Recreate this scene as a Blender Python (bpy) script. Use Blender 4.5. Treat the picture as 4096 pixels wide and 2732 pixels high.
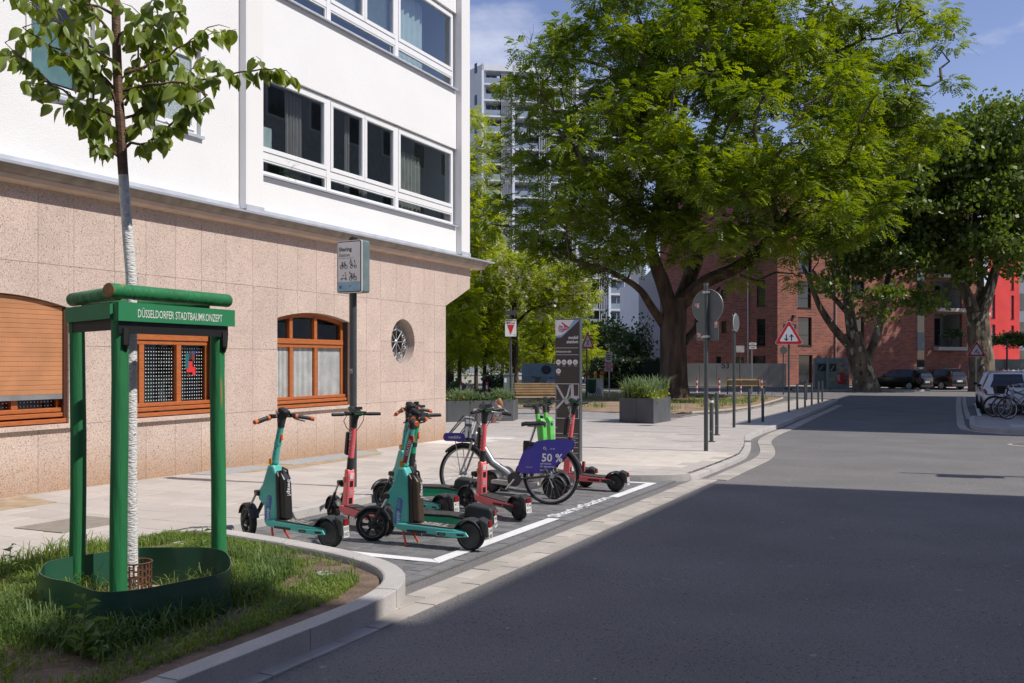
import bpy, bmesh, math, random
import numpy as np
from mathutils import Vector, Matrix
for o in list(bpy.data.objects): bpy.data.objects.remove(o)
R = math.radians
random.seed(7); rng = np.random.default_rng(7)
scene = bpy.context.scene; C = scene.collection
# ------------------------------------------------------------------ camera
FPX, YH, HC = 3925.0, 1445.0, 1.6           # focal length and horizon row of the 4096 px photograph, eye height
cam_d = bpy.data.cameras.new('camera'); cam = bpy.data.objects.new('camera', cam_d); C.objects.link(cam)
cam.location = (0, 0, HC); cam.rotation_euler = (R(90), 0, 0)
cam_d.sensor_width = 36; cam_d.lens = 36*FPX/4096; cam_d.shift_y = (YH-1366)/4096
cam_d.clip_start = .05; cam_d.clip_end = 3000
scene.camera = cam
# ------------------------------------------------------------------ sky, sun, exposure
SUN_EL = 49.0; SUN_H = Vector((-.951, .326, 0)).normalized()       # the way the shadows fall
world = bpy.data.worlds.new('World'); scene.world = world; world.use_nodes = True
nt = world.node_tree; nt.nodes.clear()
def wn(t, **k):
    n = nt.nodes.new(t)
    for a, b in k.items(): setattr(n, a, b)
    return n
sky = wn('ShaderNodeTexSky', sky_type='NISHITA', sun_disc=False, sun_elevation=R(SUN_EL), sun_rotation=math.atan2(-SUN_H.x, -SUN_H.y), air_density=1.0, dust_density=.15, ozone_density=1.4)
tc_ = wn('ShaderNodeTexCoord'); mp = wn('ShaderNodeMapping'); mp.inputs['Scale'].default_value = (1, 1, 2.6); mp.inputs['Location'].default_value = (3.2, .4, 1.9)
nz = wn('ShaderNodeTexNoise'); nz.inputs['Scale'].default_value = 3.1; nz.inputs['Detail'].default_value = 9; nz.inputs['Roughness'].default_value = .58
rp = wn('ShaderNodeValToRGB'); rp.color_ramp.elements[0].position = .55; rp.color_ramp.elements[1].position = .86
mx = wn('ShaderNodeMixRGB'); mx.inputs[2].default_value = (8.6, 8.6, 9.2, 1)
tint = wn('ShaderNodeMixRGB', blend_type='MULTIPLY'); tint.inputs[0].default_value = 1; tint.inputs[2].default_value = (1.10, .96, 1.10, 1)
bg = wn('ShaderNodeBackground'); bg.inputs[1].default_value = .135; ow = wn('ShaderNodeOutputWorld')
L = nt.links.new
L(tc_.outputs['Generated'], mp.inputs[0]); L(mp.outputs[0], nz.inputs['Vector']); L(nz.outputs[0], rp.inputs[0]); L(rp.outputs[0], mx.inputs[0])
L(sky.outputs[0], tint.inputs[1]); L(tint.outputs[0], mx.inputs[1]); L(mx.outputs[0], bg.inputs[0]); L(bg.outputs[0], ow.inputs[0])
sl = bpy.data.lights.new('sun', 'SUN'); sl.energy = 5.0; sl.angle = R(.53); sl.color = (1, .945, .87)
sun = bpy.data.objects.new('sun', sl); C.objects.link(sun)
ce, se = math.cos(R(SUN_EL)), math.sin(R(SUN_EL))
sun.rotation_euler = Vector((SUN_H.x*ce, SUN_H.y*ce, -se)).to_track_quat('-Z', 'Y').to_euler(); sun.location = (30, -10, 40)
scene.cycles.max_bounces = 6; scene.cycles.transparent_max_bounces = 6; scene.cycles.diffuse_bounces = 3; scene.cycles.glossy_bounces = 3
vs = scene.view_settings; vs.view_transform = 'Standard'; vs.look = 'None'; vs.exposure = -.12; vs.gamma = 1; vs.use_curve_mapping = False
# ------------------------------------------------------------------ street frame: s along the street, q across it (to the right), z up
AN = math.atan(1802/3925.0); TS, TC = math.sin(AN), math.cos(AN); SLOPE = .009
def gz(s): return -SLOPE*min(max(s, -60), 42)
def W(s, q, z): return Vector((s*TS+q*TC, s*TC-q*TS, z))
def WG(s, q, h=0): return W(s, q, gz(s)+h)
def SQ(x, y): return x*TS+y*TC, x*TC-y*TS
def GP(u, v, h=0):                           # pixel of the photograph -> point on the ground (s, q)
    dx, dz = (u-2048)/FPX, (v-YH)/FPX
    Y = (HC-h)/(dz-SLOPE*(TS*dx+TC)); x, y = dx*Y, Y
    s, q = SQ(x, y)
    if s > 42:
        Y = (HC-h+SLOPE*42)/dz; s, q = SQ(dx*Y, Y)
    return s, q
def PY(u, v, Y): return Vector(((u-2048)/FPX*Y, Y, HC-(v-YH)/FPX*Y))     # pixel at a known distance
SDIR, QDIR, ZD = W(1, 0, 0), W(0, 1, 0), Vector((0, 0, 1))
ROTZ = -AN                                   # street frame: local y = s, local x = q
# ------------------------------------------------------------------ materials (world position drives every texture)
MATS = {}
def lin(r, g, b):
    f = lambda c: ((c/255+.055)/1.055)**2.4 if c/255 > .04045 else c/255/12.92
    return (f(r), f(g), f(b))
def M(name, col, rough=.6, metal=0, var=.12, vs=6., bump=0, bs=60., col2=None, fl=None, fls=120., flt=.6, spec=.5, coat=0, rnd=0, trans=0, det=4, alpha=1, stretch=None, stain=None):
    if name in MATS: return MATS[name]
    m = bpy.data.materials.new(name); m.use_nodes = True; t = m.node_tree; b = t.nodes['Principled BSDF']; k = t.links.new
    N = t.nodes.new
    b.inputs['Roughness'].default_value = rough; b.inputs['Metallic'].default_value = metal
    b.inputs['Specular IOR Level'].default_value = spec; b.inputs['Coat Weight'].default_value = coat
    g = N('ShaderNodeNewGeometry'); vec = g.outputs['Position']
    if stretch:
        mpp = N('ShaderNodeMapping'); mpp.inputs['Scale'].default_value = stretch; k(vec, mpp.inputs[0]); vec = mpp.outputs[0]
    c2 = col2 if col2 else tuple(c*(1-2*var) for c in col)
    n = N('ShaderNodeTexNoise'); n.inputs['Scale'].default_value = vs; n.inputs['Detail'].default_value = det; k(vec, n.inputs['Vector'])
    rr = N('ShaderNodeValToRGB'); rr.color_ramp.elements[0].position = .35; rr.color_ramp.elements[1].position = .68
    rr.color_ramp.elements[0].color = (*c2, 1); rr.color_ramp.elements[1].color = (*col, 1); k(n.outputs[0], rr.inputs[0]); out = rr.outputs[0]
    if fl:
        for fi, (fc, fs, ft) in enumerate(fl if isinstance(fl, list) else [(fl, fls, flt)]):
            n2 = N('ShaderNodeTexNoise'); n2.inputs['Scale'].default_value = fs; n2.inputs['Detail'].default_value = 1.5; k(vec, n2.inputs['Vector'])
            r2 = N('ShaderNodeValToRGB'); r2.color_ramp.elements[0].position = ft; r2.color_ramp.elements[1].position = ft+.035; k(n2.outputs[0], r2.inputs[0])
            x = N('ShaderNodeMixRGB'); x.inputs[2].default_value = (*fc, 1); k(r2.outputs[0], x.inputs[0]); k(out, x.inputs[1]); out = x.outputs[0]
    if stain:                                  # dirt with its own ragged outline, fading out above a height
        sc, z0, z1 = stain
        sp = N('ShaderNodeSeparateXYZ'); k(g.outputs['Position'], sp.inputs[0])
        n3 = N('ShaderNodeTexNoise'); n3.inputs['Scale'].default_value = 2.2; n3.inputs['Detail'].default_value = 6; k(g.outputs['Position'], n3.inputs['Vector'])
        ma = N('ShaderNodeMath'); ma.operation = 'MULTIPLY_ADD'; ma.inputs[1].default_value = -.55; k(n3.outputs[0], ma.inputs[0]); k(sp.outputs[2], ma.inputs[2])
        mr = N('ShaderNodeMapRange'); mr.inputs[1].default_value = z1-.28; mr.inputs[2].default_value = z0-.28; k(ma.outputs[0], mr.inputs[0])
        x = N('ShaderNodeMixRGB'); x.blend_type = 'MULTIPLY'; x.inputs[2].default_value = (*sc, 1); k(mr.outputs[0], x.inputs[0]); k(out, x.inputs[1]); out = x.outputs[0]
    if rnd:
        oi = N('ShaderNodeObjectInfo'); mr2 = N('ShaderNodeMapRange'); mr2.inputs[3].default_value = 1-rnd; mr2.inputs[4].default_value = 1+rnd*.6; k(oi.outputs['Random'], mr2.inputs[0])
        x = N('ShaderNodeVectorMath'); x.operation = 'SCALE'; k(out, x.inputs[0]); k(mr2.outputs[0], x.inputs['Scale']); out = x.outputs[0]
    k(out, b.inputs['Base Color'])
    if rough > .25 and metal == 0:
        mr3 = N('ShaderNodeMapRange'); mr3.inputs[3].default_value = min(1, rough+.1); mr3.inputs[4].default_value = max(.05, rough-.08); k(n.outputs[0], mr3.inputs[0]); k(mr3.outputs[0], b.inputs['Roughness'])
    if bump:
        nb = N('ShaderNodeTexNoise'); nb.inputs['Scale'].default_value = bs; nb.inputs['Detail'].default_value = 3; k(vec, nb.inputs['Vector'])
        bp = N('ShaderNodeBump'); bp.inputs['Strength'].default_value = min(1, bump); bp.inputs['Distance'].default_value = .6/bs*max(1, bump); k(nb.outputs[0], bp.inputs['Height']); k(bp.outputs[0], b.inputs['Normal'])
    if trans:                                   # thin leaves: part of the light passes through
        tr = N('ShaderNodeBsdfTranslucent'); ms = N('ShaderNodeMixShader'); ms.inputs[0].default_value = trans
        hs = N('ShaderNodeHueSaturation'); hs.inputs['Hue'].default_value = .485; hs.inputs['Saturation'].default_value = 1.15; hs.inputs['Value'].default_value = 1.7; k(out, hs.inputs['Color']); k(hs.outputs[0], tr.inputs[0])
        o_ = t.nodes['Material Output']; k(b.outputs[0], ms.inputs[1]); k(tr.outputs[0], ms.inputs[2]); k(ms.outputs[0], o_.inputs[0])
    MATS[name] = m; return m
def glass(name, tint=(.9, .95, .95), alpha=.25, rough=.02):
    """window pane: mirror-like reflection over a see-through sheet"""
    if name in MATS: return MATS[name]
    m = bpy.data.materials.new(name); m.use_nodes = True; t = m.node_tree; t.nodes.clear(); N = t.nodes.new; k = t.links.new
    gl = N('ShaderNodeBsdfGlossy'); gl.inputs['Roughness'].default_value = rough; gl.inputs[0].default_value = (.9, .95, 1, 1)
    tr = N('ShaderNodeBsdfTransparent'); tr.inputs[0].default_value = (*tint, 1)
    fr = N('ShaderNodeFresnel'); fr.inputs[0].default_value = 1.6; ad = N('ShaderNodeMath'); ad.operation = 'MULTIPLY_ADD'; ad.inputs[1].default_value = 1.2; ad.inputs[2].default_value = alpha; ad.use_clamp = True
    ms = N('ShaderNodeMixShader'); o_ = N('ShaderNodeOutputMaterial')
    bf = N('ShaderNodeNewGeometry'); iv = N('ShaderNodeMath'); iv.operation = 'SUBTRACT'; iv.inputs[0].default_value = 1; k(bf.outputs['Backfacing'], iv.inputs[1]); mu = N('ShaderNodeMath'); mu.operation = 'MULTIPLY'
    k(fr.outputs[0], ad.inputs[0]); k(ad.outputs[0], mu.inputs[0]); k(iv.outputs[0], mu.inputs[1]); k(mu.outputs[0], ms.inputs[0]); k(tr.outputs[0], ms.inputs[1]); k(gl.outputs[0], ms.inputs[2]); k(ms.outputs[0], o_.inputs[0])
    MATS[name] = m; return m
# ------------------------------------------------------------------ mesh builder
OFF = {}
def link(o, parent=None):
    C.objects.link(o)
    if parent is not None: o.parent = parent; OFF[o.name] = OFF.get(parent.name, Vector())
    return o
def frame(d, up=ZD):
    d = Vector(d).normalized(); u = Vector(up)
    if abs(d.dot(u)) > .98: u = Vector((1, 0, 0)) if abs(d.x) < .9 else Vector((0, 1, 0))
    a = u.cross(d).normalized(); return a, d.cross(a).normalized()
class MB:
    def __init__(s): s.v = []; s.f = []
    def poly(s, pts):
        i = len(s.v); s.v += [tuple(p) for p in pts]; s.f.append(tuple(range(i, i+len(pts)))); return s
    def para(s, o, a, b, c):                  # parallelepiped from a corner and three edges
        o, a, b, c = map(Vector, (o, a, b, c)); i = len(s.v)
        s.v += [tuple(p) for p in (o, o+a, o+a+b, o+b, o+c, o+a+c, o+a+b+c, o+b+c)]
        fs = [(3, 2, 1, 0), (4, 5, 6, 7), (0, 1, 5, 4), (1, 2, 6, 5), (2, 3, 7, 6), (3, 0, 4, 7)]
        if a.cross(b).dot(c) < 0: fs = [q[::-1] for q in fs]
        s.f += [tuple(i+j for j in q) for q in fs]; return s
    def box(s, c, sz, fr=None):
        a, b, d = fr if fr else (Vector((1, 0, 0)), Vector((0, 1, 0)), ZD)
        c = Vector(c); a, b, d = a*sz[0], b*sz[1], d*sz[2]
        return s.para(c-a/2-b/2-d/2, a, b, d)
    def sbox(s, s0, s1, q0, q1, z0, z1):      # box along the street axes
        return s.para(W(s0, q0, z0), SDIR*(s1-s0), QDIR*(q1-q0), ZD*(z1-z0))
    def prism(s, pts, ext):                   # polygon (3D points) pushed along ext
        n = len(pts); i = len(s.v); e = Vector(ext); pts = [Vector(p) for p in pts]
        s.v += [tuple(p) for p in pts]+[tuple(p+e) for p in pts]
        s.f.append(tuple(i+j for j in range(n))[::-1]); s.f.append(tuple(i+n+j for j in range(n)))
        s.f += [(i+j, i+(j+1) % n, i+n+(j+1) % n, i+n+j) for j in range(n)]; return s
    def ring(s, rings, close=True, caps=True):
        i = len(s.v); n = len(rings[0])
        for r in rings: s.v += [tuple(p) for p in r]
        for k in range(len(rings)-1):
            a, b = i+k*n, i+(k+1)*n
            for j in range(n if close else n-1):
                j2 = (j+1) % n; s.f.append((a+j, a+j2, b+j2, b+j))
        if caps: s.f.append(tuple(i+j for j in range(n))[::-1]); s.f.append(tuple(i+(len(rings)-1)*n+j for j in range(n)))
        return s
    def tube(s, path, r, n=8, caps=True, sx=1):
        P = [Vector(p) for p in path]; rs = r if hasattr(r, '__len__') else [r]*len(P); rings = []
        pa = None
        for i, p in enumerate(P):
            d = (P[min(i+1, len(P)-1)]-P[max(i-1, 0)])
            if d.length < 1e-9: d = Vector((0, 0, 1))
            d.normalize()
            if pa is None: a, b = frame(d)
            else:
                a = (pa-d*pa.dot(d)).normalized(); b = d.cross(a)
            pa = a
            rings.append([p+(a*math.cos(t)*sx+b*math.sin(t))*rs[i] for t in [2*math.pi*j/n for j in range(n)]])
        return s.ring(rings, True, caps)
    def lathe(s, prof, o, ax, n=16, caps=True):
        ax = Vector(ax).normalized(); a, b = frame(ax); o = Vector(o)
        return s.ring([[o+ax*h+(a*math.cos(t)+b*math.sin(t))*r for t in [2*math.pi*j/n for j in range(n)]] for r, h in prof], True, caps)
    def torus(s, o, ax, R_, r, n=28, m=8, a0=0, a1=2*math.pi):
        ax = Vector(ax).normalized(); a, b = frame(ax); o = Vector(o); full = abs(a1-a0) > 6.28; rings = []
        for i in range(n if full else n+1):
            t = a0+(a1-a0)*i/n; d = a*math.cos(t)+b*math.sin(t)
            rings.append([o+d*(R_+r*math.cos(p))+ax*r*math.sin(p) for p in [2*math.pi*j/m for j in range(m)]])
        if full: rings.append(rings[0])
        return s.ring(rings, True, not full)
    def ball(s, c, r, n=10, m=6):
        c = Vector(c); r = r if hasattr(r, '__len__') else (r, r, r)
        return s.ring([[c+Vector((r[0]*math.sin(p)*math.cos(t), r[1]*math.sin(p)*math.sin(t), r[2]*math.cos(p))) for t in [2*math.pi*j/n for j in range(n)]] for p in [.02+(math.pi-.04)*k/m for k in range(m+1)]])
    def mesh(s, off=None):
        me = bpy.data.meshes.new('m'); v = s.v
        if off is not None and off.length: v = [(p[0]-off.x, p[1]-off.y, p[2]-off.z) for p in v]
        me.from_pydata(v, [], s.f); me.update(); return me
    def build(s, name, mat, parent=None, smooth=False, bevel=0, mats=None, kind=None, label=None):
        off = OFF.get(parent.name) if parent is not None else None
        me = s.mesh(off); o = bpy.data.objects.new(name, me); me.name = name
        me.materials.append(mat)
        bm = bmesh.new(); bm.from_mesh(me)
        if bevel:
            es = [e for e in bm.edges if len(e.link_faces) == 2 and e.calc_face_angle(0) > .6]
            bmesh.ops.bevel(bm, geom=es, offset=bevel, segments=2, affect='EDGES', profile=.5, clamp_overlap=True)
        bmesh.ops.recalc_face_normals(bm, faces=bm.faces)
        bm.to_mesh(me); bm.free()
        if smooth: shade(me)
        link(o, parent)
        if kind: o['kind'] = kind
        if label: o['label'] = label
        return o
def shade(me, ang=40):
    me.polygons.foreach_set('use_smooth', [True]*len(me.polygons))
    try: me.set_sharp_from_angle(angle=R(ang))
    except Exception: pass
def tag(o, label, cat, group=None):
    o['label'] = label; o['category'] = cat
    if group: o['group'] = group
    return o
def thing(name, label, cat, loc=(0, 0, 0), group=None, local=False, rz=0):
    o = bpy.data.objects.new(name, None); C.objects.link(o); o.empty_display_size = .2
    o.location = loc; o.rotation_euler = (0, 0, rz); OFF[o.name] = Vector() if local else Vector(loc)
    return tag(o, label, cat, group)
def solo(name, mb, mat, label, cat, group=None, **k):
    xs = np.array(mb.v); off = Vector(((xs[:, 0].min()+xs[:, 0].max())/2, (xs[:, 1].min()+xs[:, 1].max())/2, xs[:, 2].min()))
    mb.v = [(p[0]-off.x, p[1]-off.y, p[2]-off.z) for p in mb.v]
    o = mb.build(name, mat, None, **k); o.location = off; return tag(o, label, cat, group)
def struct(name, mb, mat, **k):
    o = mb.build(name, mat, **k); o['kind'] = 'structure'; return o
def inst(name, me, parent, mw):               # piece sharing mesh data, world matrix mw, under an unrotated parent
    o = bpy.data.objects.new(name, me); C.objects.link(o); o.parent = parent
    o.matrix_local = Matrix.Translation(-OFF.get(parent.name, Vector())) @ mw; return o
def npmesh(name, V, nper, mat, parent=None, kind=None, cols=None, smooth=False):
    """fast mesh: V is (n, nper, 3); every row one polygon"""
    n = len(V); off = OFF.get(parent.name, Vector()) if parent is not None else Vector()
    me = bpy.data.meshes.new(name); co = (V.reshape(-1, 3)-np.array(off)).astype(np.float32)
    me.vertices.add(len(co)); me.vertices.foreach_set('co', co.ravel())
    me.loops.add(len(co)); me.loops.foreach_set('vertex_index', np.arange(len(co), dtype=np.int32))
    me.polygons.add(n); me.polygons.foreach_set('loop_start', np.arange(0, n*nper, nper, dtype=np.int32))
    me.update(calc_edges=True); me.materials.append(mat); me.validate()
    o = bpy.data.objects.new(name, me); link(o, parent)
    if kind: o['kind'] = kind
    return o
# ------------------------------------------------------------------ lettering
_TX = {}
def text_data(txt, bold=0):
    if (txt, bold) in _TX: return _TX[(txt, bold)]
    cu = bpy.data.curves.new('t', 'FONT'); cu.body = txt; cu.size = 1; cu.align_x = 'CENTER'; cu.align_y = 'CENTER'; cu.offset = bold; cu.resolution_u = 2; cu.fill_mode = 'FRONT'
    ob = bpy.data.objects.new('t', cu); me = ob.to_mesh()
    d = ([tuple(v.co) for v in me.vertices], [tuple(p.vertices) for p in me.polygons]); ob.to_mesh_clear()
    bpy.data.objects.remove(ob); bpy.data.curves.remove(cu); _TX[(txt, bold)] = d; return d
def text(txt, c, right, up, width, mat, parent, name='lettering', height=None, bold=0.0, align=0, mb=None):
    """flat lettering centred at c; width in metres of the whole line (or cap height)"""
    v, f = text_data(txt, bold)
    if not v: return None
    a = np.array(v); w = a[:, 0].max()-a[:, 0].min(); cx = (a[:, 0].max()+a[:, 0].min())/2; cy = (a[:, 1].max()+a[:, 1].min())/2; hh = a[:, 1].max()-a[:, 1].min()
    k = height/hh if (height and not width) else width/w
    ky = height/hh if height else k
    r, u, c = Vector(right).normalized(), Vector(up).normalized(), Vector(c)
    if align: c = c+r*(w*k/2)*align
    m = mb or MB(); i = len(m.v)
    m.v += [tuple(c+r*((x-cx)*k)+u*((y-cy)*ky)) for x, y, _ in v]; m.f += [tuple(i+j for j in q) for q in f]
    return m if mb is not None else m.build(name, mat, parent)
# ================================================================== GROUND
def smooth_path(P, step=.2):
    P = [Vector((a, b, 0)) for a, b in P]; out = []
    for i in range(len(P)-1):
        p0, p1, p2, p3 = P[max(i-1, 0)], P[i], P[i+1], P[min(i+2, len(P)-1)]
        n = max(1, int((p2-p1).length/step))
        for k in range(n):
            t = k/n; out.append(.5*((2*p1)+(p2-p0)*t+(2*p0-5*p1+4*p2-p3)*t*t+(3*p1-p0-3*p2+p3)*t**3))
    out.append(P[-1]); return [(p.x, p.y) for p in out]
def sheet_bm(poly, h, thick=0, hf=None):
    bm = bmesh.new(); vs = [bm.verts.new((a, b, 0)) for a, b in poly]; bm.faces.new(vs)
    for sc in (42, -60):
        bmesh.ops.bisect_plane(bm, geom=bm.verts[:]+bm.edges[:]+bm.faces[:], plane_co=(sc, 0, 0), plane_no=(1, 0, 0))
    if thick:
        r = bmesh.ops.extrude_face_region(bm, geom=bm.faces[:])
        for e in r['geom']:
            if isinstance(e, bmesh.types.BMVert): e.co.z -= thick
    bmesh.ops.triangulate(bm, faces=bm.faces[:])
    for v in bm.verts: v.co = W(v.co.x, v.co.y, gz(v.co.x)+h+v.co.z)
    bmesh.ops.recalc_face_normals(bm, faces=bm.faces); return bm
def sheet(name, poly, h, mat, thick=0, parent=None, structure=True):
    bm = sheet_bm(poly, h, thick); me = bpy.data.meshes.new(name)
    if not thick:
        for f in bm.faces:
            if f.normal.z < 0: f.normal_flip()
    bm.to_mesh(me); bm.free()
    me.materials.append(mat); o = bpy.data.objects.new(name, me)
    if parent is not None and OFF.get(parent.name, Vector()).length: me.transform(Matrix.Translation(-OFF[parent.name]))
    link(o, parent)
    if structure and parent is None: o['kind'] = 'structure'
    return o
def inside(p, poly):
    x, y = p; c = False; n = len(poly)
    for i in range(n):
        (x1, y1), (x2, y2) = poly[i], poly[i-1]
        if (y1 > y) != (y2 > y) and x < (x2-x1)*(y-y1)/(y2-y1)+x1: c = not c
    return c
def clip_rect(poly, x0, x1, y0, y1):
    for ax, lim, sg in ((0, x0, 1), (0, x1, -1), (1, y0, 1), (1, y1, -1)):
        out = []
        for i in range(len(poly)):
            a, b = poly[i-1], poly[i]; ia, ib = (a[ax]-lim)*sg >= 0, (b[ax]-lim)*sg >= 0
            if ia != ib:
                t = (lim-a[ax])/(b[ax]-a[ax]); out.append((a[0]+(b[0]-a[0])*t, a[1]+(b[1]-a[1])*t))
            if ib: out.append(b)
        poly = out
        if len(poly) < 3: return []
    return poly
def area(p): return abs(sum(p[i-1][0]*p[i][1]-p[i][0]*p[i-1][1] for i in range(len(p))))/2
def in_view(s, q, m=.06):
    p = W(s, q, gz(s)); 
    return p.y > 2 and abs(p.x/p.y) < .5218+m and (HC-p.z)/p.y < .36
asphalt = M('asphalt', (.205, .197, .192), .82, var=.09, vs=.7, bump=1, bs=80, fl=[((.33, .32, .31), 85, .67), ((.06, .058, .056), 70, .62), ((.30, .27, .25), 9, .74)], det=10, spec=.18)
slabm = M('paving slab', (.50, .455, .41), .85, var=.05, vs=1.6, bump=.25, bs=220, rnd=.10, fl=((.36, .33, .30)), fls=260, flt=.68)
slab_tact = M('tactile paving', (.60, .545, .47), .85, var=.06, vs=3, bump=.6, bs=120, rnd=.06)
slab_white = M('white ribbed paving', (.70, .68, .64), .8, var=.05, vs=3, bump=.4, bs=90, rnd=.04)
kerbm = M('exposed aggregate kerb', (.50, .475, .45), .9, var=.08, vs=3, bump=.7, bs=190, fl=[((.22, .21, .20), 170, .62), ((.72, .70, .67), 200, .66)], rnd=.07)
gutm = M('gutter stone', (.46, .42, .37), .85, var=.10, vs=3, bump=.4, bs=160, rnd=.12, fl=(.30, .28, .25), fls=190, flt=.68)
paverm = M('dark paver', (.17, .17, .172), .8, var=.12, vs=5, bump=.5, bs=200, rnd=.22, fl=(.26, .26, .26), fls=240, flt=.68)
mortar = M('joint sand', (.15, .135, .12), .95, var=.2, vs=9, bump=.5, bs=120)
soilm = M('soil', (.21, .145, .10), .95, col2=(.115, .078, .055), vs=7, bump=1, bs=45, fl=[((.36, .28, .21), 60, .68)], det=8)
dirtm = M('trodden dirt', (.36, .255, .165), .95, col2=(.22, .15, .095), vs=1.1, bump=1, bs=14, det=8)
gravelm = M('grey gravel', (.33, .315, .30), .95, var=.14, vs=3, bump=1, bs=70, fl=[((.52, .50, .47), 60, .64), ((.16, .15, .14), 55, .66)])
paintw = M('road paint', (.78, .78, .77), .7, var=.06, vs=14, bump=.3, bs=200, fl=(.42, .41, .40), fls=46, flt=.72)
lawnm = M('lawn ground', (.09, .115, .035), .95, var=.25, vs=2, bump=1, bs=30)

sheet('ground', [(-300, -900), (1800, -900), (1800, 900), (-300, 900)], -.05, lawnm)
road = sheet('road', [(-50, -60), (78, -60), (78, 60), (-50, 60)], 0, asphalt)
# --- pavement (left side and plaza)
KERB = [(13.30, -6.48), (13.38, -5.2), (13.45, -4.5), (13.64, -4.05), (13.99, -3.72), (14.6, -3.66), (17.4, -3.68), (18.6, -3.80), (20.2, -4.06), (21.7, -4.36), (23.05, -4.58), (25.37, -4.70), (28.23, -4.75), (33.91, -5.0), (42, -5.32), (49.4, -5.63), (51.0, -5.78), (52.0, -6.25), (52.9, -7.4), (54.6, -9.3), (57.4, -15), (59.5, -24), (60.5, -45)]
KS = smooth_path(KERB, .25)
PAVE = [(-12, -30)]+[(-12, -6.62), (5.6, -6.62), (6.9, -6.48)]+[(7.0, -6.48)]+KS+[(60.5, -58), (19, -58), (18.6, -30)]
HP = .10
pave = sheet('pavement', PAVE, HP-.006, mortar, thick=.16)
def kerb_run(path, w, side, top, parent, stone=1.0, mat=kerbm, name='kerb_stone', rnd=.02, low=-.05, gap=.008, flat=False, shift=0):
    pts = smooth_path(path, .12); d = [0.]
    for a, b in zip(pts, pts[1:]): d.append(d[-1]+math.hypot(b[0]-a[0], b[1]-a[1]))
    def at(x):
        x = min(max(x, 0), d[-1]); i = int(np.searchsorted(d, x, side='right'))-1; i = min(i, len(pts)-2)
        t = (x-d[i])/max(1e-9, d[i+1]-d[i]); a, b = pts[i], pts[i+1]
        n = Vector((b[0]-a[0], b[1]-a[1])); n.normalize()
        return Vector((a[0]+(b[0]-a[0])*t, a[1]+(b[1]-a[1])*t)), Vector((-n.y, n.x))*side
    x = shift; out = []
    while x < d[-1]-.05:
        x1 = min(x+stone, d[-1]); a0, a1 = x+gap/2, x1-gap/2; n = max(2, int((a1-a0)/.14)+1) if not flat else max(2, int((a1-a0)/.3)+1)
        rings = []; jz = random.uniform(-.0025, .0025)
        for k in range(n):
            p, nn = at(a0+(a1-a0)*k/(n-1)); t = (top(x) if callable(top) else top)+jz
            pr = [(0, low), (0, t-rnd), (rnd*.3, t-rnd*.3), (rnd, t), (w-.004, t), (w, t-.004), (w, low)] if not flat else [(0, low), (0, t-.003), (.003, t), (w-.003, t), (w, t-.003), (w, low)]
            rings.append([WG(p.x+nn.x*u, p.y+nn.y*u, h) for u, h in pr])
        m = MB().ring(rings, True, True); out.append(m.build(name, mat, parent)); x = x1
    return out
kerb_run(list(KERB), .14, 1, lambda x: (.105 if x < 2.4 else (.075 if x < 10 else .112)), pave, 1.0)
kerb_run([(7.04, -6.48), (13.30, -6.48)], .14, 1, .108, pave, 1.0, low=-.04)
# --- slabs, each one a piece; the nearest in view are parts, the far rest one mass
slots = []; HSX, HSY = .62, .435
for i in range(int((50-3)/HSY)):
    s0 = 3.0+i*HSY; off = (i % 2)*HSX/2+(.1 if i % 5 == 3 else 0)
    for j in range(-40, 40):
        q0 = -6.7+j*HSX+off
        if q0 > -3.4 or q0 < -26: continue
        sc, qc = s0+HSY/2, q0+HSX/2
        if s0 > 33 and qc < -7.4: continue
        if s0 < 19 and qc < -10.2: continue
        if qc < -8.0-max(0, (28-sc))*.8 and sc > 28.2: continue
        if not in_view(sc, qc, .08): continue
        c = [(s0+.004, q0+.004), (s0+HSY-.004, q0+.004), (s0+HSY-.004, q0+HSX-.004), (s0+.004, q0+HSX-.004)]
        ins = [inside(p, PAVE) for p in c]
        kb = min(math.hypot(sc-a, qc-b) for a, b in KS)
        full = all(ins) and kb > .62
        if not full:
            pl = clip_rect(PAVE, s0+.004, s0+HSY-.004, q0+.004, q0+HSX-.004)
            if len(pl) < 3 or area(pl) < .004: continue
            if kb < .62 :   # keep clear of the kerb: pull the boundary pieces back
                pl = [p for p in pl]; 
        else: pl = None
        slots.append((W(sc, qc, 0).length, sc, qc, s0, q0, pl))
slots.sort(key=lambda t: t[0])
def slab_mesh(name, a, b, mat, th=.03, ch=.004):
    m = MB(); m.ring([[Vector((sx*(a/2-i), sy*(b/2-i), z)) for sx, sy in ((-1, -1), (1, -1), (1, 1), (-1, 1))] for z, i in ((-th, 0), (-ch, 0), (0, ch))])
    me = m.mesh(); me.name = name; me.materials.append(mat); return me
SM = {k: slab_mesh('slab', HSX-.012, HSY-.012, mt) for k, mt in (('n', slabm), ('t', slab_tact), ('w', slab_white))}
def slab_kind(s, q):
    if 14.7 < s < 17.8 and -6.0+.28*(s-14.7) < q < -3.9: return 't'
    if 17.2 < s < 19.6 and -10.2 < q < -8.9: return 'w'
    return 'n'
def street_mw(s, q, h, rz=0):
    sl = -SLOPE if s < 42 else 0
    a, b, c, o = QDIR, SDIR+ZD*sl, ZD, WG(s, q, h)
    return Matrix(((a.x, b.x, c.x, o.x), (a.y, b.y, c.y, o.y), (a.z, b.z, c.z, o.z), (0, 0, 0, 1)))
rest = {'n': MB(), 't': MB(), 'w': MB()}; cnt = 0
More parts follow.
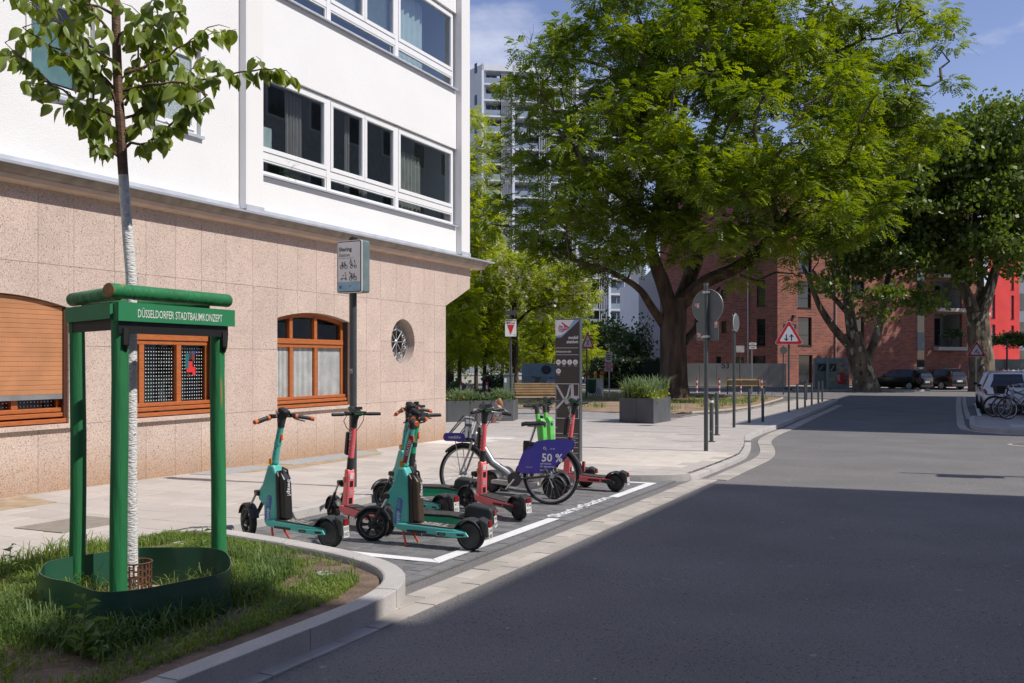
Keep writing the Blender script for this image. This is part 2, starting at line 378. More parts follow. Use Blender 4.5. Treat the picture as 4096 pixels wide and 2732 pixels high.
for dist, sc, qc, s0, q0, pl in slots:
    k = slab_kind(sc, qc); jz = random.uniform(-.0015, .0015)
    if pl is None and cnt < 300:
        cnt += 1; o = inst('slab', SM[k], pave, street_mw(sc, qc, HP+jz) @ Matrix.Rotation(random.uniform(-.004, .004), 4, 'Y'))
    else:
        ring = [(s0+.006, q0+.006), (s0+HSY-.006, q0+.006), (s0+HSY-.006, q0+HSX-.006), (s0+.006, q0+HSX-.006)] if pl is None else pl
        rest[k].prism([WG(a, b, HP-.03) for a, b in ring], ZD*(.03+jz))
for k, mt in (('n', slabm), ('t', slab_tact), ('w', slab_white)):
    if rest[k].v: rest[k].build('distant_slabs', mt, pave, kind='stuff')
# cover plate and strips let into the pavement by the wall
cov = M('aggregate cover', (.30, .265, .22), .9, var=.1, vs=8, bump=.8, bs=170, fl=[((.5, .46, .4), 130, .63), ((.14, .12, .1), 120, .63)])
m = MB(); m.prism([WG(6.37, -8.03, HP), WG(7.20, -8.03, HP), WG(7.20, -7.40, HP), WG(6.37, -7.40, HP)], ZD*.008); c1 = m.build('access_cover', cov, pave, label='rectangular speckled access cover set in the slabs by the wall')
MB().prism([WG(6.78, -7.74, HP), WG(6.84, -7.74, HP), WG(6.84, -7.66, HP), WG(6.78, -7.66, HP)], ZD*.012).build('lifting_grip', M('dark steel', (.05, .05, .052), .5, .8), c1)
sandy = M('sandy joint strip', (.46, .35, .23), .95, var=.15, vs=6, bump=.7, bs=120, fl=(.3, .22, .14), fls=120, flt=.64)
grating = M('grey grating', (.40, .42, .43), .7, var=.12, vs=30, bump=1, bs=110)
MB().prism([WG(a, b, HP) for a, b in ((11.0, -9.96), (15.6, -9.96), (14.6, -9.2), (12.0, -9.1), (11.2, -9.35))], ZD*.004).build('sand_strip', sandy, pave)
MB().prism([WG(a, b, HP) for a, b in ((12.4, -9.93), (15.0, -9.93), (15.0, -9.42), (12.4, -9.42))], ZD*.009).build('shaft_grating', grating, pave)
MB().prism([WG(a, b, HP) for a, b in ((10.7, -9.93), (12.0, -9.93), (12.0, -9.45), (10.7, -9.45))], ZD*.0085).build('shaft_grating', grating, pave)
MB().prism([WG(a, b, HP) for a, b in ((7.0, -9.93), (8.0, -9.93), (7.8, -9.15), (6.8, -9.15))], ZD*.006).build('sand_strip', sandy, pave)
# --- parking bay of dark pavers
BAY = [(6.92, -6.48), (13.36, -6.48), (13.44, -4.6), (13.62, -4.05), (13.95, -3.72), (5.6, -3.72), (5.4, -3.58), (6.2, -3.70), (6.45, -4.1), (6.62, -4.6)]
BAY = [(6.85, -6.48), (13.36, -6.48), (13.44, -4.6), (13.62, -4.05), (13.95, -3.72), (5.9, -3.72), (6.2, -3.9), (6.45, -4.3), (6.7, -5.2)]
bay = sheet('parking_bay', BAY, .004, mortar)
cell = .11; pv = []
for i in range(0, 76):
    for j in range(0, 28):
        dd = (i-j) % 4
        if dd == 0: r = (5.9+i*cell, 5.9+(i+2)*cell, -6.48+j*cell, -6.48+(j+1)*cell)
        elif dd == 3: r = (5.9+i*cell, 5.9+(i+1)*cell, -6.48+j*cell, -6.48+(j+2)*cell)
        else: continue
        s0, s1, q0, q1 = r; q1 = min(q1, -3.85)
        if q1-q0 < .03: continue
        sc, qc = (s0+s1)/2, (q0+q1)/2
        corners = [inside(p, BAY) for p in ((s0, q0+.001), (s1, q0+.001), (s1, q1), (s0, q1))]
        if not any(corners): continue
        pv.append((W(sc, qc, 0).length, r[:3]+(q1,), all(corners) and q1 < -3.86 or (q1 == r[3])))
for k in range(38):    # header course along the gutter
    s0 = 5.9+k*.215
    if s0 > 13.7: break
    pv.append((W(s0, -3.8, 0).length, (s0, s0+.215, -3.845, -3.725), False))
pv.sort(key=lambda t: t[0]); PM = {0: slab_mesh('paver', cell-.006, 2*cell-.006, paverm, .02, .005), 1: slab_mesh('paver', 2*cell-.006, cell-.006, paverm, .02, .005)}
restp = MB(); cnt = 0
for dist, (s0, s1, q0, q1), full in pv:
    sc, qc = (s0+s1)/2, (q0+q1)/2; jz = random.uniform(-.002, .002)
    if abs((s1-s0)*(q1-q0)-2*cell*cell) < 1e-4 and cnt < 300 and all(inside(p, BAY) for p in ((s0+.01, q0+.01), (s1-.01, q0+.01), (s1-.01, q1-.01), (s0+.01, q1-.01))):
        cnt += 1; inst('paver', PM[0 if s1-s0 > q1-q0 else 1], bay, street_mw(sc, qc, .02+jz))
    else:
        pl = clip_rect(BAY, s0+.003, s1-.003, q0+.003, q1-.003)
        if len(pl) >= 3 and area(pl) > .001: restp.prism([WG(a, b, .002) for a, b in pl], ZD*(.018+jz))
restp.build('distant_pavers', paverm, bay, kind='stuff')
# painted outline and word of the bay
def stripe(name, poly, h, parent): return MB().prism([WG(a, b, h) for a, b in poly], ZD*.003).build(name, paintw, parent)
stripe('painted_line', [(7.0, -3.87), (9.62, -3.87), (9.62, -3.99), (7.12, -3.99)], .0225, bay)
stripe('painted_line', [(11.55, -3.87), (13.25, -3.87), (13.13, -3.99), (11.55, -3.99)], .0225, bay)
stripe('painted_line', [(7.0, -3.875), (7.115, -3.995), (7.14, -6.38), (7.02, -6.38), (6.98, -5.6)], .0225, bay)
stripe('painted_line', [(13.25, -3.875), (13.135, -3.995), (13.1, -6.44), (13.22, -6.44)], .0225, bay)
text('SharingStation', WG(10.6, -3.97, .0248), SDIR-ZD*SLOPE, -QDIR, 1.78, paintw, bay, height=.2, bold=.03)
# --- gutter stones along the road edge
GUT = [(-1, -3.44), (4, -3.40), (9, -3.39), (14.2, -3.39), (16, -3.40), (17.9, -3.42), (19.2, -3.56), (20.5, -3.80), (21.8, -4.08), (23.3, -4.30), (25.5, -4.44), (28.3, -4.50), (34, -4.75), (42, -5.05), (46.5, -5.2)]
kerb_run([(a, b) for a, b in GUT[:4]], .155, 1, .010, road, .34, gutm, 'gutter_stone', flat=True, low=-.02)
kerb_run([(a, b-.161) for a, b in GUT[:4]], .155, 1, .012, road, .34, gutm, 'gutter_stone', flat=True, low=-.02, shift=.15)
kerb_run([(a, b) for a, b in GUT[3:]], .29, 1, .010, road, .34, gutm, 'gutter_stone', flat=True, low=-.02)
# --- planting island with its kerb
ISL = [(-6, -3.50), (0, -3.50), (3.3, -3.50), (4.6, -3.50), (5.35, -3.53), (5.85, -3.68), (6.22, -4.0), (6.48, -4.5), (6.66, -5.1), (6.80, -5.75), (6.9, -6.34)]
ISLs = smooth_path(ISL, .2)
island = sheet('planting_island', [(a, b-.02) for a, b in ISLs if a < 6.2]+[(a-.05, b) for a, b in ISLs if a >= 6.2]+[(6.75, -6.5), (5.6, -6.60), (-6, -6.60)], .09, soilm)
kerb_run(ISL, .16, 1, .135, island, 1.02, shift=.35)
# --- bed round the big tree, gravel walk, lawn patches
sheet('gravel_walk', [(28.6, -8.6), (32.4, -8.9), (34.2, -13), (36, -22), (36, -40), (26.5, -40), (26, -20), (27, -12)], HP+.004, gravelm)
BED = [(51.6, -8.5), (50.4, -8.25), (45, -8.0), (40.9, -7.85), (37, -8.0), (33.6, -8.6), (32.2, -9.4), (32.6, -11.6), (34.2, -16), (36, -26), (48, -26), (52.5, -14)]
def mound():
    bm = sheet_bm(smooth_path(BED+[BED[0]], .6)[:-1], 0); bmesh.ops.subdivide_edges(bm, edges=bm.edges[:], cuts=3, use_grid_fill=True)
    for v in bm.verts:
        s, q = SQ(v.co.x, v.co.y); d = min(math.hypot(s-a, q-b) for a, b in BED_S)
        v.co.z = gz(s)+HP+.01+.22*min(1, d/3.5)+.05*math.sin(s*1.3+q)*min(1, d/1.5)
    me = bpy.data.meshes.new('tree_bed'); bm.to_mesh(me); bm.free(); me.materials.append(dirtm); shade(me); o = bpy.data.objects.new('tree_bed', me); link(o); o['kind'] = 'structure'; return o
BED_S = smooth_path(BED+[BED[0]], .6); bed = mound()
kerb_run([(51.6, -8.45), (50.4, -8.2), (45, -7.95), (40.9, -7.8), (37, -7.95), (33.6, -8.55)], .08, 1, HP+.05, bed, 1.0, M('bed edging', (.50, .44, .36), .9, bump=.5, bs=90), 'edging_stone', low=.02)
sheet('far_pavement', [(73.5, -70), (73.5, -7.8), (75.5, -4), (76, 40), (140, 40), (140, -70)], .10, M('far paving', (.40, .37, .34), .9, var=.12, vs=1), thick=.12)
# --- right-hand side: gutter, parking lane, kerb build-out
RB = [(36.2, 5.5), (35.9, .9), (35.6, .45), (34, .36), (30.4, .36), (29.2, .52), (28.4, 1.0), (27.95, 1.6), (27.75, 3), (27.7, 6)]
RBs = smooth_path(RB, .2)
rp_ = sheet('right_pavement', RBs+[(27.7, 30), (36.2, 30)], .09, M('right paving', (.46, .43, .40), .9, var=.1, vs=2, bump=.3, bs=120), thick=.12)
kerb_run(RB, .16, 1, .12, rp_, 1.0)
kerb_run([(60.5, -.06), (50, -.06), (36, .04), (31, .10), (28.9, .34), (27.9, 1.1), (27.5, 2.2)], .22, 1, .010, road, .5, gutm, 'gutter_stone', flat=True, low=-.02)
kerb_run([(60.5, .17), (50, .17), (36, .27)], .16, 1, .012, road, .5, gutm, 'gutter_stone', flat=True, low=-.02)
m = MB()
for k in range(20):
    s0 = 35.9+k*.75
    m.prism([WG(s0, .62, .004), WG(s0+.66, .62, .004), WG(s0+.66, .5, .004), WG(s0, .5, .004)], ZD*.004)
m.build('parking_line', paintw, road)
for i in range(4):
    for j in range(6): inst('slab', slab_mesh('slab', .6, .42, M('pale slab', (.62, .60, .57), .85, rnd=.08), .02), rp_, street_mw(29.6+i*.44+j*.05, 1.5+j*.63, .098))
# round manhole lid in the road at the right edge
ml = thing('manhole_cover', 'round iron manhole cover in the sunlit road at the right edge', 'manhole cover', WG(23.9, 1.28, 0))
MB().lathe([(.40, 0), (.40, .008), (.36, .012)], WG(23.9, 1.28, 0), ZD, 28).build('frame_ring', M('pale concrete ring', (.5, .47, .43), .9), ml)
MB().lathe([(.31, .006), (.31, .016), (.29, .018)], WG(23.9, 1.28, 0), ZD, 28).build('lid', M('cast iron', (.20, .18, .16), .6, .4, bump=1, bs=40), ml)
# ================================================================== CORNER HOUSE
QG, QW, QP = -10.0, -9.92, -9.79            # granite face, rendered wall face, pilaster face
granite = M('granite', (.61, .48, .405), .7, col2=(.53, .415, .35), vs=2.2, bump=.15, bs=200, fl=[((.44, .30, .22), 48, .61), ((.70, .61, .54), 70, .62), ((.22, .185, .17), 65, .62), ((.12, .11, .10), 90, .655)], rnd=.06, stain=((.74, .61, .47), .0, .55))
render_w = M('white render', (.80, .797, .785), .9, col2=(.765, .76, .745), vs=.9, bump=.55, bs=60, det=8)
render_s = M('smooth white paint', (.80, .79, .77), .75, col2=(.75, .74, .715), vs=1.2, bump=.12, bs=60, stretch=(1, 1, .3), det=8)
conc = M('ledge concrete', (.40, .35, .29), .9, col2=(.28, .24, .20), vs=5, bump=.4, bs=60)
beige = M('ledge soffit paint', (.66, .50, .38), .8, var=.08, vs=4)
zinc = M('zinc flashing', (.62, .65, .70), .45, .35, var=.08, vs=4)
pvc = M('white window frame', (.80, .80, .79), .35, var=.02)
woodm = M('varnished wood', (.50, .155, .040), .35, col2=(.34, .095, .028), vs=9, stretch=(1, 1, 14), coat=.3)
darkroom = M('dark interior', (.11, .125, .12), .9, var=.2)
pane = glass('window pane', (.80, .86, .85), .10)
panem = glass('patterned pane', (.70, .78, .77), .06)
curtain = M('pinkish curtain', (.42, .34, .34), .9, var=.1, vs=3)
whitec = M('white curtain', (.72, .74, .76), .9, var=.05)
house = thing('corner_house', 'white corner house with pink speckled granite ground floor and wood framed windows', 'building', W(13, -12, -.2))
Z0 = -.35
# dark backing core behind the panels and body of the house
MB().sbox(-12, 18.36, -30, QG-.06, Z0, 3.66).build('core_wall', M('backing wall', (.10, .085, .075), .95), house) if False else None
COLS = [-2.6]; 
COLS = [x for x in np.arange(-12, 7.2, .52)]+[7.22, 7.74, 8.26, 8.78, 9.42, 9.96, 10.50, 11.02, 11.54, 12.15, 12.75, 13.28, 13.80, 14.33, 14.80, 15.34, 15.83, 16.38, 16.92, 17.47, 17.91, 18.40]
ROWS = [Z0, .82, 1.79, 2.77, 3.68]
WINS = [(6.72, 8.70, .86, 2.26, 2.385), (9.42, 11.32, .86, 2.26, 2.385), (12.75, 14.78, .84, 2.30, 2.42)]
def arch(w, s): a, b, zb, ze, zt = w; t = (2*s-a-b)/(b-a); return ze+(zt-ze)*(1-t*t)
def panel(pts, parent=house):
    m = MB(); m.prism([W(s, QG-.03, z) for s, z in pts], QDIR*.03); return m.build('granite_panel', granite, parent)
g = .0022
for ci in range(len(COLS)-1):
    a, b = COLS[ci]+g, COLS[ci+1]-g
    if b < 6.0: continue
    for ri in range(4):
        z0, z1 = ROWS[ri]+g, ROWS[ri+1]-g
        if 15.8 < (a+b)/2 < 17.5 and ri in (1, 2): continue           # panels round the circular window come below
        segs = [(a, b)]; done = False
        for w in WINS:
            A, B, zb, ze, zt = w
            if b <= A or a >= B: continue
            if a < A-.02: panel([(a, z0), (A-.002, z0), (A-.002, z1), (a, z1)])
            if b > B+.02: panel([(B+.002, z0), (b, z0), (b, z1), (B+.002, z1)])
            x0, x1 = max(a, A), min(b, B)
            if z0 < zb-.05: panel([(x0, z0), (x1, z0), (x1, min(z1, zb-.03)), (x0, min(z1, zb-.03))])
            if z1 > zt:
                n = 5; lo = [(x0+(x1-x0)*k/n, max(z0, arch(w, x0+(x1-x0)*k/n))) for k in range(n+1)]
                panel(lo+[(x1, z1), (x0, z1)])
            done = True
        if not done: panel([(a, z0), (b, z0), (b, z1), (a, z1)])
# circular window panels
OC, OZ, OR = 16.65, 1.985, .445
for a, b, z0, z1 in ((15.83, 16.65, 1.985, 2.77), (16.65, 17.47, 1.985, 2.77), (15.83, 16.65, 1.20, 1.985), (16.65, 17.47, 1.20, 1.985)):
    a += g; b -= g; z0 += g; z1 -= g; t = 1 if a > 16.5 else -1; u = 1 if z0 > 1.9 else -1
    arc = [(OC+t*OR*math.cos(k*math.pi/16), OZ+u*OR*math.sin(k*math.pi/16)) for k in range(9)]
    inner, outer, lo, hi = (a, b, z0, z1) if t > 0 else (b, a, z0, z1)
    zi, zo = (z0, z1) if u > 0 else (z1, z0)
    arc = [(min(max(x, a), b), min(max(z, z0), z1)) for x, z in arc]
    panel(arc+[(inner, zo), (outer, zo), (outer, zi)])
for a, b in ((15.83, 16.38), (16.38, 16.92), (16.92, 17.47)): panel([(a+g, .82+g), (b-g, .82+g), (b-g, 1.20-g), (a+g, 1.20-g)])
# projecting corner above the slant
panel([(18.403, 2.785), (18.947, 2.995), (18.947, 3.677), (18.403, 3.677)]); panel([(18.953, 2.998), (19.53, 3.23), (19.53, 3.677), (18.953, 3.677)])
# core behind (with window recesses left open)
core = M('backing wall', (.075, .065, .06), .95)
m = MB(); D0, D1 = QG-.42, QG-.032
edges = [-12]+[v for w in WINS for v in (w[0], w[1])]+[OC-OR-.01, OC+OR+.01, 18.40]
for i in range(0, len(edges)-1, 2): m.sbox(edges[i], edges[i+1], D0, D1, Z0, 3.66)
for w in WINS: m.sbox(w[0]-.001, w[1]+.001, D0, D1, Z0, w[2]-.04); m.sbox(w[0]-.001, w[1]+.001, D0, QG-.25, w[4]+.01, 3.66)
m.sbox(OC-OR-.011, OC+OR+.011, D0, D1, Z0, OZ-OR-.01); m.sbox(OC-OR-.011, OC+OR+.011, D0, D1, OZ+OR+.01, 3.66)
m.build('core_wall', core, house)
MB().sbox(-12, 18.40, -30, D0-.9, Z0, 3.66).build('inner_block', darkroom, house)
# reveals of granite inside the openings
for w in WINS:
    A, B, zb, ze, zt = w; m = MB(); n = 14
    pts = [(A, zb)]+[(A+(B-A)*k/n, arch(w, A+(B-A)*k/n)) for k in range(n+1)]+[(B, zb)]
    m.ring([[W(s, q, z) for s, z in pts] for q in (QG-.004, QG-.24)], False, False)
    m.build('window_reveal', granite, house)
m = MB(); m.ring([[W(OC+OR*math.cos(t), q, OZ+OR*math.sin(t)) for t in [2*math.pi*k/40 for k in range(40)]] for q in (QG-.002, QG-.30)], True, False); m.build('window_reveal', granite, house, smooth=True)
# side wall of the ground floor (turns the corner) and the slanted underside
m = MB(); m.sbox(18.37, 18.402, -26, QG-.03, Z0, 2.78); m.prism([W(18.40, QG-.03, 2.78), W(19.53, QG-.03, 3.23), W(19.53, QG-.03, 3.66), W(18.40, QG-.03, 3.66)], -QDIR*14)
m.build('side_wall', granite, house)
# --- ledge between granite and white storeys
prof = [(QG-.02, 3.665), (QG+.07, 3.685), (QG+.10, 3.735)]
def run(profile, s0, s1, name, mat, close=True):
    m = MB(); m.ring([[W(s, q, z) for q, z in profile] for s in (s0, s1)], close, True); return m.build(name, mat, house)
run([(QG-.02, 3.66), (QG+.16, 3.682), (QG+.175, 3.738), (QG-.02, 3.738)], -12, 19.95, 'ledge_soffit', beige)
run([(QG-.02, 3.741), (QG+.175, 3.741), (QG+.215, 3.775), (QG+.25, 3.826), (QG-.02, 3.826)], -12, 20.0, 'ledge_cove', conc)
run([(QG-.02, 3.829), (QG+.295, 3.829), (QG+.30, 3.858), (QW+.06, 3.895), (QG-.02, 3.895)], -12, 20.2, 'ledge_flashing', zinc)
run([(QW+.002, 3.897), (QW+.02, 3.897), (QW+.016, 3.955), (QW+.002, 3.955)], -12, 11.74, 'wall_flashing', zinc)
run([(QW+.002, 3.897), (QW+.02, 3.897), (QW+.016, 3.955), (QW+.002, 3.955)], 12.15, 18.72, 'wall_flashing', zinc)
run([(QP+.002, 3.868), (QP+.018, 3.868), (QP+.014, 3.965), (QP+.002, 3.965)], 11.74, 12.15, 'pilaster_flashing', zinc)
run([(QP+.002, 3.868), (QP+.018, 3.868), (QP+.014, 3.965), (QP+.002, 3.965)], 18.73, 19.13, 'pilaster_flashing', zinc)
# --- white storeys
ZT = 13.2; FL = [(4.49, 6.17), (7.42, 9.10), (10.35, 12.03)]
def wall_with_holes(name, s0, s1, z0, z1, holes, q, th, mat):
    ss = sorted({s0, s1, *[h[0] for h in holes], *[h[1] for h in holes]}); zz = sorted({z0, z1, *[h[2] for h in holes], *[h[3] for h in holes]}); m = MB()
    for i in range(len(ss)-1):
        for j in range(len(zz)-1):
            sc, zc = (ss[i]+ss[i+1])/2, (zz[j]+zz[j+1])/2
            if any(h[0] < sc < h[1] and h[2] < zc < h[3] for h in holes): continue
            m.poly([W(ss[i], q, zz[j]), W(ss[i+1], q, zz[j]), W(ss[i+1], q, zz[j+1]), W(ss[i], q, zz[j+1])])
    for h in holes: m.ring([[W(h[0], qq, h[2]), W(h[1], qq, h[2]), W(h[1], qq, h[3]), W(h[0], qq, h[3])] for qq in (q, q-th)], True, False)
    return m.build(name, mat, house)
hl = []
for z0, z1 in FL: hl += [(8.02, 9.03, z0+.28, z0+1.55), (9.90, 10.92, z0+.30, z0+1.55), (5.6, 6.6, z0+.28, z0+1.55)]
wall_with_holes('rendered_wall', -12, 11.74, 3.896, ZT, hl, QW, .16, render_w)
z = 3.896; m = MB()
for z0, z1 in FL+[(ZT, ZT)]:
    m.para(W(12.14, QW-.20, z), SDIR*(18.73-12.14), QDIR*.20, ZD*(z0-z)); z = z1
m.build('spandrel_wall', render_w, house)
MB().sbox(11.74, 12.145, QW-.25, QP, 3.90, ZT).build('pilaster', render_s, house, bevel=.006)
MB().sbox(18.73, 19.12, QW-.25, QP, 3.90, ZT).build('pilaster', render_s, house, bevel=.006)
m = MB(); m.sbox(18.74, 19.10, -26, QW-.25, 3.90, ZT); m.sbox(-12, 19.1, -26, -25.9, 3.9, ZT); m.sbox(-12, 19.0, -26, QW-.02, ZT-.1, ZT+.05); m.sbox(-12, 19.1, -26, QW-.3, 3.68, 3.88); m.build('side_wall', render_s, house)
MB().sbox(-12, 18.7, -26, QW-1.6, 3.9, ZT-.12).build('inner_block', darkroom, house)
m = MB()
for z0, z1 in FL: m.sbox(-12, 18.7, QW-1.6, QW-.3, z0-.35, z0-.06)
m.build('floor_slab', M('room floor', (.16, .13, .10), .8), house)
def frame_rect(m, s0, s1, z0, z1, w, q0, q1):
    m.sbox(s0, s1, q0, q1, z0, z0+w); m.sbox(s0, s1, q0, q1, z1-w, z1); m.sbox(s0, s0+w, q0, q1, z0+w, z1-w); m.sbox(s1-w, s1, q0, q1, z0+w, z1-w)
def sheet_curtain(par, s0, s1, z0, z1, q, mat, name='curtain', amp=.03, nf=5):
    m = MB(); n = nf*6; top = []; bot = []
    for k in range(n+1):
        t = k/n; s = s0+(s1-s0)*t; qq = q+amp*math.sin(t*nf*2*math.pi); top.append(W(s, qq, z1)); bot.append(W(s+.02*math.sin(t*9), qq, z0))
    m.ring([bot, top], False, False); return m.build(name, mat, par, smooth=True)
def ribbon(z0, z1, fl):
    """strip of windows between the pilasters: sashes over a low fixed light"""
    win = MB(); frame_rect(win, 12.17, 18.68, z0+.05, z1-.02, .05, QW-.13, QW-.055)
    fr = win.build('window_frame', pvc, house)
    fields = [(12.17, 14.10), (14.10, 16.35), (16.35, 18.68)]
    for k, (a, b) in enumerate(fields):
        if k: MB().sbox(a-.055, a+.055, QW-.12, QW-.045, z0+.05, z1-.02).build('mullion', pvc, fr)
        MB().sbox(a+.056, b-.056, QW-.125, QW-.05, z0+.285, z0+.40).build('transom', pvc, fr)
        MB().sbox(a+.056, b-.056, QW-.095, QW-.09, z0+.10, z0+.285).build('pane', pane, fr)
        lo = MB(); frame_rect(lo, a+.058, b-.058, z0+.07, z0+.285, .03, QW-.12, QW-.06); lo.build('light_frame', pvc, fr)
        ss = [(a+.06, b-.06)] if k != 1 else [(a+.06, (a+b)/2-.004), ((a+b)/2+.004, b-.06)]
        for c, d in ss:
            sh = MB(); frame_rect(sh, c, d, z0+.405, z1-.06, .075, QW-.11, QW-.035); so = sh.build('sash', pvc, fr, bevel=.006)
            MB().sbox(c+.07, d-.07, QW-.08, QW-.075, z0+.47, z1-.125).build('pane', pane, so)
    m = MB(); m.prism([W(12.15, QW-.06, z0+.05), W(12.15, QW+.07, z0+.022), W(12.15, QW+.07, z0-.004), W(12.15, QW-.06, z0+.015)], SDIR*6.55); m.build('window_sill', zinc, house)
    return fr
f1 = ribbon(*FL[0], 0); f2 = ribbon(*FL[1], 1); f3 = ribbon(*FL[2], 2)
zc0, zc1 = FL[0]
sheet_curtain(house, 13.28, 13.72, zc0+.05, zc1-.1, QW-.33, curtain); sheet_curtain(house, 14.25, 14.52, zc0+.05, zc1-.1, QW-.30, curtain, nf=3); sheet_curtain(house, 14.95, 15.12, zc0+.05, zc1-.1, QW-.30, curtain, nf=2)
sheet_curtain(house, 15.45, 15.72, zc0+.05, zc1-.1, QW-.32, curtain, nf=3); sheet_curtain(house, 16.9, 17.75, zc0+.05, zc1-.35, QW-.33, M('beige curtain', (.50, .44, .40), .9), nf=6)
sheet_curtain(house, 16.55, 17.8, FL[1][0]+.05, FL[1][1]-.1, QW-.32, whitec, nf=6)
for a, b in ((14.2, 15.17), (15.27, 16.27)):
    m = MB()
    for k in range(42): m.box(W((a+b)/2, QW-.2, FL[1][0]+.42+k*.029), ((b-a), .024, .003), (SDIR, (QDIR+ZD*.7).normalized(), (ZD-QDIR*.7).normalized()))
    m.build('blind', whitec, house)
# things seen in the office window: a box and a potted plant
bx = thing('monitor_box', 'white cardboard monitor carton standing in the first floor window beside the pilaster', 'box', W(12.45, QW-.36, zc0+.42))
MB().sbox(12.2, 12.78, QW-.40, QW-.22, zc0+.42, zc0+.86).build('carton', M('white card', (.72, .75, .78), .7), bx)
text('ASUS', W(12.33, QW-.216, zc0+.78), SDIR, ZD, .17, M('dark print', (.05, .06, .08), .6), bx)
MB().sbox(12.14, 14.0, QW-.55, QW-.2, zc0+.35, zc0+.415).build('window_board', M('desk board', (.3, .3, .3), .6), house)
pot = thing('potted_plant', 'bushy green potted plant behind the low pane of the first floor window', 'plant', W(13.05, QW-.3, zc0+.05)); m = MB()
m.lathe([(.10, 0), (.13, .14), (.11, .14)], W(13.05, QW-.3, zc0+.0), ZD, 12).build('pot', M('dark pot', (.03, .03, .03), .6), pot); m = MB()
for k in range(60):
    a = random.uniform(0, 6.28); l = random.uniform(.2, .5); p = W(13.05, QW-.3, zc0+.16); d = (SDIR*math.cos(a)*.9+QDIR*math.sin(a)*.25+ZD*random.uniform(-.05, .3)).normalized(); e = ZD.cross(d).normalized()*.014
    m.poly([p-e*.3, p+d*l*.5-e+ZD*.03, p+d*l-ZD*.05, p+d*l*.5+e+ZD*.03])
m.build('leaves', M('pot leaf', (.22, .36, .10), .5, trans=.3), pot)
# single windows left of the pilaster
bluepane = glass('bluish pane', (.35, .5, .6), .35); frost = M('frosted pane', (.42, .50, .50), .25, var=.2, vs=40, bump=.5, bs=120)
for z0, z1 in FL:
    for (a, b, za, zb) in ((8.02, 9.03, z0+.28, z0+1.55), (9.90, 10.92, z0+.30, z0+1.55), (5.6, 6.6, z0+.28, z0+1.55)):
        m = MB(); frame_rect(m, a+.003, b-.003, za+.04, zb-.003, .055, QW-.14, QW-.07); fr = m.build('window_frame', pvc, house)
        m = MB(); frame_rect(m, a+.062, b-.062, za+.10, zb-.062, .065, QW-.12, QW-.05); sh = m.build('sash', pvc, fr, bevel=.005)
        MB().sbox(a+.12, b-.12, QW-.09, QW-.085, za+.16, zb-.12).build('pane', frost if a > 9.5 else pane, sh)
        MB().sbox(a-.03, b+.03, QW-.09, QW+.05, za-.012, za+.03).build('window_sill', zinc, fr)
        if a < 9.5: MB().sbox(a+.1, b-.1, QW-.24, QW-.235, za+.25, zb).build('blind', M('teal blind', (.33, .50, .54), .8), house)
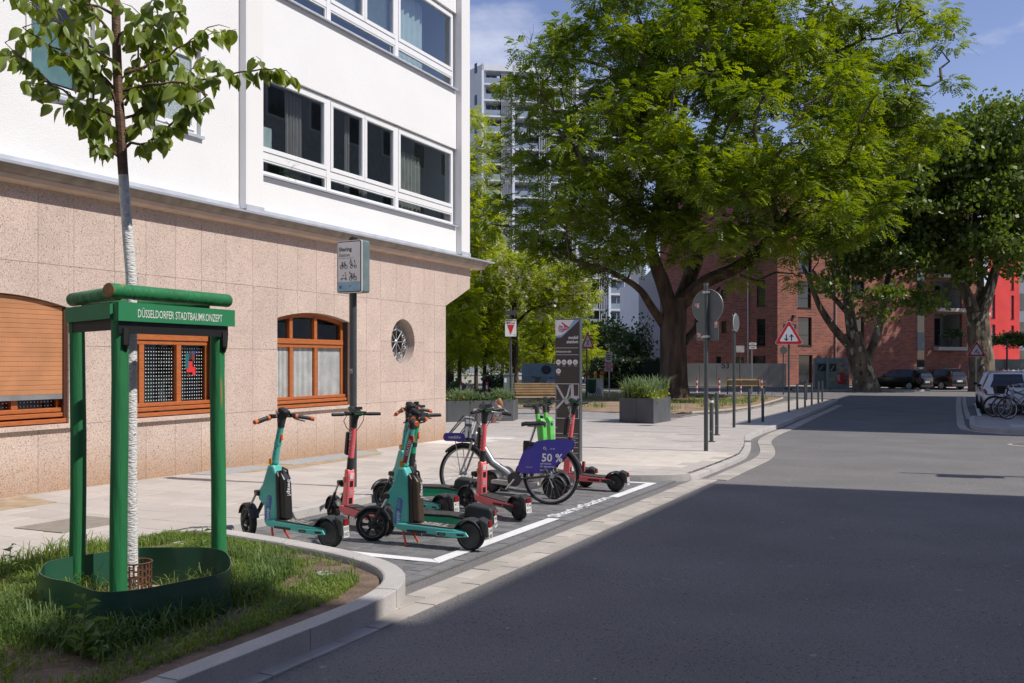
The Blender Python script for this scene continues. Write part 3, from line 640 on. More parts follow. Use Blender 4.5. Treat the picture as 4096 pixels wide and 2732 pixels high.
# --- ground floor windows
sillm = granite
dotm = M('dotted film', (.80, .82, .80), .6); slat_brown = M('brown shutter slat', (.52, .235, .105), .55, var=.10, vs=3, rnd=.05); alu = M('dull aluminium', (.30, .30, .31), .5, .3)
def gf_window(w, film, shutter, mulls, transom=None, label=None):
    A, B, zb, ze, zt = w; q1 = QG-.13
    m = MB(); m.prism([W(A-.04, QG-.26, zb-.012), W(A-.04, QG+.055, zb-.028), W(A-.04, QG+.055, zb-.075), W(A-.04, QG-.26, zb-.075)], SDIR*(B-A+.08)); m.build('window_sill', granite, house)
    # outer frame following the arch
    m = MB(); n = 16; fw = .075
    outer = [(A, zb)]+[(A+(B-A)*k/n, arch(w, A+(B-A)*k/n)) for k in range(n+1)]+[(B, zb)]
    inner = [(A+fw, zb)]+[(A+fw+(B-A-2*fw)*k/n, arch(w, A+fw+(B-A-2*fw)*k/n)-fw) for k in range(n+1)]+[(B-fw, zb)]
    rings = [[W(s, q1-.07, z) for s, z in outer], [W(s, q1, z) for s, z in outer], [W(s, q1, z) for s, z in inner], [W(s, q1-.07, z) for s, z in inner]]
    m.ring(rings, False, False); fr = m.build('window_frame', woodm, house)
    for zz, dd in ((zb-.012, .11), (zb+.06, .085), (zb+.12, .06)):
        MB().sbox(A+.01, B-.01, q1-.07, QG-.13+dd, zz, zz+.052).build('bottom_rail', woodm, fr, bevel=.008)
    zlo = zb+.17
    tops = transom[0] if transom else None
    if transom:
        MB().sbox(A+fw, B-fw, q1-.06, q1+.035, transom[0], transom[0]+.055).build('transom', woodm, fr, bevel=.008)
        MB().sbox(A+fw, B-fw, q1-.06, q1+.055, transom[0]+.06, transom[0]+.145).build('transom', woodm, fr, bevel=.008)
    for s in mulls:
        MB().sbox(s-.045, s+.045, q1-.05, q1+.03, zlo, (transom[0] if transom else zt-.1)).build('mullion', woodm, fr, bevel=.006)
        if transom: MB().sbox(s-.042, s+.042, q1-.05, q1+.022, transom[0]+.146, arch(w, s)-fw*.9).build('mullion', woodm, fr, bevel=.006)
    xs = [A+fw]+list(mulls)+[B-fw]
    zt2 = transom[0] if transom else ze-.05
    for i in range(len(xs)-1):
        a, b = xs[i]+.045*(i > 0), xs[i+1]-.045*(i < len(xs)-2)
        p = MB().sbox(a, b, q1-.03, q1-.025, zlo, zt2).build('pane', panem, fr)
        if transom: MB().sbox(a, b, q1-.03, q1-.025, transom[0]+.146, min(arch(w, a), arch(w, b))-fw*1.05).build('pane', pane, fr)
        f = MB()
        if film == 'dots':
            st = .048
            for x in np.arange(a+.03, b-.02, st):
                for z in np.arange(zlo+.03, zt2-.02, st):
                    f.poly([W(x-.007, q1-.0225, z-.007), W(x+.007, q1-.0225, z-.007), W(x+.007, q1-.0225, z+.007), W(x-.007, q1-.0225, z+.007)])
        elif film == 'stripes':
            for x in np.arange(a+.02, b-.02, .034): f.poly([W(x, q1-.0225, zlo), W(x+.017, q1-.0225, zlo), W(x+.017, q1-.0225, zt2), W(x, q1-.0225, zt2)])
        if f.v: f.build('window_film', dotm, p)
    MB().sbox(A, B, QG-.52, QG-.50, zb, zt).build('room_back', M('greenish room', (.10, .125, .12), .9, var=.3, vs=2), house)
    if shutter is not None:
        z = shutter; k = 0; sh = MB().sbox(A+.055, B-.055, q1+.065, q1+.085, z-.06, z).build('shutter_rail', alu, house)
        while z < zt-.02:
            n = 6; zt_ = [min(z+.0545, arch(w, A+.05+(B-A-.1)*i/n)-.01) for i in range(n+1)]
            if max(zt_) > z+.01:
                pts = [(A+.05, z), (B-.05, z)]+[(A+.05+(B-A-.1)*i/n, max(z+.001, zt_[i])) for i in range(n, -1, -1)]
                m = MB(); m.prism([W(s, q1+.062, zz) for s, zz in pts], QDIR*.02); m.build('shutter_slat', slat_brown, sh, bevel=.004)
            z += .0565; k += 1
        for s0, s1 in ((A+.0, A+.048), (B-.048, B)): MB().sbox(s0, s1, q1+.055, q1+.10, zb, ze-.02).build('shutter_guide', M('dark brown wood', (.09, .03, .015), .5), sh)
    return fr
gf_window(WINS[0], 'dots', 1.20, [7.35, 8.02])
gf_window(WINS[1], 'dots', 2.09, [9.985, 10.68], (1.83, 0))
f3 = gf_window(WINS[2], 'stripes', None, [13.25, 13.93], (1.83, 0))
# coloured sticker of little houses on the middle window
stk = thing('window_sticker', 'red, green and brown house sticker on the dotted window pane', 'sticker', W(10.97, QG-.155, 1.5))
for (ds, dz, w_, h_, col) in ((-.03, 0, .12, .16, (.65, .03, .03)), (.06, -.06, .06, .12, (.65, .03, .03)), (-.08, .08, .07, .22, (.01, .13, .14)), (.0, .16, .10, .10, (.05, .03, .04)), (.05, .14, .05, .10, (.20, .04, .03)), (-.05, -.12, .04, .04, (.12, .03, .02)), (.06, .21, .06, .04, (.03, .06, .25))):
    MB().sbox(10.97+ds-w_/2, 10.97+ds+w_/2, QG-.15, QG-.1485+abs(ds)*.01+dz*.002, 1.52+dz-h_/2, 1.52+dz+h_/2).build('sticker_piece', M('sticker %.2f' % (col[0]+col[2]*3), col, .5, var=.02), stk)
# --- circular window with wrought iron scrolls
iron = M('grey wrought iron', (.42, .43, .44), .45, .5, var=.1)
q2 = QG-.16
rw = MB().lathe([(OR-.002, 0), (OR-.002, .012)], W(OC, QG-.29, OZ), QDIR, 40).build('round_pane', glass('round pane', (.45, .55, .55), .3), house)
MB().torus(W(OC, q2, OZ), QDIR, OR-.02, .012, 40, 6).build('iron_ring', iron, house, smooth=True)
def pol(r, t): return W(OC+r*math.cos(t), q2, OZ+r*math.sin(t))
for k in range(8):
    t = k*math.pi/4; m = MB(); m.tube([pol(.05, t), pol(.2, t), pol(.36 if k % 2 else .42, t)], .009, 6)
    if k % 2 == 0:
        for sg in (-1, 1): m.tube([pol(.25, t), pol(.33, t+sg*.10), pol(.40, t+sg*.20)], [.009, .011, .004], 6)
    o = m.build('iron_bar', iron, house, smooth=True)
    for sg in (-1, 1):
        c = t+sg*.42 if k % 2 == 0 else t+sg*.16
        m = MB(); r0 = .30 if k % 2 else .29; cc = pol(r0, t+sg*.26) ; pts = []
        for i in range(22):
            a = i/21*4.2*math.pi*.62; rr = .085*(1-i/21*.78); pts.append(cc+(SDIR*math.cos(a*sg+t)+ZD*math.sin(a*sg+t))*rr)
        m.tube(pts, .008, 5); m.build('iron_scroll', iron, o, smooth=True)
MB().lathe([(.03, -.02), (.055, 0), (.03, .02)], W(OC, q2, OZ), QDIR, 12).build('iron_rosette', iron, house)
# ================================================================== BUILDINGS ACROSS THE STREET (right of the frame; they throw the big shadows), and two unseen sky blockers behind the viewer
def opposite(name, label, s0, s1, q0, h, depth, mat, gate=None):
    b = thing(name, label, 'building', W((s0+s1)/2, q0+depth/2, -.4))
    MB().sbox(s0, s1, q0, q0+depth, -.5, h-.3).build('wall', mat, b)
    MB().sbox(s0-.0, s1+.0, q0-.0+.02, q0+depth, h-.299, h).build('parapet', M('pale parapet', (.6, .58, .55), .8), b)
    n = int((s1-s0)/3)
    for k in range(n):
        for j in range(int((h-1)/3)):
            sc = s0+(k+.5)*(s1-s0)/n
            w = MB().sbox(sc-.7, sc+.7, q0-.04, q0+.02, .9+3*j, 2.4+3*j).build('window', pvc, b)
            MB().sbox(sc-.6, sc+.6, q0-.06, q0-.042, 1.0+3*j, 2.3+3*j).build('pane', M('dark pane', (.03, .035, .04), .08, var=.02), w)
    return b
op1 = opposite('apartment_house', 'pale plastered apartment house across the street from the sharing bay', -60, 15.0, 9, 14.02, 12, M('plaster grey', (.5, .48, .44), .9))
MB().sbox(-60, 6.6, 9.3, 20.8, 14.021, 16.2).build('roof_storey', M('roof storey', (.42, .42, .43), .8), op1)
op2 = opposite('plastered_tenement', 'white plastered tenement across the street beyond the side gap', 28.6, 61.5, 9, 17.0, 12, M('plaster white', (.55, .55, .54), .9))
op3 = opposite('added_end_house', 'unseen grey plastered house added behind the viewer to block sky light', -75, -62, -24, 15.0, 60, M('plaster brown grey', (.33, .31, .29), .9))  # unseen house, added to keep sky light off the shaded road
op4 = opposite('added_row_house', 'unseen plastered house added along the row behind the viewer as a sky screen', -60, -12.2, -22, 14.0, 12, M('plaster beige', (.45, .42, .37), .9))  # likewise added out of view, screens the road from part of the sky
# ================================================================== STREET FURNITURE
steel = M('dark grey painted steel', (.060, .072, .076), .45, var=.12, vs=5, spec=.5)
steel2 = M('sign back grey', (.105, .125, .128), .55, var=.06, vs=3)
galv = M('galvanised steel', (.50, .51, .52), .4, .6, var=.1)
blackp = M('black plastic', (.016, .016, .017), .45, var=.1)
blackr = M('black rubber', (.017, .017, .017), .75, var=.15, vs=20)
white = M('white sign sheet', (.80, .80, .79), .45, var=.02)
red = M('sign red', (.62, .025, .03), .4, var=.03)
ink = M('black ink', (.02, .02, .022), .5, var=.02)
redw = M('marker red', (.65, .03, .03), .5, var=.04)
def cyl(p, h, r, n=12): return MB().lathe([(r, 0), (r, h)], p, ZD, n)
def base_pt(u, v, h=HP): s, q = GP(u, v, h); return WG(s, q, h)
CF = (Vector((1, 0, 0)), Vector((0, 0, 1)))
# --- sign: Sharing Station
p0 = base_pt(1413, 1947); RX = (QDIR*.93-SDIR*.37*0+SDIR*-.10).normalized(); NX = RX.cross(ZD).normalized()
if NX.y > 0: NX = -NX
sg = thing('sharing_station_sign', 'white sharing station sign with vehicle pictograms on a tall dark grey pole', 'sign', p0)
MB().tube([p0, p0+ZD*3.12], .045, 16).build('pole', steel, sg, smooth=True); MB().lathe([(.053, 0), (.053, .06), (.03, .085)], p0+ZD*3.10, ZD, 14).build('pole_cap', blackp, sg)
def rounded(c, r, u, w, h, rad, n=5):
    pts = []
    for cx, cy, a0 in ((w/2-rad, h/2-rad, 0), (-w/2+rad, h/2-rad, 90), (-w/2+rad, -h/2+rad, 180), (w/2-rad, -h/2+rad, 270)):
        for k in range(n+1): t = R(a0+90*k/n); pts.append(c+r*(cx+rad*math.cos(t))+u*(cy+rad*math.sin(t)))
    return pts
cS = p0+ZD*2.79+NX*.065; SW, SH_ = .405, .665
MB().prism(rounded(cS-NX*.14, RX, ZD, SW, SH_, .03), NX*.139).build('sign_box', M('teal grey box', (.16, .22, .225), .45), sg)
MB().prism(rounded(cS, RX, ZD, SW, SH_, .03), NX*.012).build('rim', white, sg)
MB().prism(rounded(cS+NX*.0125, RX, ZD, SW-.022, SH_-.022, .024), NX*.003).build('outline', ink, sg)
fc = MB().prism(rounded(cS+NX*.0158, RX, ZD, SW-.044, SH_-.044, .02), NX*.003).build('sign_face', white, sg)
MB().prism([cS+NX*.0192+RX*x+ZD*z for x, z in ((-.18, -.31), (.18, -.31), (.18, -.19), (-.18, -.19))], NX*.002).build('blue_band', M('pale blue band', (.33, .55, .68), .5), sg)
fN = NX*.0205
def stx(t, x, z, w, bold=0, mat=ink, h=None): return text(t, cS+fN+RX*x+ZD*z, RX, ZD, w, mat, fc, bold=bold, align=1, height=h)
stx('Sharing', -.165, .215, .21, .022); stx('Station', -.165, .150, .175); stx('Mieten & Rückgeben von Zweirad-Leihfahrzeugen', -.165, .108, .24, .012)
def line2(m, pts, r=.0035, o=None): m.tube([cS+fN+RX*x+ZD*z for x, z in pts], r, 4)
def circ(m, x, z, r, w=.0035): m.torus(cS+fN+RX*x+ZD*z, NX, r, w, 16, 4)
def ic_bike(x, z, plug=False):
    m = MB(); circ(m, x-.035, z, .024); circ(m, x+.035, z, .024); line2(m, [(x-.035, z), (x-.008, z+.003), (x+.02, z+.045), (x-.02, z+.045), (x-.008, z+.003)]); line2(m, [(x-.035, z), (x-.02, z+.045), (x-.024, z+.06)]); line2(m, [(x+.035, z), (x+.015, z+.06), (x+.03, z+.065)]); line2(m, [(x-.035, z+.06), (x-.012, z+.06)])
    if plug: line2(m, [(x-.05, z+.06), (x-.05, z+.085)], .006); line2(m, [(x-.05, z+.06), (x-.03, z+.03)], .002)
    m.build('pictogram', ink, fc)
ic_bike(-.085, .0); ic_bike(.065, -.15, True)
m = MB(); circ(m, .04, -.005, .018); circ(m, .105, -.005, .018); line2(m, [(.03, .02), (.065, .02), (.075, .0), (.095, .0), (.10, .03), (.09, .075)]); line2(m, [(.015, .03), (.05, .03), (.05, .055), (.015, .055), (.015, .03)]); line2(m, [(.08, .078), (.1, .074)]); line2(m, [(.03, .06), (.03, .09)], .006); m.build('pictogram', ink, fc)
m = MB(); circ(m, -.12, -.155, .010); circ(m, -.05, -.155, .010); line2(m, [(-.12, -.148), (-.06, -.148), (-.05, -.14), (-.055, -.075), (-.068, -.072)]); line2(m, [(-.095, -.12), (-.095, -.10)], .006); m.build('pictogram', ink, fc)
blu = M('logo blue', (.05, .12, .35), .5)
MB().prism([cS+fN+RX*x+ZD*z for x, z in ((-.155, -.275), (-.12, -.275), (-.12, -.235), (-.135, -.245), (-.155, -.24))], NX*.0015).build('crest', blu, fc)
stx('Landeshauptstadt', -.11, -.247, .07, .0, blu); stx('Düsseldorf', -.11, -.262, .045, 0, blu); stx('Connected Mobility', .05, -.243, .105, .015); stx('Düsseldorf', .05, -.258, .05)
m = MB(); m.torus(cS+fN+RX*.025-ZD*.252, NX, .012, .004, 10, 4, 0, 4.5); m.build('swirl', ink, fc)
MB().sbox(0, .001, 0, .001, 0, .001) ; st_ = MB().prism([p0+ZD*1.47-SDIR*.046+QDIR*x+ZD*z for x, z in ((-.03, -.03), (.02, -.03), (.02, .03), (-.03, .03))], SDIR*-.002).build('sticker', M('worn sticker', (.6, .55, .5), .7, col2=(.2, .1, .1), vs=60), sg)
# --- mobil station stele
s0, q0 = 14.95, -6.08; st = thing('station_stele', 'tall dark information stele with mobil station heading and street map', 'information stele', WG(s0, q0+.22, HP))
zb = gz(s0)+HP; SWd, SHt, STh = .43, 2.33, .11
dk = M('stele anthracite', (.045, .042, .043), .35, var=.08, coat=.2); sd = M('stele side blue grey', (.075, .088, .10), .4, var=.05)
MB().sbox(s0, s0+STh, q0, q0+SWd, zb, zb+SHt).build('body', sd, st, bevel=.004)
face = MB().sbox(s0-.012, s0-.001, q0+.004, q0+SWd-.004, zb+.01, zb+SHt-.008).build('front_panel', dk, st)
def sp(x, z, e=.0135): return W(s0-e, q0+x*SWd, zb+z*SHt)
def spoly(pts, mat, e=.0135, name='print', par=None): return MB().prism([sp(x, z, e) for x, z in pts], -SDIR*.0012).build(name, mat, par or face)
pw = M('print white', (.82, .82, .82), .5, var=.02)
spoly([(.012, .955), (.55, .992), (.97, .992), (.97, .985), (.45, .90), (.25, .868), (.012, .868)], M('print pale blue', (.30, .50, .75), .5), .0133)
spoly([(.012, .992), (.78, .992), (.42, .905), (.25, .885), (.012, .88)], pw, .0136)
m = MB(); m.torus(sp(.24, .935, .015), SDIR, .055, .014, 18, 4, .9, 5.4); m.build('arrow_ring', M('logo pale blue', (.35, .5, .8), .5), face)
spoly([(.14, .945), (.30, .95), (.27, .978), (.60, .938), (.27, .900), (.30, .922), (.14, .925)], M('logo red', (.7, .06, .03), .5), .016)
text('mobil.nrw', sp(.34, .936, .0175), QDIR, ZD, .15, pw, face, bold=.02)
for t, z in (('mobil', .868), ('station', .838)): text(t, sp(.94, z, .0142), QDIR, ZD, .165 if t == 'mobil' else .20, pw, face, bold=.02, align=-1)
for z in (.795, .747, .195, .165, .135, .098, .06): spoly([(.03, z-.0012), (.95, z-.0012), (.95, z+.0012), (.03, z+.0012)], pw)
text('Schinkelstraße', sp(.04, .77, .0142), QDIR, ZD, .27, pw, face, bold=.012, align=1)
for k, (x, z) in enumerate(((.14, .695), (.37, .695), (.60, .695), (.83, .695), (.14, .632))):
    d = MB().lathe([(.042, 0), (.042, .0012)], sp(x, z), -SDIR, 20).build('icon_disc', pw, face)
    m = MB()
    def sl_(pts): m.tube([sp(x, z, .0155)+QDIR*a+ZD*b for a, b in pts], .0026, 4)
    if k in (0, 4): sl_([(-.024, -.008), (-.022, .004), (-.010, .014), (.010, .014), (.02, .004), (.024, -.008), (-.024, -.008)])
    elif k == 1: m.torus(sp(x-.035, z-.003, .0155), SDIR, .011, .002, 12, 4); m.torus(sp(x+.035, z-.003, .0155), SDIR, .011, .002, 12, 4); sl_([(-.014, -.006), (0, .012), (.014, -.006)])
    elif k == 2: sl_([(-.006, -.02), (-.006, .02), (.008, .02), (.008, -.02), (-.006, -.02)])
    else: m.torus(sp(x-.03, z-.004, .0155), SDIR, .009, .002, 12, 4); m.torus(sp(x+.03, z-.004, .0155), SDIR, .009, .002, 12, 4); sl_([(-.013, -.006), (.006, -.006), (.013, .02)])
    m.build('icon', ink, d)
    text(['Carsharing', 'Fahrrad-', 'Reparatur-', 'Sharing-', 'E-Auto'][k], sp(x, z-.026, .0142), QDIR, ZD, .055, pw, face, bold=.01)
mp_ = spoly([(.03, .30), (.97, .30), (.97, .545), (.03, .545)], pw, .0133, 'map_sheet'); spoly([(.045, .3035), (.955, .3035), (.955, .5415), (.045, .5415)], M('map dark', (.05, .045, .045), .5), .0148, 'map_field', face)
rdm = M('map road', (.55, .55, .58), .5)
def mroad(a, b, w): 
    A, B = sp(a[0], a[1], .0162), sp(b[0], b[1], .0162); d = (B-A).normalized(); n = d.cross(SDIR).normalized()*w/2; MB().prism([A-n, B-n, B+n, A+n], -SDIR*.0006).build('map_road', rdm, mp_)
for a, b, w in (((.06, .535), (.62, .36), .035), ((.06, .37), (.50, .455), .035), ((.50, .455), (.62, .535), .03), ((.70, .54), (.72, .44), .05), ((.72, .44), (.62, .31), .05), ((.46, .44), (.62, .34), .03)): mroad(a, b, w)
spoly([(.50, .43), (.66, .37), (.66, .47)], M('map green', (.25, .45, .25), .5), .0172, 'map_green', mp_); spoly([(.76, .37), (.955, .37), (.955, .46), (.76, .46)], rdm, .0172, 'map_block', mp_)
text('W', sp(.06, .235, .0142), QDIR, ZD, .03, pw, face, bold=.02)
for x, z, t, w in ((.66, .178, 'Landeshauptstadt', .1), (.66, .172, 'Düsseldorf', .06), (.66, .15, 'Mobilität', .075), (.66, .143, 'Station', .06), (.06, .15, 'Connected Mobility', .12)): text(t, sp(x, z, .0142), QDIR, ZD, w, pw, face, bold=.01, align=1)
spoly([(.55, .169), (.63, .169), (.63, .182), (.55, .182)], pw)
m = MB(); m.torus(sp(.59, .148, .015), SDIR, .014, .004, 10, 4, 0, 4.6); m.build('swirl', pw, face)
for k in range(6): spoly([(.3, .127-k*.0045), (.85-.05*(k % 3), .127-k*.0045), (.85-.05*(k % 3), .1285-k*.0045), (.3, .1285-k*.0045)], pw, name='text_line')
# --- round sign seen from behind with plate
p = base_pt(2824, 1804); rs = thing('round_traffic_sign', 'large round traffic sign seen from its grey back with a plate below, near the kerb', 'traffic sign', p)
MB().tube([p, p+ZD*3.08], .040, 16).build('pole', steel, rs, smooth=True); MB().lathe([(.044, 0), (.044, .05)], p+ZD*3.06, ZD, 12).build('pole_cap', steel2, rs)
nb = (SDIR*.97+QDIR*.25).normalized(); rb = nb.cross(ZD).normalized()
cD = p+ZD*2.68+nb*.055; MB().lathe([(.315, 0), (.318, .004), (.318, .012), (.31, .014)], cD, nb, 40).build('disc', steel2, rs); MB().torus(cD+nb*.007, nb, .316, .006, 40, 5).build('rim', galv, rs)
cP = p+ZD*2.22+nb*.05; MB().prism(rounded(cP, rb, ZD, .455, .35, .03), nb*.012).build('plate', steel2, rs)
for z in (2.94, 2.12): MB().lathe([(.047, -.022), (.047, .022)], p+ZD*z, ZD, 14).build('clamp', galv, rs); MB().box(p+ZD*z-nb*.0+rb*0, (.15, .012, .03), (rb, nb, ZD)).build('clamp_bar', galv, rs)
for dx, dz, w_, h_ in ((.19, 2.70, .05, .09), (.24, 2.72, .035, .05), (.10, 2.11, .045, .04), (.17, 2.15, .065, .08), (-.18, 2.34, .06, .12)):
    MB().prism([p+ZD*dz-rb*dx*(-1 if dx < 0 else 1)*(1 if dx > 0 else -1)*1.0+rb*x+ZD*z+nb*.0485 if dz > 2.5 else p+ZD*dz-rb*dx+rb*x+ZD*z+nb*.044 for x, z in ((-w_/2, -h_/2), (w_/2, -h_/2), (w_/2, h_/2), (-w_/2, h_/2))], -nb*.0015).build('sticker', M('pale sticker', (.7, .6, .58), .6, col2=(.45, .12, .10), vs=22), rs)
# --- bollards
bl = [(2846, 1768, .92, 1), (2867, 1741, .98, 1), (2997, 1691, .97, 0), (3051, 1688, .98, 0), (3189, 1638, .97, 0), (3220, 1629, .97, 0), (3226, 1600, .97, 0), (3247, 1621, .97, 0), (3273, 1613, .97, 0), (3289, 1606, .97, 0)]
bn = ['bollard with white band right beside the round sign pole', 'bollard with foot plate just behind the white banded one', 'bollard nearest the thin pole with the edge-on sign', 'tall grey bollard on the kerb corner left of the warning triangle', 'first bollard right of the warning triangle pole', 'second bollard right of the warning triangle pole', 'bollard set back behind the kerb row', 'third bollard right of the warning triangle pole', 'last but one bollard at the kerb end', 'farthest bollard at the kerb end']
for (u, v, h, foot), lb in zip(bl, bn):
    s_, q_ = GP(u, v, HP); p = WG(s_, q_, HP); b = thing('bollard', 'dark grey steel '+lb, 'bollard', p, 'steel bollards along the kerb')
    MB().lathe([(.041, 0), (.041, h-.012), (.036, h), (.0, h)], p, ZD, 14, False).build('post', steel, b, smooth=True)
    if foot:
        MB().lathe([(.085, 0), (.085, .012), (.05, .022)], p, ZD, 16).build('foot_plate', steel, b)
        MB().lathe([(.012, 0), (.012, .006)], p-SDIR*.041+ZD*.22, -SDIR, 10).build('lock', galv, b)
    if 'white band right' in lb: MB().lathe([(.0425, 0), (.0425, .05)], p+ZD*(h-.10), ZD, 14, False).build('reflector_band', white, b)
# --- thin pole with edge-on round sign
p = base_pt(2936, 1710); ts_ = thing('small_round_sign', 'small round sign seen edge-on on a slim dark pole beside the bollards', 'traffic sign', p)
MB().tube([p, p+ZD*3.02], .038, 14).build('pole', steel, ts_, smooth=True); nn = (QDIR*.97-SDIR*.12).normalized()
MB().lathe([(.225, 0), (.228, .01), (.225, .014)], p+ZD*2.74+nn*.05, nn, 30).build('disc', steel2, ts_); MB().torus(p+ZD*2.74+nn*.058, nn, .226, .006, 30, 5).build('rim', white, ts_)
for z in (2.93, 2.55): MB().lathe([(.043, -.018), (.043, .018)], p+ZD*z, ZD, 12).build('clamp', galv, ts_)
MB().prism([p+ZD*2.72+nn*.049+SDIR*x+ZD*z for x, z in ((-.1, -.1), (.02, -.1), (.02, .1), (-.1, .1))], -nn*.002).build('sticker', M('yellow sticker', (.7, .6, .2), .6, col2=(.3, .5, .6), vs=12), ts_)
# --- warning triangle
def triangle(name, label, p, hpole, side, n, polemat=steel, draw=None, zb=None, grp=None):
    t = thing(name, label, 'traffic sign', p, grp); r = ZD.cross(n).normalized()
    if r.x < 0: r = -r
    MB().tube([p, p+ZD*hpole], .036, 12).build('pole', polemat, t, smooth=True)
    h = side*.866; c = p+ZD*(zb+h*.38)+n*.045
    def tri(k, e, th, mat, nm):
        pts = []
        for a in (90, 210, 330):
            ctr = c+(r*math.cos(R(a))+ZD*math.sin(R(a)))*side*.577*k*.88
            for d in (-40, 0, 40): pts.append(ctr+(r*math.cos(R(a+d))+ZD*math.sin(R(a+d)))*side*.07*k)
        return MB().prism([q+n*e for q in pts], n*th).build(nm, mat, t)
    tri(1.0, 0, .012, white, 'sign_plate'); tri(.965, .0123, .002, red, 'red_border'); tri(.66, .0146, .002, white, 'sign_field')
    if draw: draw(t, c+n*.0172, r, n, side)
    return t
def two_way(t, c, r, n, sd_):
    for x, d in ((-.085, -1), (.085, 1)):
        m = MB(); k = sd_/.9
        def pp(a, b): return c+r*(x*k+a*k)+ZD*((b*d)*k-.055*k)
        for q in ([(-.018, -.11), (.018, -.11), (.018, .11), (-.018, .11)], [(0, .115), (-.08, .035), (-.055, .02), (.0, .075)], [(0, .115), (.08, .035), (.055, .02), (.0, .075)]): m.prism([pp(*z) for z in q], n*.0015)
        m.build('arrow', ink, t)
fcam = Vector((-.15, -1, 0)).normalized()
triangle('two_way_traffic_sign', 'red bordered warning triangle with up and down arrows at the kerb', base_pt(3155, 1649), 3.32, .93, fcam, draw=two_way, zb=2.42)
def works(t, c, r, n, sd_):
    m = MB(); k = sd_/.9
    for q in ([(-.02, -.02), (.04, .03), (.02, .07), (-.05, .03)], [(-.05, .03), (-.03, -.02), (-.09, -.13), (-.12, -.13)], [(-.01, -.02), (-.04, -.02), (-.02, -.13), (.0, -.13)], [(.02, .03), (.10, -.06), (.09, -.07), (.01, .01)], [(.02, -.13), (.19, -.13), (.10, -.06)]): m.prism([c+r*a*k+ZD*b*k for a, b in q], n*.0015)
    m.ball(c+r*(.045*k)+ZD*.10*k, .026*k, 8, 5); m.build('workman', ink, t)
pw_ = WG(*GP(3905, 1572, 0), 0); pw_ = PY(3905, 1600, 50); pw_.z = gz(50)
triangle('roadworks_sign', 'red bordered roadworks triangle on a pale pole behind the white cars', pw_, 2.9, .86, fcam, galv, works, 2.22)
def cross_sym(t, c, r, n, sd_):
    m = MB(); m.prism([c+r*a+ZD*b for a, b in ((-.1, -.13), (-.06, -.13), (.1, .13), (.06, .13))], n*.001); m.prism([c+r*a+ZD*b+n*.001 for a, b in ((.1, -.13), (.06, -.13), (-.1, .13), (-.06, .13))], n*.001); m.build('cross', ink, t)
pj = PY(2347, 1586, 46); pj.z = gz(45)+HP
triangle('priority_sign', 'narrow looking warning triangle on a dark pole right of the information stele', pj, 3.2, .9, (SDIR*-.35+QDIR*.9).normalized(), steel, cross_sym, 2.45)
# --- benches
slatw = M('bench wood', (.52, .36, .18), .6, var=.15, vs=4, rnd=.08)
def bench(name, label, p, ang, L_=1.8, back=5, seat=4, group=None):
    b = thing(name, label, 'bench', p, group, local=True, rz=ang)
    for sx in (-1, 1):
        m = MB(); x = sx*(L_/2-.06)
        m.tube([(x, -.28, 0), (x, -.25, .42)], .028, 6); m.tube([(x, .20, 0), (x, .17, .42), (x, .30, .92)], .028, 6); m.tube([(x, -.27, .41), (x, .18, .41)], .024, 6); m.build('side_frame', steel, b)
        MB().tube([(x, -.26, .42), (x, -.27, .63), (x, .22, .65)], .022, 6).build('arm_rest', steel, b)
    for k in range(seat): MB().box((0, -.24+k*.115, .445), (L_, .10, .035)).build('seat_slat', slatw, b, bevel=.005)
    for k in range(back): MB().box((0, .195+k*.028, .53+k*.085), (L_, .03, .072), (Vector((1, 0, 0)), Vector((0, .95, .3)).normalized()*-1, Vector((0, -.3, .95)).normalized())).build('back_slat', slatw, b, bevel=.005)
    return b
s_, q_ = GP(2150, 1662, HP+.05); pb = PY(2165, 1662, 33.0); pb.z = gz(30)+HP+.12
bench('park_bench', 'wooden slatted bench standing in front of the blue paper container', pb, R(4), 1.9)
pb = PY(2972, 1592, 53.0); pb.z = gz(50)+HP+.1
bb = bench('park_bench', 'wooden slatted bench on the tree bed seen in front of wall number 53', pb, R(172), 1.75, 4, 4)
pb2 = PY(3030, 1596, 53.5); pb2.z = gz(50)+HP+.1
st2 = thing('backless_bench', 'low backless wooden bench next to the slatted bench before the concrete wall', 'bench', pb2, None, True, R(172))
for k in range(4): MB().box((0, -.2+k*.12, .45), (.85, .105, .035)).build('seat_slat', slatw, st2)
for sx in (-1, 1): MB().tube([(sx*.38, -.2, 0), (sx*.38, -.2, .43), (sx*.38, .2, .43), (sx*.38, .2, 0)], .026, 6).build('leg', steel, st2)
MB().tube([(-.42, .2, .45), (-.42, .2, .66), (.42, .2, .66), (.42, .2, .45)], .02, 6).build('arm_rest', galv, st2)
# --- planters
plm = M('planter steel', (.090, .098, .105), .5, var=.12, vs=2.5)
def planter(name, label, c4, h, parts):
    cx = sum(a for a, b in c4)/4, sum(b for a, b in c4)/4; p = thing(name, label, 'planter', WG(*cx, HP))
    z0 = gz(cx[0])+HP; a, b, c, d = [W(s, q, z0) for s, q in c4]
    for (e, f, n) in ((a, b, parts), (b, c, 2), (c, d, parts), (d, a, 2)):
        inn = (sum((a, b, c, d), Vector())/4-(e+f)/2).normalized()*.03
        for k in range(n):
            x, y = e+(f-e)*(k/n), e+(f-e)*((k+1)/n); g_ = (f-e).normalized()*.004
            MB().prism([x+g_, y-g_, y-g_+inn, x+g_+inn], ZD*h).build('side_panel', plm, p)
    MB().poly([q+ZD*(h-.06) for q in (a, b, c, d)]).build('soil', soilm, p)
    return p, z0+h-.06
PLA = [(26.61, -8.86), (26.37, -7.79), (28.17, -7.80), (28.4, -8.87)]
planter('steel_planter', 'square dark grey steel planter of grasses in front of the big tree', PLA, .71, 2)
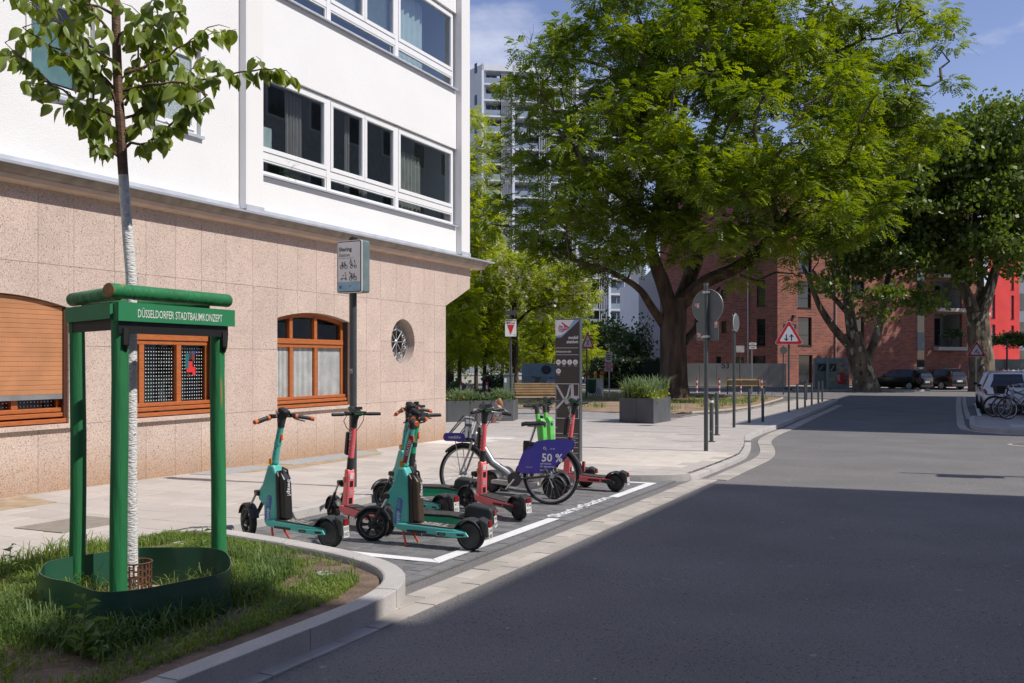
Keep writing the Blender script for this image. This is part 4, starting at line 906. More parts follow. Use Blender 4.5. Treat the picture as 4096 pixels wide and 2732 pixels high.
PLB = [GP(1700, 1690, HP), GP(2053, 1684, HP)]; PLB = [PLB[0], PLB[1], (PLB[1][0]+1.0, PLB[1][1]-.3), (PLB[0][0]+1.0, PLB[0][1]-.3)]
planter('steel_planter', 'long dark grey steel planter of shrubs beside the crouching child', PLB, .60, 4)
# --- enamel marker sign on its post with grey cabinet
pm = PY(2043, 1684, 29.6); pm.z = gz(27)+HP; mk = thing('marker_sign', 'white hydrant style sign with a red downward triangle on a slim post', 'sign', pm); MB().tube([pm, pm+ZD*3.35], .035, 10).build('pole', steel, mk)
MB().tube([pm, pm+ZD*.62], .12, 14).build('foot', steel, mk)
cM = pm+ZD*2.75-Vector((0, .05, 0)); X = Vector((1, 0, 0)); MB().prism(rounded(cM, X, ZD, .34, .52, .02), Vector((0, -.01, 0))).build('plate', white, mk)
MB().prism([cM+Vector((x, -.0115, z)) for x, z in ((-.11, .09), (0, -.21), (.11, .09))], Vector((0, -.002, 0))).build('red_triangle', red, mk); MB().prism([cM+Vector((x, -.0115, z)) for x, z in ((-.16, .2), (.16, .2), (.16, .24), (-.16, .24))], Vector((0, -.002, 0))).build('orange_bar', M('orange bar', (.6, .3, .12), .5), mk)
MB().prism([cM+Vector((x, -.0115, z)) for x, z in ((-.12, .115), (.12, .115), (.12, .165), (-.12, .165))], Vector((0, -.002, 0))).build('number_plate', ink, mk)
text('404772', cM+Vector((0, -.0145, .14)), X, ZD, .2, white, mk, bold=.02); text('748', cM+Vector((.12, -.0125, -.21)), X, ZD, .06, ink, mk, bold=.02)
MB().box(pm+ZD*3.2, (.38, .28, .11)).build('lamp_head', steel, mk)
pc_ = PY(2035, 1610, 36); pc_.z = gz(33)+HP; cb = thing('utility_cabinet', 'tall grey green utility cabinet behind the red triangle sign', 'cabinet', pc_)
MB().box(pc_+ZD*.65, (.38, .35, 1.3)).build('body', M('cabinet grey green', (.17, .21, .19), .5), cb, bevel=.015); MB().box(pc_+ZD*1.32, (.42, .39, .05)).build('lid', M('cabinet lid', (.2, .24, .22), .5), cb); MB().box(pc_+Vector((-.12, -.178, 1.1)), (.08, .006, .16)).build('label_plate', white, cb)
# --- paper container with graffiti
pk = PY(2168, 1583, 43); pk.z = gz(40)+HP; kc = thing('paper_container', 'blue grey paper recycling container with round slot and black graffiti tag', 'recycling container', pk, None, True, R(-2))
km = M('container blue grey', (.13, .19, .205), .5, col2=(.095, .145, .16), vs=2)
prof = [(-.55, 0), (.55, 0), (.58, 1.22), (.30, 1.76), (-.30, 1.76), (-.58, 1.22)]
MB().prism([(-.88, y, z) for y, z in prof], (1.76, 0, 0)).build('body', km, kc, bevel=.03); MB().lathe([(.22, 0), (.19, .04)], (0.18, -.44, 1.50), (0, -.86, .5), 18).build('slot', blackp, kc)
MB().box((.42, -.592, .80), (.42, .006, .60)).build('poster', M('faded poster', (.28, .36, .42), .6, var=.1), kc); MB().prism([(.21, -.600, 1.04), (.63, -.600, 1.04), (.63, -.600, 1.11), (.42, -.600, 1.18), (.21, -.600, 1.11)], (0, -.003, 0)).build('poster_head', M('poster blue', (.03, .09, .35), .5), kc)
text('Nur für Papier', (.42, -.606, 1.08), (1, 0, 0), ZD, .34, white, kc)
m = MB()
for pts in ([(-.25, .95), (-.28, .45)], [(-.05, .98), (-.26, .68), (0, .45)], [(.08, .45), (.10, .78), (.22, .72), (.10, .62), (.24, .44)], [(.45, .48), (.30, .50), (.30, .72), (.42, .74), (.44, .62), (.30, .60)], [(.60, .45), (.50, .52), (.52, .74), (.62, .74), (.66, .58), (.60, .45)], [(.72, .45), (.74, .95), (.86, .70), (.74, .62), (.86, .45)], [(.2, .36), (.45, .30), (.75, .36)], [(-.45, 1.0), (-.1, .92)]):
    m.tube([(x, -.612, z+.2) for x, z in pts], .016, 5)
m.build('graffiti', ink, kc)
# --- other small things along the far path
def red_post(label, p, h=.95):
    b = thing('marker_post', label, 'post', p, 'red and white marker posts'); 
    for k in range(6): MB().lathe([(.05, 0), (.05, h/6-.002)], p+ZD*(k*h/6), ZD, 10).build('stripe', redw if k % 2 else white, b)
for (u, v, Y, lb) in ((1845, 1567, 44, 'red and white post nearest the granite house corner'), (1948, 1568, 44, 'red and white post right of the stone column'), (2787, 1572, 60, 'red and white post just right of the big trunk'), (2877, 1574, 60, 'red and white post left of the bench before the concrete wall'), (2963, 1578, 60, 'red and white post behind the slatted bench'), (3046, 1562, 60, 'red and white post right of the backless bench')):
    p = PY(u, v, Y); p.z = gz(42)+(HP if Y < 50 else 0.02); red_post(lb, p, .95 if Y > 50 else .6+.35)
p = PY(1881, 1572, 42); p.z = gz(40)+HP; sc_ = thing('stone_column', 'weathered pale stone column between the marker posts', 'column', p); MB().lathe([(.17, 0), (.17, .08), (.135, .1), (.14, .7), (.12, .78), (.16, .82), (.16, .88)], p, ZD, 14).build('shaft', M('weathered stone', (.42, .40, .35), .9, col2=(.28, .20, .15), vs=5), sc_)
MB().box(p+Vector((-.26, .1, .42)), (.2, .2, .84)).build('side_block', M('dark block', (.07, .07, .06), .8), sc_)
p = PY(1910, 1575, 44); p.z = gz(40)+HP; MBx = MB(); MBx.prism([p+Vector((x, -.2, z)) for x, z in ((-.34, 0), (.34, 0), (.34, .48), (.24, .6), (-.24, .6), (-.34, .48))], Vector((0, .5, 0))); solo('litter_bin', MBx, blackp, 'black rounded litter bin beside the stone column', 'bin', bevel=.04)
# construction barrier with lamps and green bin
pbz = PY(2378, 1590, 47); pbz.z = gz(42)+HP; br = thing('construction_barrier', 'white striped construction barrier with red and yellow warning lamps behind a green bin', 'barrier', pbz)
MB().box(pbz+ZD*.55, (.85, .06, 1.0)).build('board', M('barrier white', (.66, .64, .60), .7), br)
m = MB()
for k in range(5): m.prism([pbz+Vector((-.05+k*.1+a, -.034, z)) for a, z in ((0, .15), (.05, .15), (-.1, .6), (-.15, .6))], Vector((0, -.003, 0)))
m.build('stripes', M('barrier stripe grey', (.25, .24, .24), .7), br)
for x, c_ in ((-.32, redw), (.05, M('lamp amber', (.8, .42, .03), .4)), (.36, redw)):
    q = pbz+Vector((x, 0, 1.06)); l = MB().box(q+ZD*.06, (.13, .09, .14)).build('lamp_body', M('lamp yellow', (.65, .5, .05), .5), br); MB().lathe([(.06, 0), (.085, .09), (.05, .2), (.0, .22)], q+ZD*.13, ZD, 10, False).build('lamp_lens', c_, l, smooth=True)
pgb = PY(2358, 1592, 44.5); pgb.z = gz(42)+HP; gb = thing('waste_bin', 'dark green waste bin on a slim post right of the information stele', 'bin', pgb); MB().tube([pgb-Vector((.15, 0, 0)), pgb+Vector((-.15, 0, 1.35))], .03, 8).build('post', steel, gb); MB().lathe([(.12, 0), (.2, .12), (.215, .62), (.22, .64)], pgb+ZD*.42+Vector((.1, 0, 0)), ZD, 14).build('bucket', M('bin green', (.01, .075, .035), .4), gb, smooth=True)
# temporary plates on a footed post
pt = PY(2437, 1592, 46); pt.z = gz(42)+HP; tp = thing('temporary_signs', 'stack of small white temporary plates on a footed post left of the hedge gable', 'traffic sign', pt); MB().tube([pt, pt+ZD*2.5], .03, 8).build('pole', galv, tp); MB().box(pt+ZD*.06, (.85, .5, .12)).build('foot', blackr, tp)
for z, h, w_ in ((2.05, .42, .32), (1.72, .2, .42), (1.50, .2, .42)):
    o = MB().box(pt+Vector((-.04, -.05, z)), (w_, .012, h)).build('plate', M('dull plate', (.55, .54, .52), .6), tp)
    m = MB(); c = pt+Vector((-.04, -.058, z))
    for k in range(3): m.box(c+Vector((0, -.0, h*(.25-.22*k))), (w_*.62, .002, h*.11))
    m.build('print', ink, o)
    if h < .3:
        m = MB(); 
        for a in (-1, 1): m.box(c+Vector((0, 0, a*h*.46)), (w_, .003, h*.1)); m.box(c+Vector((a*w_*.47, .0015, 0)), (w_*.06, .002, h))
        m.build('red_edge', red, o)
# plain back of sign plates further away
for (u, v, Y, hp, shape, lb) in ((3133, 1598, 55, 2.75, 'disc', 'small dark round sign back behind the two-way triangle'), (2960, 1570, 62, 2.95, 'plate', 'blank pale rectangular plate on a post before the concrete wall'), (3007, 1585, 58, 3.1, 'street', 'pair of narrow white direction plates on a post')):
    p = PY(u, v, Y); p.z = gz(42)+(HP if Y < 56 else .02); t = thing('distant_sign', lb, 'sign', p); MB().tube([p, p+ZD*hp], .034, 8).build('pole', steel if shape != 'street' else galv, t)
    if shape == 'disc': MB().lathe([(.21, 0), (.21, .012)], p+ZD*(hp-.25)-Vector((0, .05, 0)), Vector((0, -1, 0)), 20).build('disc', steel2, t)
    elif shape == 'plate': MB().box(p+Vector((0, -.05, hp-.22)), (.52, .012, .42)).build('plate', M('bleached plate', (.5, .48, .45), .6, col2=(.35, .34, .32), vs=3), t)
    else:
        for z in (.12, .34): q = MB().box(p+Vector((.05, -.05, hp-z)), (.42, .012, .15)).build('plate', white, t); MB().box(p+Vector((.05, -.058, hp-z)), (.26, .003, .04)).build('arrow', ink, q)

# signal post on the right pavement, out of the frame; its shadow lies across the sunlit road
pls = WG(16.95, 3.2, 0); lp = thing('signal_post', 'slim signal post on the right pavement throwing the thin shadow on the road', 'post', pls)
MB().tube([pls, pls+ZD*4.7], [.06, .045], 10).build('pole', steel, lp); MB().box(pls+ZD*3.75+QDIR*.0-SDIR*.26, (.40, .12, .62), (SDIR, QDIR, ZD)).build('signal_box', steel, lp); MB().box(pls+ZD*3.25-SDIR*.2, (.28, .10, .30), (SDIR, QDIR, ZD)).build('lower_box', steel, lp); MB().tube([pls+ZD*2.2, pls+ZD*3.9-SDIR*.16], .02, 6).build('strut', steel, lp)
# crumbs and specks lying on the road and bay
g = np.random.default_rng(77); n = 260; s_ = g.uniform(3, 22, n); q_ = g.uniform(-6.2, .6, n); P = np.stack([s_*TS+q_*TC, s_*TC-q_*TS, -SLOPE*s_+np.where((q_ < -3.7) & (s_ > 7), .0245, .004)], 1); a_ = g.uniform(0, 6.28, n); z_ = g.uniform(.006, .02, (n, 1)); d_ = np.stack([np.cos(a_), np.sin(a_), 0*a_], 1)*z_; e_ = np.stack([-np.sin(a_), np.cos(a_), 0*a_], 1)*z_*.5
ok = ~((q_ < -3.4) & (s_ < 7)); V4 = np.stack([P-d_, P+e_+np.array([0, 0, .004]), P+d_, P-e_+np.array([0, 0, .003])], 1)[ok]; lo_ = npmesh('road_litter', V4, 4, M('litter pale', (.55, .50, .40), .8, col2=(.20, .15, .08), vs=2), None, 'stuff'); tag(lo_, 'scattered petals and crumbs lying on the road and in the bay', 'litter')
# ================================================================== SCOOTERS AND BICYCLES
teal = M('scooter teal', (.085, .47, .41), .38, col2=(.075, .42, .37), vs=6, coat=.25)
coral = M('scooter coral', (.90, .16, .175), .38, col2=(.84, .14, .155), vs=6, coat=.25)
boltg = M('scooter green', (.02, .40, .20), .4, col2=(.02, .33, .17), vs=6, coat=.2)
limeg = M('scooter lime', (.13, .58, .10), .42, col2=(.11, .52, .09), vs=6, coat=.2)
limew = M('scooter off white', (.62, .60, .56), .45, var=.1, vs=8)
dgrey = M('scooter dark grey', (.035, .037, .038), .5, var=.15, vs=9)
deckm = M('ribbed deck rubber', (.060, .056, .050), .85, var=.25, vs=25, bump=1, bs=300)
orange = M('signal orange', (.75, .16, .04), .5); standr = M('stand red', (.72, .07, .03), .45)
lensr = M('tail lamp', (.25, .01, .01), .2); lensa = M('amber reflector', (.75, .28, .02), .25)
chrome = M('bright metal', (.60, .60, .60), .28, .9, var=.1)
batt = M('battery black', (.022, .022, .023), .35, var=.1); battb = M('battery brown', (.075, .050, .033), .4, var=.15)
bluel = M('label blue', (.10, .16, .42), .5); numw = M('plate white', (.74, .74, .72), .5); inkp = M('plate ink', (.02, .05, .03), .5)
lblw = M('label white', (.75, .75, .75), .5)
XD, YD = Vector((1, 0, 0)), Vector((0, 1, 0))
def V(x, y, z): return Vector((x, y, z))
def wheel(t, x, r, w, spokes=5, disc=False, yaw=0, name='wheel', rim_line=True, hubr=.035):
    ax = V(-math.sin(yaw), math.cos(yaw), 0); c = V(x, 0, r) if not isinstance(x, Vector) else x
    ty = MB(); k = 8; prof = [(r*.74, -w*.42), (r*.86, -w*.5), (r*.97, -w*.36), (r, -w*.12), (r, w*.12), (r*.97, w*.36), (r*.86, w*.5), (r*.74, w*.42)]
    ty.lathe(prof, c, ax, 30, False); wo = ty.build(name, blackr, t, smooth=True)
    m = MB()
    if disc: m.lathe([(0.001, -w*.40), (r*.60, -w*.44), (r*.75, -w*.36), (r*.75, w*.36), (r*.60, w*.44), (0.001, w*.40)], c, ax, 24, False)
    else:
        m.lathe([(r*.76, -w*.36), (r*.66, -w*.30), (r*.66, w*.30), (r*.76, w*.36)], c, ax, 28, False); m.lathe([(0.001, -w*.5), (hubr, -w*.5), (hubr*1.3, 0), (hubr, w*.5), (0.001, w*.5)], c, ax, 14, False)
        a, b = frame(ax)
        for i in range(spokes):
            for d in (-.09, .09):
                t_ = 2*math.pi*i/spokes+d; e = a*math.cos(t_)+b*math.sin(t_); m.tube([c+e*hubr*.8, c+e*r*.69], .008, 5)
    m.build('rim', dgrey, wo, smooth=True)
    if rim_line:
        m = MB()
        for sg in (-1, 1): m.torus(c+ax*w*.40*sg, ax, r*.755, .0028, 30, 4)
        m.build('rim_line', galv, wo)
    return wo
def fender(t, c, r, w, a0, a1, mat, name, ax=YD, th=.012, n=14):
    """curved mudguard over a wheel, angles measured from the front round the top"""
    m = MB(); fwd = ax.cross(ZD).normalized(); rings = []
    for i in range(n+1):
        a = R(a0+(a1-a0)*i/n); d = fwd*math.cos(a)+ZD*math.sin(a)
        rings.append([c+d*rr+ax*y for rr, y in ((r*.9, -w/2), (r-.01, -w/2), (r, -w*.36), (r, w*.36), (r-.01, w/2), (r*.9, w/2), (r-.014, w*.4), (r-.014, -w*.4))])
    m.ring(rings, True, True); return m.build(name, mat, t, smooth=True)
def plate(t, c, txt, n=V(-1, 0, .12), w=.067, h=.105):
    n = n.normalized(); r = n.cross(ZD).normalized()*-1; u = n.cross(r).normalized()
    if u.z < 0: u = -u
    p = MB().prism(rounded(c, r, u, w, h, .008, 2), n*.003).build('number_plate', numw, t)
    a, b = txt.split(); text(a, c+n*.0038+u*.024, r, u, w*.78, inkp, p, height=.034, bold=.012); text(b, c+n*.0038-u*.024, r, u, w*.78, inkp, p, height=.034, bold=.012)
def handlebar(t, c, half, yaw, grip, tip=None, droop=0, back=.05, rise=0, levers=True, r=.013):
    ax = V(-math.sin(yaw), math.cos(yaw), 0); bk = V(-math.cos(yaw), -math.sin(yaw), 0)
    P = lambda k: c+ax*half*k+bk*back*k*k-ZD*droop*k*k+ZD*rise*abs(k)
    bar = MB().tube([P(k) for k in (-1, -.7, -.35, 0, .35, .7, 1)], r, 10).build('handlebar', dgrey, t, smooth=True)
    for sg in (-1, 1):
        MB().tube([P(sg*.48), P(sg*.62), P(sg*.98)], [.017, .0185, .017], 10).build('grip', grip, bar, smooth=True)
        if tip is not None:
            MB().tube([P(sg*.93), P(sg*1.04)], .0205, 10).build('grip_tip', tip, bar); MB().tube([P(sg*.45), P(sg*.53)], .0235, 12).build('grip_ring', tip, bar)
        MB().box(P(sg*.34)+ZD*.012, (.045, .05, .03)).build('switch_block', blackp, bar, bevel=.005)
        if levers: MB().tube([P(sg*.40)-ZD*.012, P(sg*.5)-bk*.045-ZD*.022, P(sg*.82)-bk*.055-ZD*.034], [.008, .007, .006], 6).build('brake_lever', dgrey if tip is not None else blackp, bar, smooth=True)
    return bar
def place(t, rear, front, h=.02, lean=0, wb=1.0):
    (s0, q0), (s1, q1) = rear, front; d = W(s1, q1, 0)-W(s0, q0, 0); a = math.atan2(d.y, d.x); ex = (d.length-wb)/2/d.length
    s0, q0 = s0+(s1-s0)*ex, q0+(q1-q0)*ex; t.location = WG(s0, q0, h); t.rotation_euler = (R(lean), math.atan2(-(gz(s1)-gz(s0)), d.length), a)
def dott(label, plate_txt, yaw, rear, front, bm=batt, swap=True, gratis=False, lean=-1):
    t = thing('electric_scooter', label, 'scooter', (0, 0, 0), 'shared electric scooters in the bay', True)
    WB = 1.03; fx = WB; rf, rr = .152, .130
    wheel(t, 0, rr, .075, disc=True); fc_ = V(fx, 0, rf)
    wheel(t, fx, rf, .065, 6, yaw=yaw, name='wheel')
    dk_ = MB().prism([V(x, -.085, z) for x, z in ((.02, .125), (.10, .118), (.66, .135), (.72, .15), (.72, .205), (.14, .188), (.02, .17))], V(0, .17, 0)).build('deck', teal, t, bevel=.012)
    MB().prism([V(.13, -.078, .1885), V(.60, -.078, .2027), V(.60, .078, .2027), V(.13, .078, .1885)], ZD*.007).build('deck_mat', deckm, dk_)
    text('TIER', V(.36, 0, .2035), V(1, 0, .03), YD*-1 if False else YD, .30, M('worn grey print', (.33, .32, .30), .8), dk_, bold=.03)
    for sy in (-1, 1):
        MB().prism([V(x, sy*.083, z) for x, z in ((-.03, .135), (.10, .118), (.30, .122), (.30, .16), (.10, .165), (.0, .172))], V(0, sy*.014, 0)).build('tail_arm', teal, dk_, bevel=.005)
        MB().prism(rounded(V(.05, sy*.0975, .145), XD, ZD, .075, .018, .008, 2), V(0, sy*.002, 0)).build('slot', blackp, dk_)
        l = MB().prism(rounded(V(.24, sy*.0978, .142), XD, ZD, .085, .026, .012, 2), V(0, sy*.002, 0)).build('maker_badge', blackp, dk_)
        text('SEGWAY', V(.235, sy*.1006, .142), XD*-sy, ZD, .05, galv, l, bold=.02)
        MB().box(V(.50, sy*.087, .143), (.20, .006, .018)).build('side_strip', blackp, dk_)
    fender(t, V(0, 0, rr), rr+.025, .125, 12, 172, dgrey, 'rear_fender')
    MB().prism([V(x, -.055, z) for x, z in ((-.10, .30), (-.19, .262), (-.19, .13), (-.155, .13), (-.13, .20))], V(0, .11, 0)).build('fender_tail', dgrey, t, bevel=.015)
    MB().box(V(-.192, 0, .245), (.012, .05, .055)).build('tail_lamp', lensr, t); plate(t, V(-.193, 0, .165), plate_txt, V(-1, 0, .05))
    # stem body with battery
    body = MB().prism([V(x, -.052, z) for x, z in ((.60, .205), (.60, .60), (.645, .70), (.715, .70), (.79, .52), (.855, .44), (.845, .37), (.775, .33), (.775, .155), (.70, .14))], V(0, .104, 0)).build('stem_body', teal, t, bevel=.02)
    MB().prism([V(x, -.060, z) for x, z in ((.555, .205), (.60, .205), (.61, .60), (.60, .655), (.565, .60))], V(0, .12, 0)).build('battery_bay', blackp, body, bevel=.012)
    b_ = MB().prism([V(x, -.048, z) for x, z in ((.495, .215), (.58, .215), (.595, .615), (.55, .64), (.51, .575))], V(0, .096, 0)).build('battery', bm, t, bevel=.014)
    MB().tube([V(.535, -.028, .60), V(.545, -.028, .655), V(.575, .0, .675), V(.545, .028, .655), V(.535, .028, .60)], .011, 6).build('battery_handle', blackp, b_, smooth=True)
    for sy in (-1, 1):
        pl = MB().prism(rounded(V(.71, sy*.0525, .30), V(.985, 0, .17), V(-.17, 0, .985), .062, .25, .028, 3), V(0, sy*.0015, 0)).build('blue_label', bluel, body)
        up = V(.985, 0, .17)*-sy*-1
        text('TIER', V(.712, sy*.0545, .37), V(0, 0, -1), V(1, 0, 0)*(1 if sy > 0 else -1)*-1, .085, M('teal print', (.2, .6, .6), .5), pl); text('dott', V(.708, sy*.0545, .25), V(0, 0, -1), V(1, 0, 0)*(1 if sy > 0 else -1)*-1, .105, M('pale cyan print', (.55, .75, .85), .5), pl, bold=.02)
        text('TIER', V(.575, sy*.0495, .52), V(0, 0, -1), V(1, 0, 0)*(1 if sy > 0 else -1)*-1, .055, lblw, b_) if True else None
    text('Swap!', V(.497, .0, .50), V(.02, 0, -1), YD*-1, .15, lblw, b_, bold=.015)
    MB().tube([V(.68, 0, .69), V(.655, 0, .80), V(.585, 0, 1.06)], [.034, .032, .029], 14).build('stem', teal, t, smooth=True)
    MB().tube([V(.672, 0, .715), V(.668, 0, .735)], .0365, 14).build('stem_collar', teal, t); MB().tube([V(.632, 0, .885), V(.625, 0, .91)], .0345, 14).build('stem_collar', teal, t)
    for sy in (-1, 1): MB().prism(rounded(V(.685, sy*.034, .73), XD, ZD, .03, .055, .012, 3), V(0, sy*.012, 0)).build('reflector', lensa, t)
    MB().box(V(.585, 0, .955), (.03, .022, .06)).build('bell_latch', orange, t, bevel=.006)
    for k in range(5): MB().lathe([(.006, 0), (.006, .003)], V(.64-.012*k, .0305, .80+.05*k), YD, 8).build('bolt', dgrey, t)
    if gratis:
        lb = MB().prism(rounded(V(.615, .0335, .86), V(-.26, 0, .966), V(.966, 0, .26), .26, .042, .004, 1), V(0, .002, 0)).build('red_sticker', M('sticker red', (.45, .02, .03), .5), t); text('GRATIS!', V(.61, .036, .875), V(-.26, 0, .966), V(.966, 0, .26), .15, lblw, lb, bold=.02)
    c = V(.575, 0, 1.145)
    MB().tube([V(.588, 0, 1.045), V(.583, 0, 1.09), V(.568, 0, 1.17)], [.032, .036, .047], 14).build('head', dgrey, t, smooth=True)
    dsp = MB().box(V(.545, 0, 1.188), (.10, .075, .05), (V(.9, 0, .44), YD, V(-.44, 0, .9))).build('display', blackp, t, bevel=.014)
    MB().tube([V(.583, 0, 1.105), V(.581, 0, 1.113)], .0395, 16).build('light_ring', bluel, t)
    handlebar(t, c, .275, yaw, dgrey, orange, .035, .07)
    # fork
    ax = V(-math.sin(yaw), math.cos(yaw), 0); ft = V(.845, 0, .43)
    fw = V(math.cos(yaw), math.sin(yaw), 0)
    MB().box(ft, (.09, .13, .05), (fw, ax, ZD)).build('fork_crown', dgrey, t, bevel=.012)
    for sy in (-1, 1):
        MB().tube([ft+ax*.055*sy, ft+ax*.055*sy+(fc_-ft)*.45], .011, 8).build('fork_tube', chrome, t, smooth=True); MB().tube([ft+ax*.055*sy+(fc_-ft)*.38, fc_+ax*.055*sy], [.019, .016], 8).build('fork_leg', dgrey, t, smooth=True)
    fender(t, fc_, rf+.02, .09, 20, 165, dgrey, 'front_fender', ax)
    for sy in (-1, 1): MB().tube([V(.66, sy*.06, .15), V(.645, sy*.07, .10), V(.60, sy*.10, .008)], .010, 8).build('stand_leg', standr, t, smooth=True)
    place(t, rear, front, .02, lean); return t
def voi(label, plate_txt, yaw, rear, front, lean=-2.5):
    t = thing('electric_scooter', label, 'scooter', (0, 0, 0), 'shared electric scooters in the bay', True)
    fx, rf, rr = .99, .125, .12
    wheel(t, 0, rr, .075, disc=True, rim_line=False); fc_ = V(fx, 0, rf); wheel(t, fx, rf, .065, 6, yaw=yaw, rim_line=False)
    dk_ = MB().prism([V(x, -.08, z) for x, z in ((.05, .11), (.64, .115), (.74, .14), (.76, .20), (.70, .205), (.12, .175), (.05, .16))], V(0, .16, 0)).build('deck', coral, t, bevel=.012)
    MB().prism([V(.14, -.074, .178), V(.66, -.074, .2035), V(.66, .074, .2035), V(.14, .074, .178)], ZD*.007).build('deck_mat', deckm, dk_)
    for sy in (-1, 1):
        MB().prism([V(x, sy*.082, z) for x, z in ((-.02, .11), (.06, .10), (.16, .13), (.16, .165), (.05, .165), (-.03, .14))], V(0, sy*.016, 0)).build('tail_arm', dgrey, dk_, bevel=.006)
        MB().lathe([(.028, 0), (.028, .015)], V(0, sy*.095, rr), YD*sy, 14).build('axle_cover', dgrey, dk_); MB().box(V(.28, sy*.083, .145), (.16, .010, .022)).build('reflector_strip', blackp, dk_)
    fender(t, V(0, 0, rr), rr+.026, .12, 5, 172, dgrey, 'rear_fender'); MB().prism([V(x, -.052, z) for x, z in ((-.08, .285), (-.175, .25), (-.18, .12), (-.15, .12), (-.12, .19))], V(0, .104, 0)).build('fender_tail', dgrey, t, bevel=.014)
    MB().box(V(-.18, 0, .225), (.012, .045, .05)).build('tail_lamp', lensr, t); plate(t, V(-.182, 0, .150), plate_txt, V(-1, 0, .05))
    low = MB().prism([V(x, -.042, z) for x, z in ((.66, .19), (.63, .50), (.645, .57), (.71, .57), (.735, .42), (.76, .19))], V(0, .084, 0)).build('stem_body', coral, t, bevel=.018)
    for k, z in enumerate((.50, .42, .33, .25)):
        l = MB().box(V(.632+(.50-z)*.09, 0, z), (.006, .038, .06), (V(.99, 0, .09), YD, V(-.09, 0, .99))).build('info_label', [lblw, blackp, M('pale red label', (.6, .3, .3), .5), blackp][k], low)
    MB().tube([V(.672, 0, .565), V(.652, 0, .685)], .0335, 14).build('stem_collar', dgrey, t, smooth=True)
    MB().tube([V(.653, 0, .675), V(.60, 0, 1.0)], [.031, .028], 14).build('stem', coral, t, smooth=True)
    for k in range(7): MB().lathe([(.006, 0), (.006, .004)], V(.645-.0075*k, .029, .72+.042*k), YD, 8).build('rivet', ink, t)
    for sy in (-1, 1): text('voi.', V(.617, sy*.0318, .91), V(-.16, 0, .987), V(.987, 0, .16)*sy, .10, lblw, t, bold=.03)
    text('GPS', V(.605, .0, .80)+V(-.0, 0, 0), YD*-1, ZD, .03, lblw, t)
    MB().prism(rounded(V(.685, 0, .82), V(-.16, 0, .987), YD, .24, .05, .02, 3), V(.05, 0, .008)).build('phone_pad', blackp, t, bevel=.01)
    for sy in (-1, 1): MB().prism(rounded(V(.70, sy*.043, .46), XD, ZD, .03, .055, .012, 3), V(0, sy*.010, 0)).build('reflector', lensa, t)
    c = V(.575, 0, 1.125)
    MB().tube([V(.601, 0, .99), V(.592, 0, 1.06), V(.578, 0, 1.12)], [.032, .036, .05], 14).build('head', dgrey, t, smooth=True)
    MB().box(V(.57, 0, 1.155), (.17, .082, .055), (V(.93, 0, .36), YD, V(-.36, 0, .93))).build('display', blackp, t, bevel=.018)
    MB().box(V(.568, 0, 1.160), (.172, .085, .006), (V(.93, 0, .36), YD, V(-.36, 0, .93))).build('light_strip', M('strip green', (.03, .32, .10), .4), t); MB().box(V(.51, 0, 1.185), (.012, .082, .03)).build('visor', blackp, t)
    handlebar(t, c, .26, yaw, blackp, None, 0, .04, levers=False, r=.015)
    for sy in (-1, 1): MB().tube([V(.57, sy*.10, 1.11), V(.60, sy*.115, 1.06), V(.615, sy*.075, .99), V(.605, sy*.032, .95)], .004, 5).build('cable', blackp, t, smooth=True)
    ax = V(-math.sin(yaw), math.cos(yaw), 0); ft = V(.80, 0, .42); MB().tube([V(.70, 0, .45), ft+V(.03, 0, -.02)], .03, 10).build('fork_neck', dgrey, t)
    fw = V(math.cos(yaw), math.sin(yaw), 0); MB().box(ft, (.07, .12, .05), (fw, ax, ZD)).build('fork_crown', dgrey, t, bevel=.012)
    for sy in (-1, 1): MB().tube([ft+ax*.05*sy, ft+ax*.05*sy+(fc_-ft)*.4], .010, 8).build('fork_tube', chrome, t); MB().tube([ft+ax*.05*sy+(fc_-ft)*.35, fc_+ax*.052*sy], .015, 8).build('fork_leg', dgrey, t)
    fender(t, fc_, rf+.022, .085, -5, 160, dgrey, 'front_fender', ax)
    for sy in (-1, 1): MB().tube([V(.60, sy*.05, .13), V(.575, sy*.07, .07), V(.555, sy*.10, .006)], .008, 8).build('stand_leg', dgrey, t, smooth=True)
    place(t, rear, front, .02, lean); return t
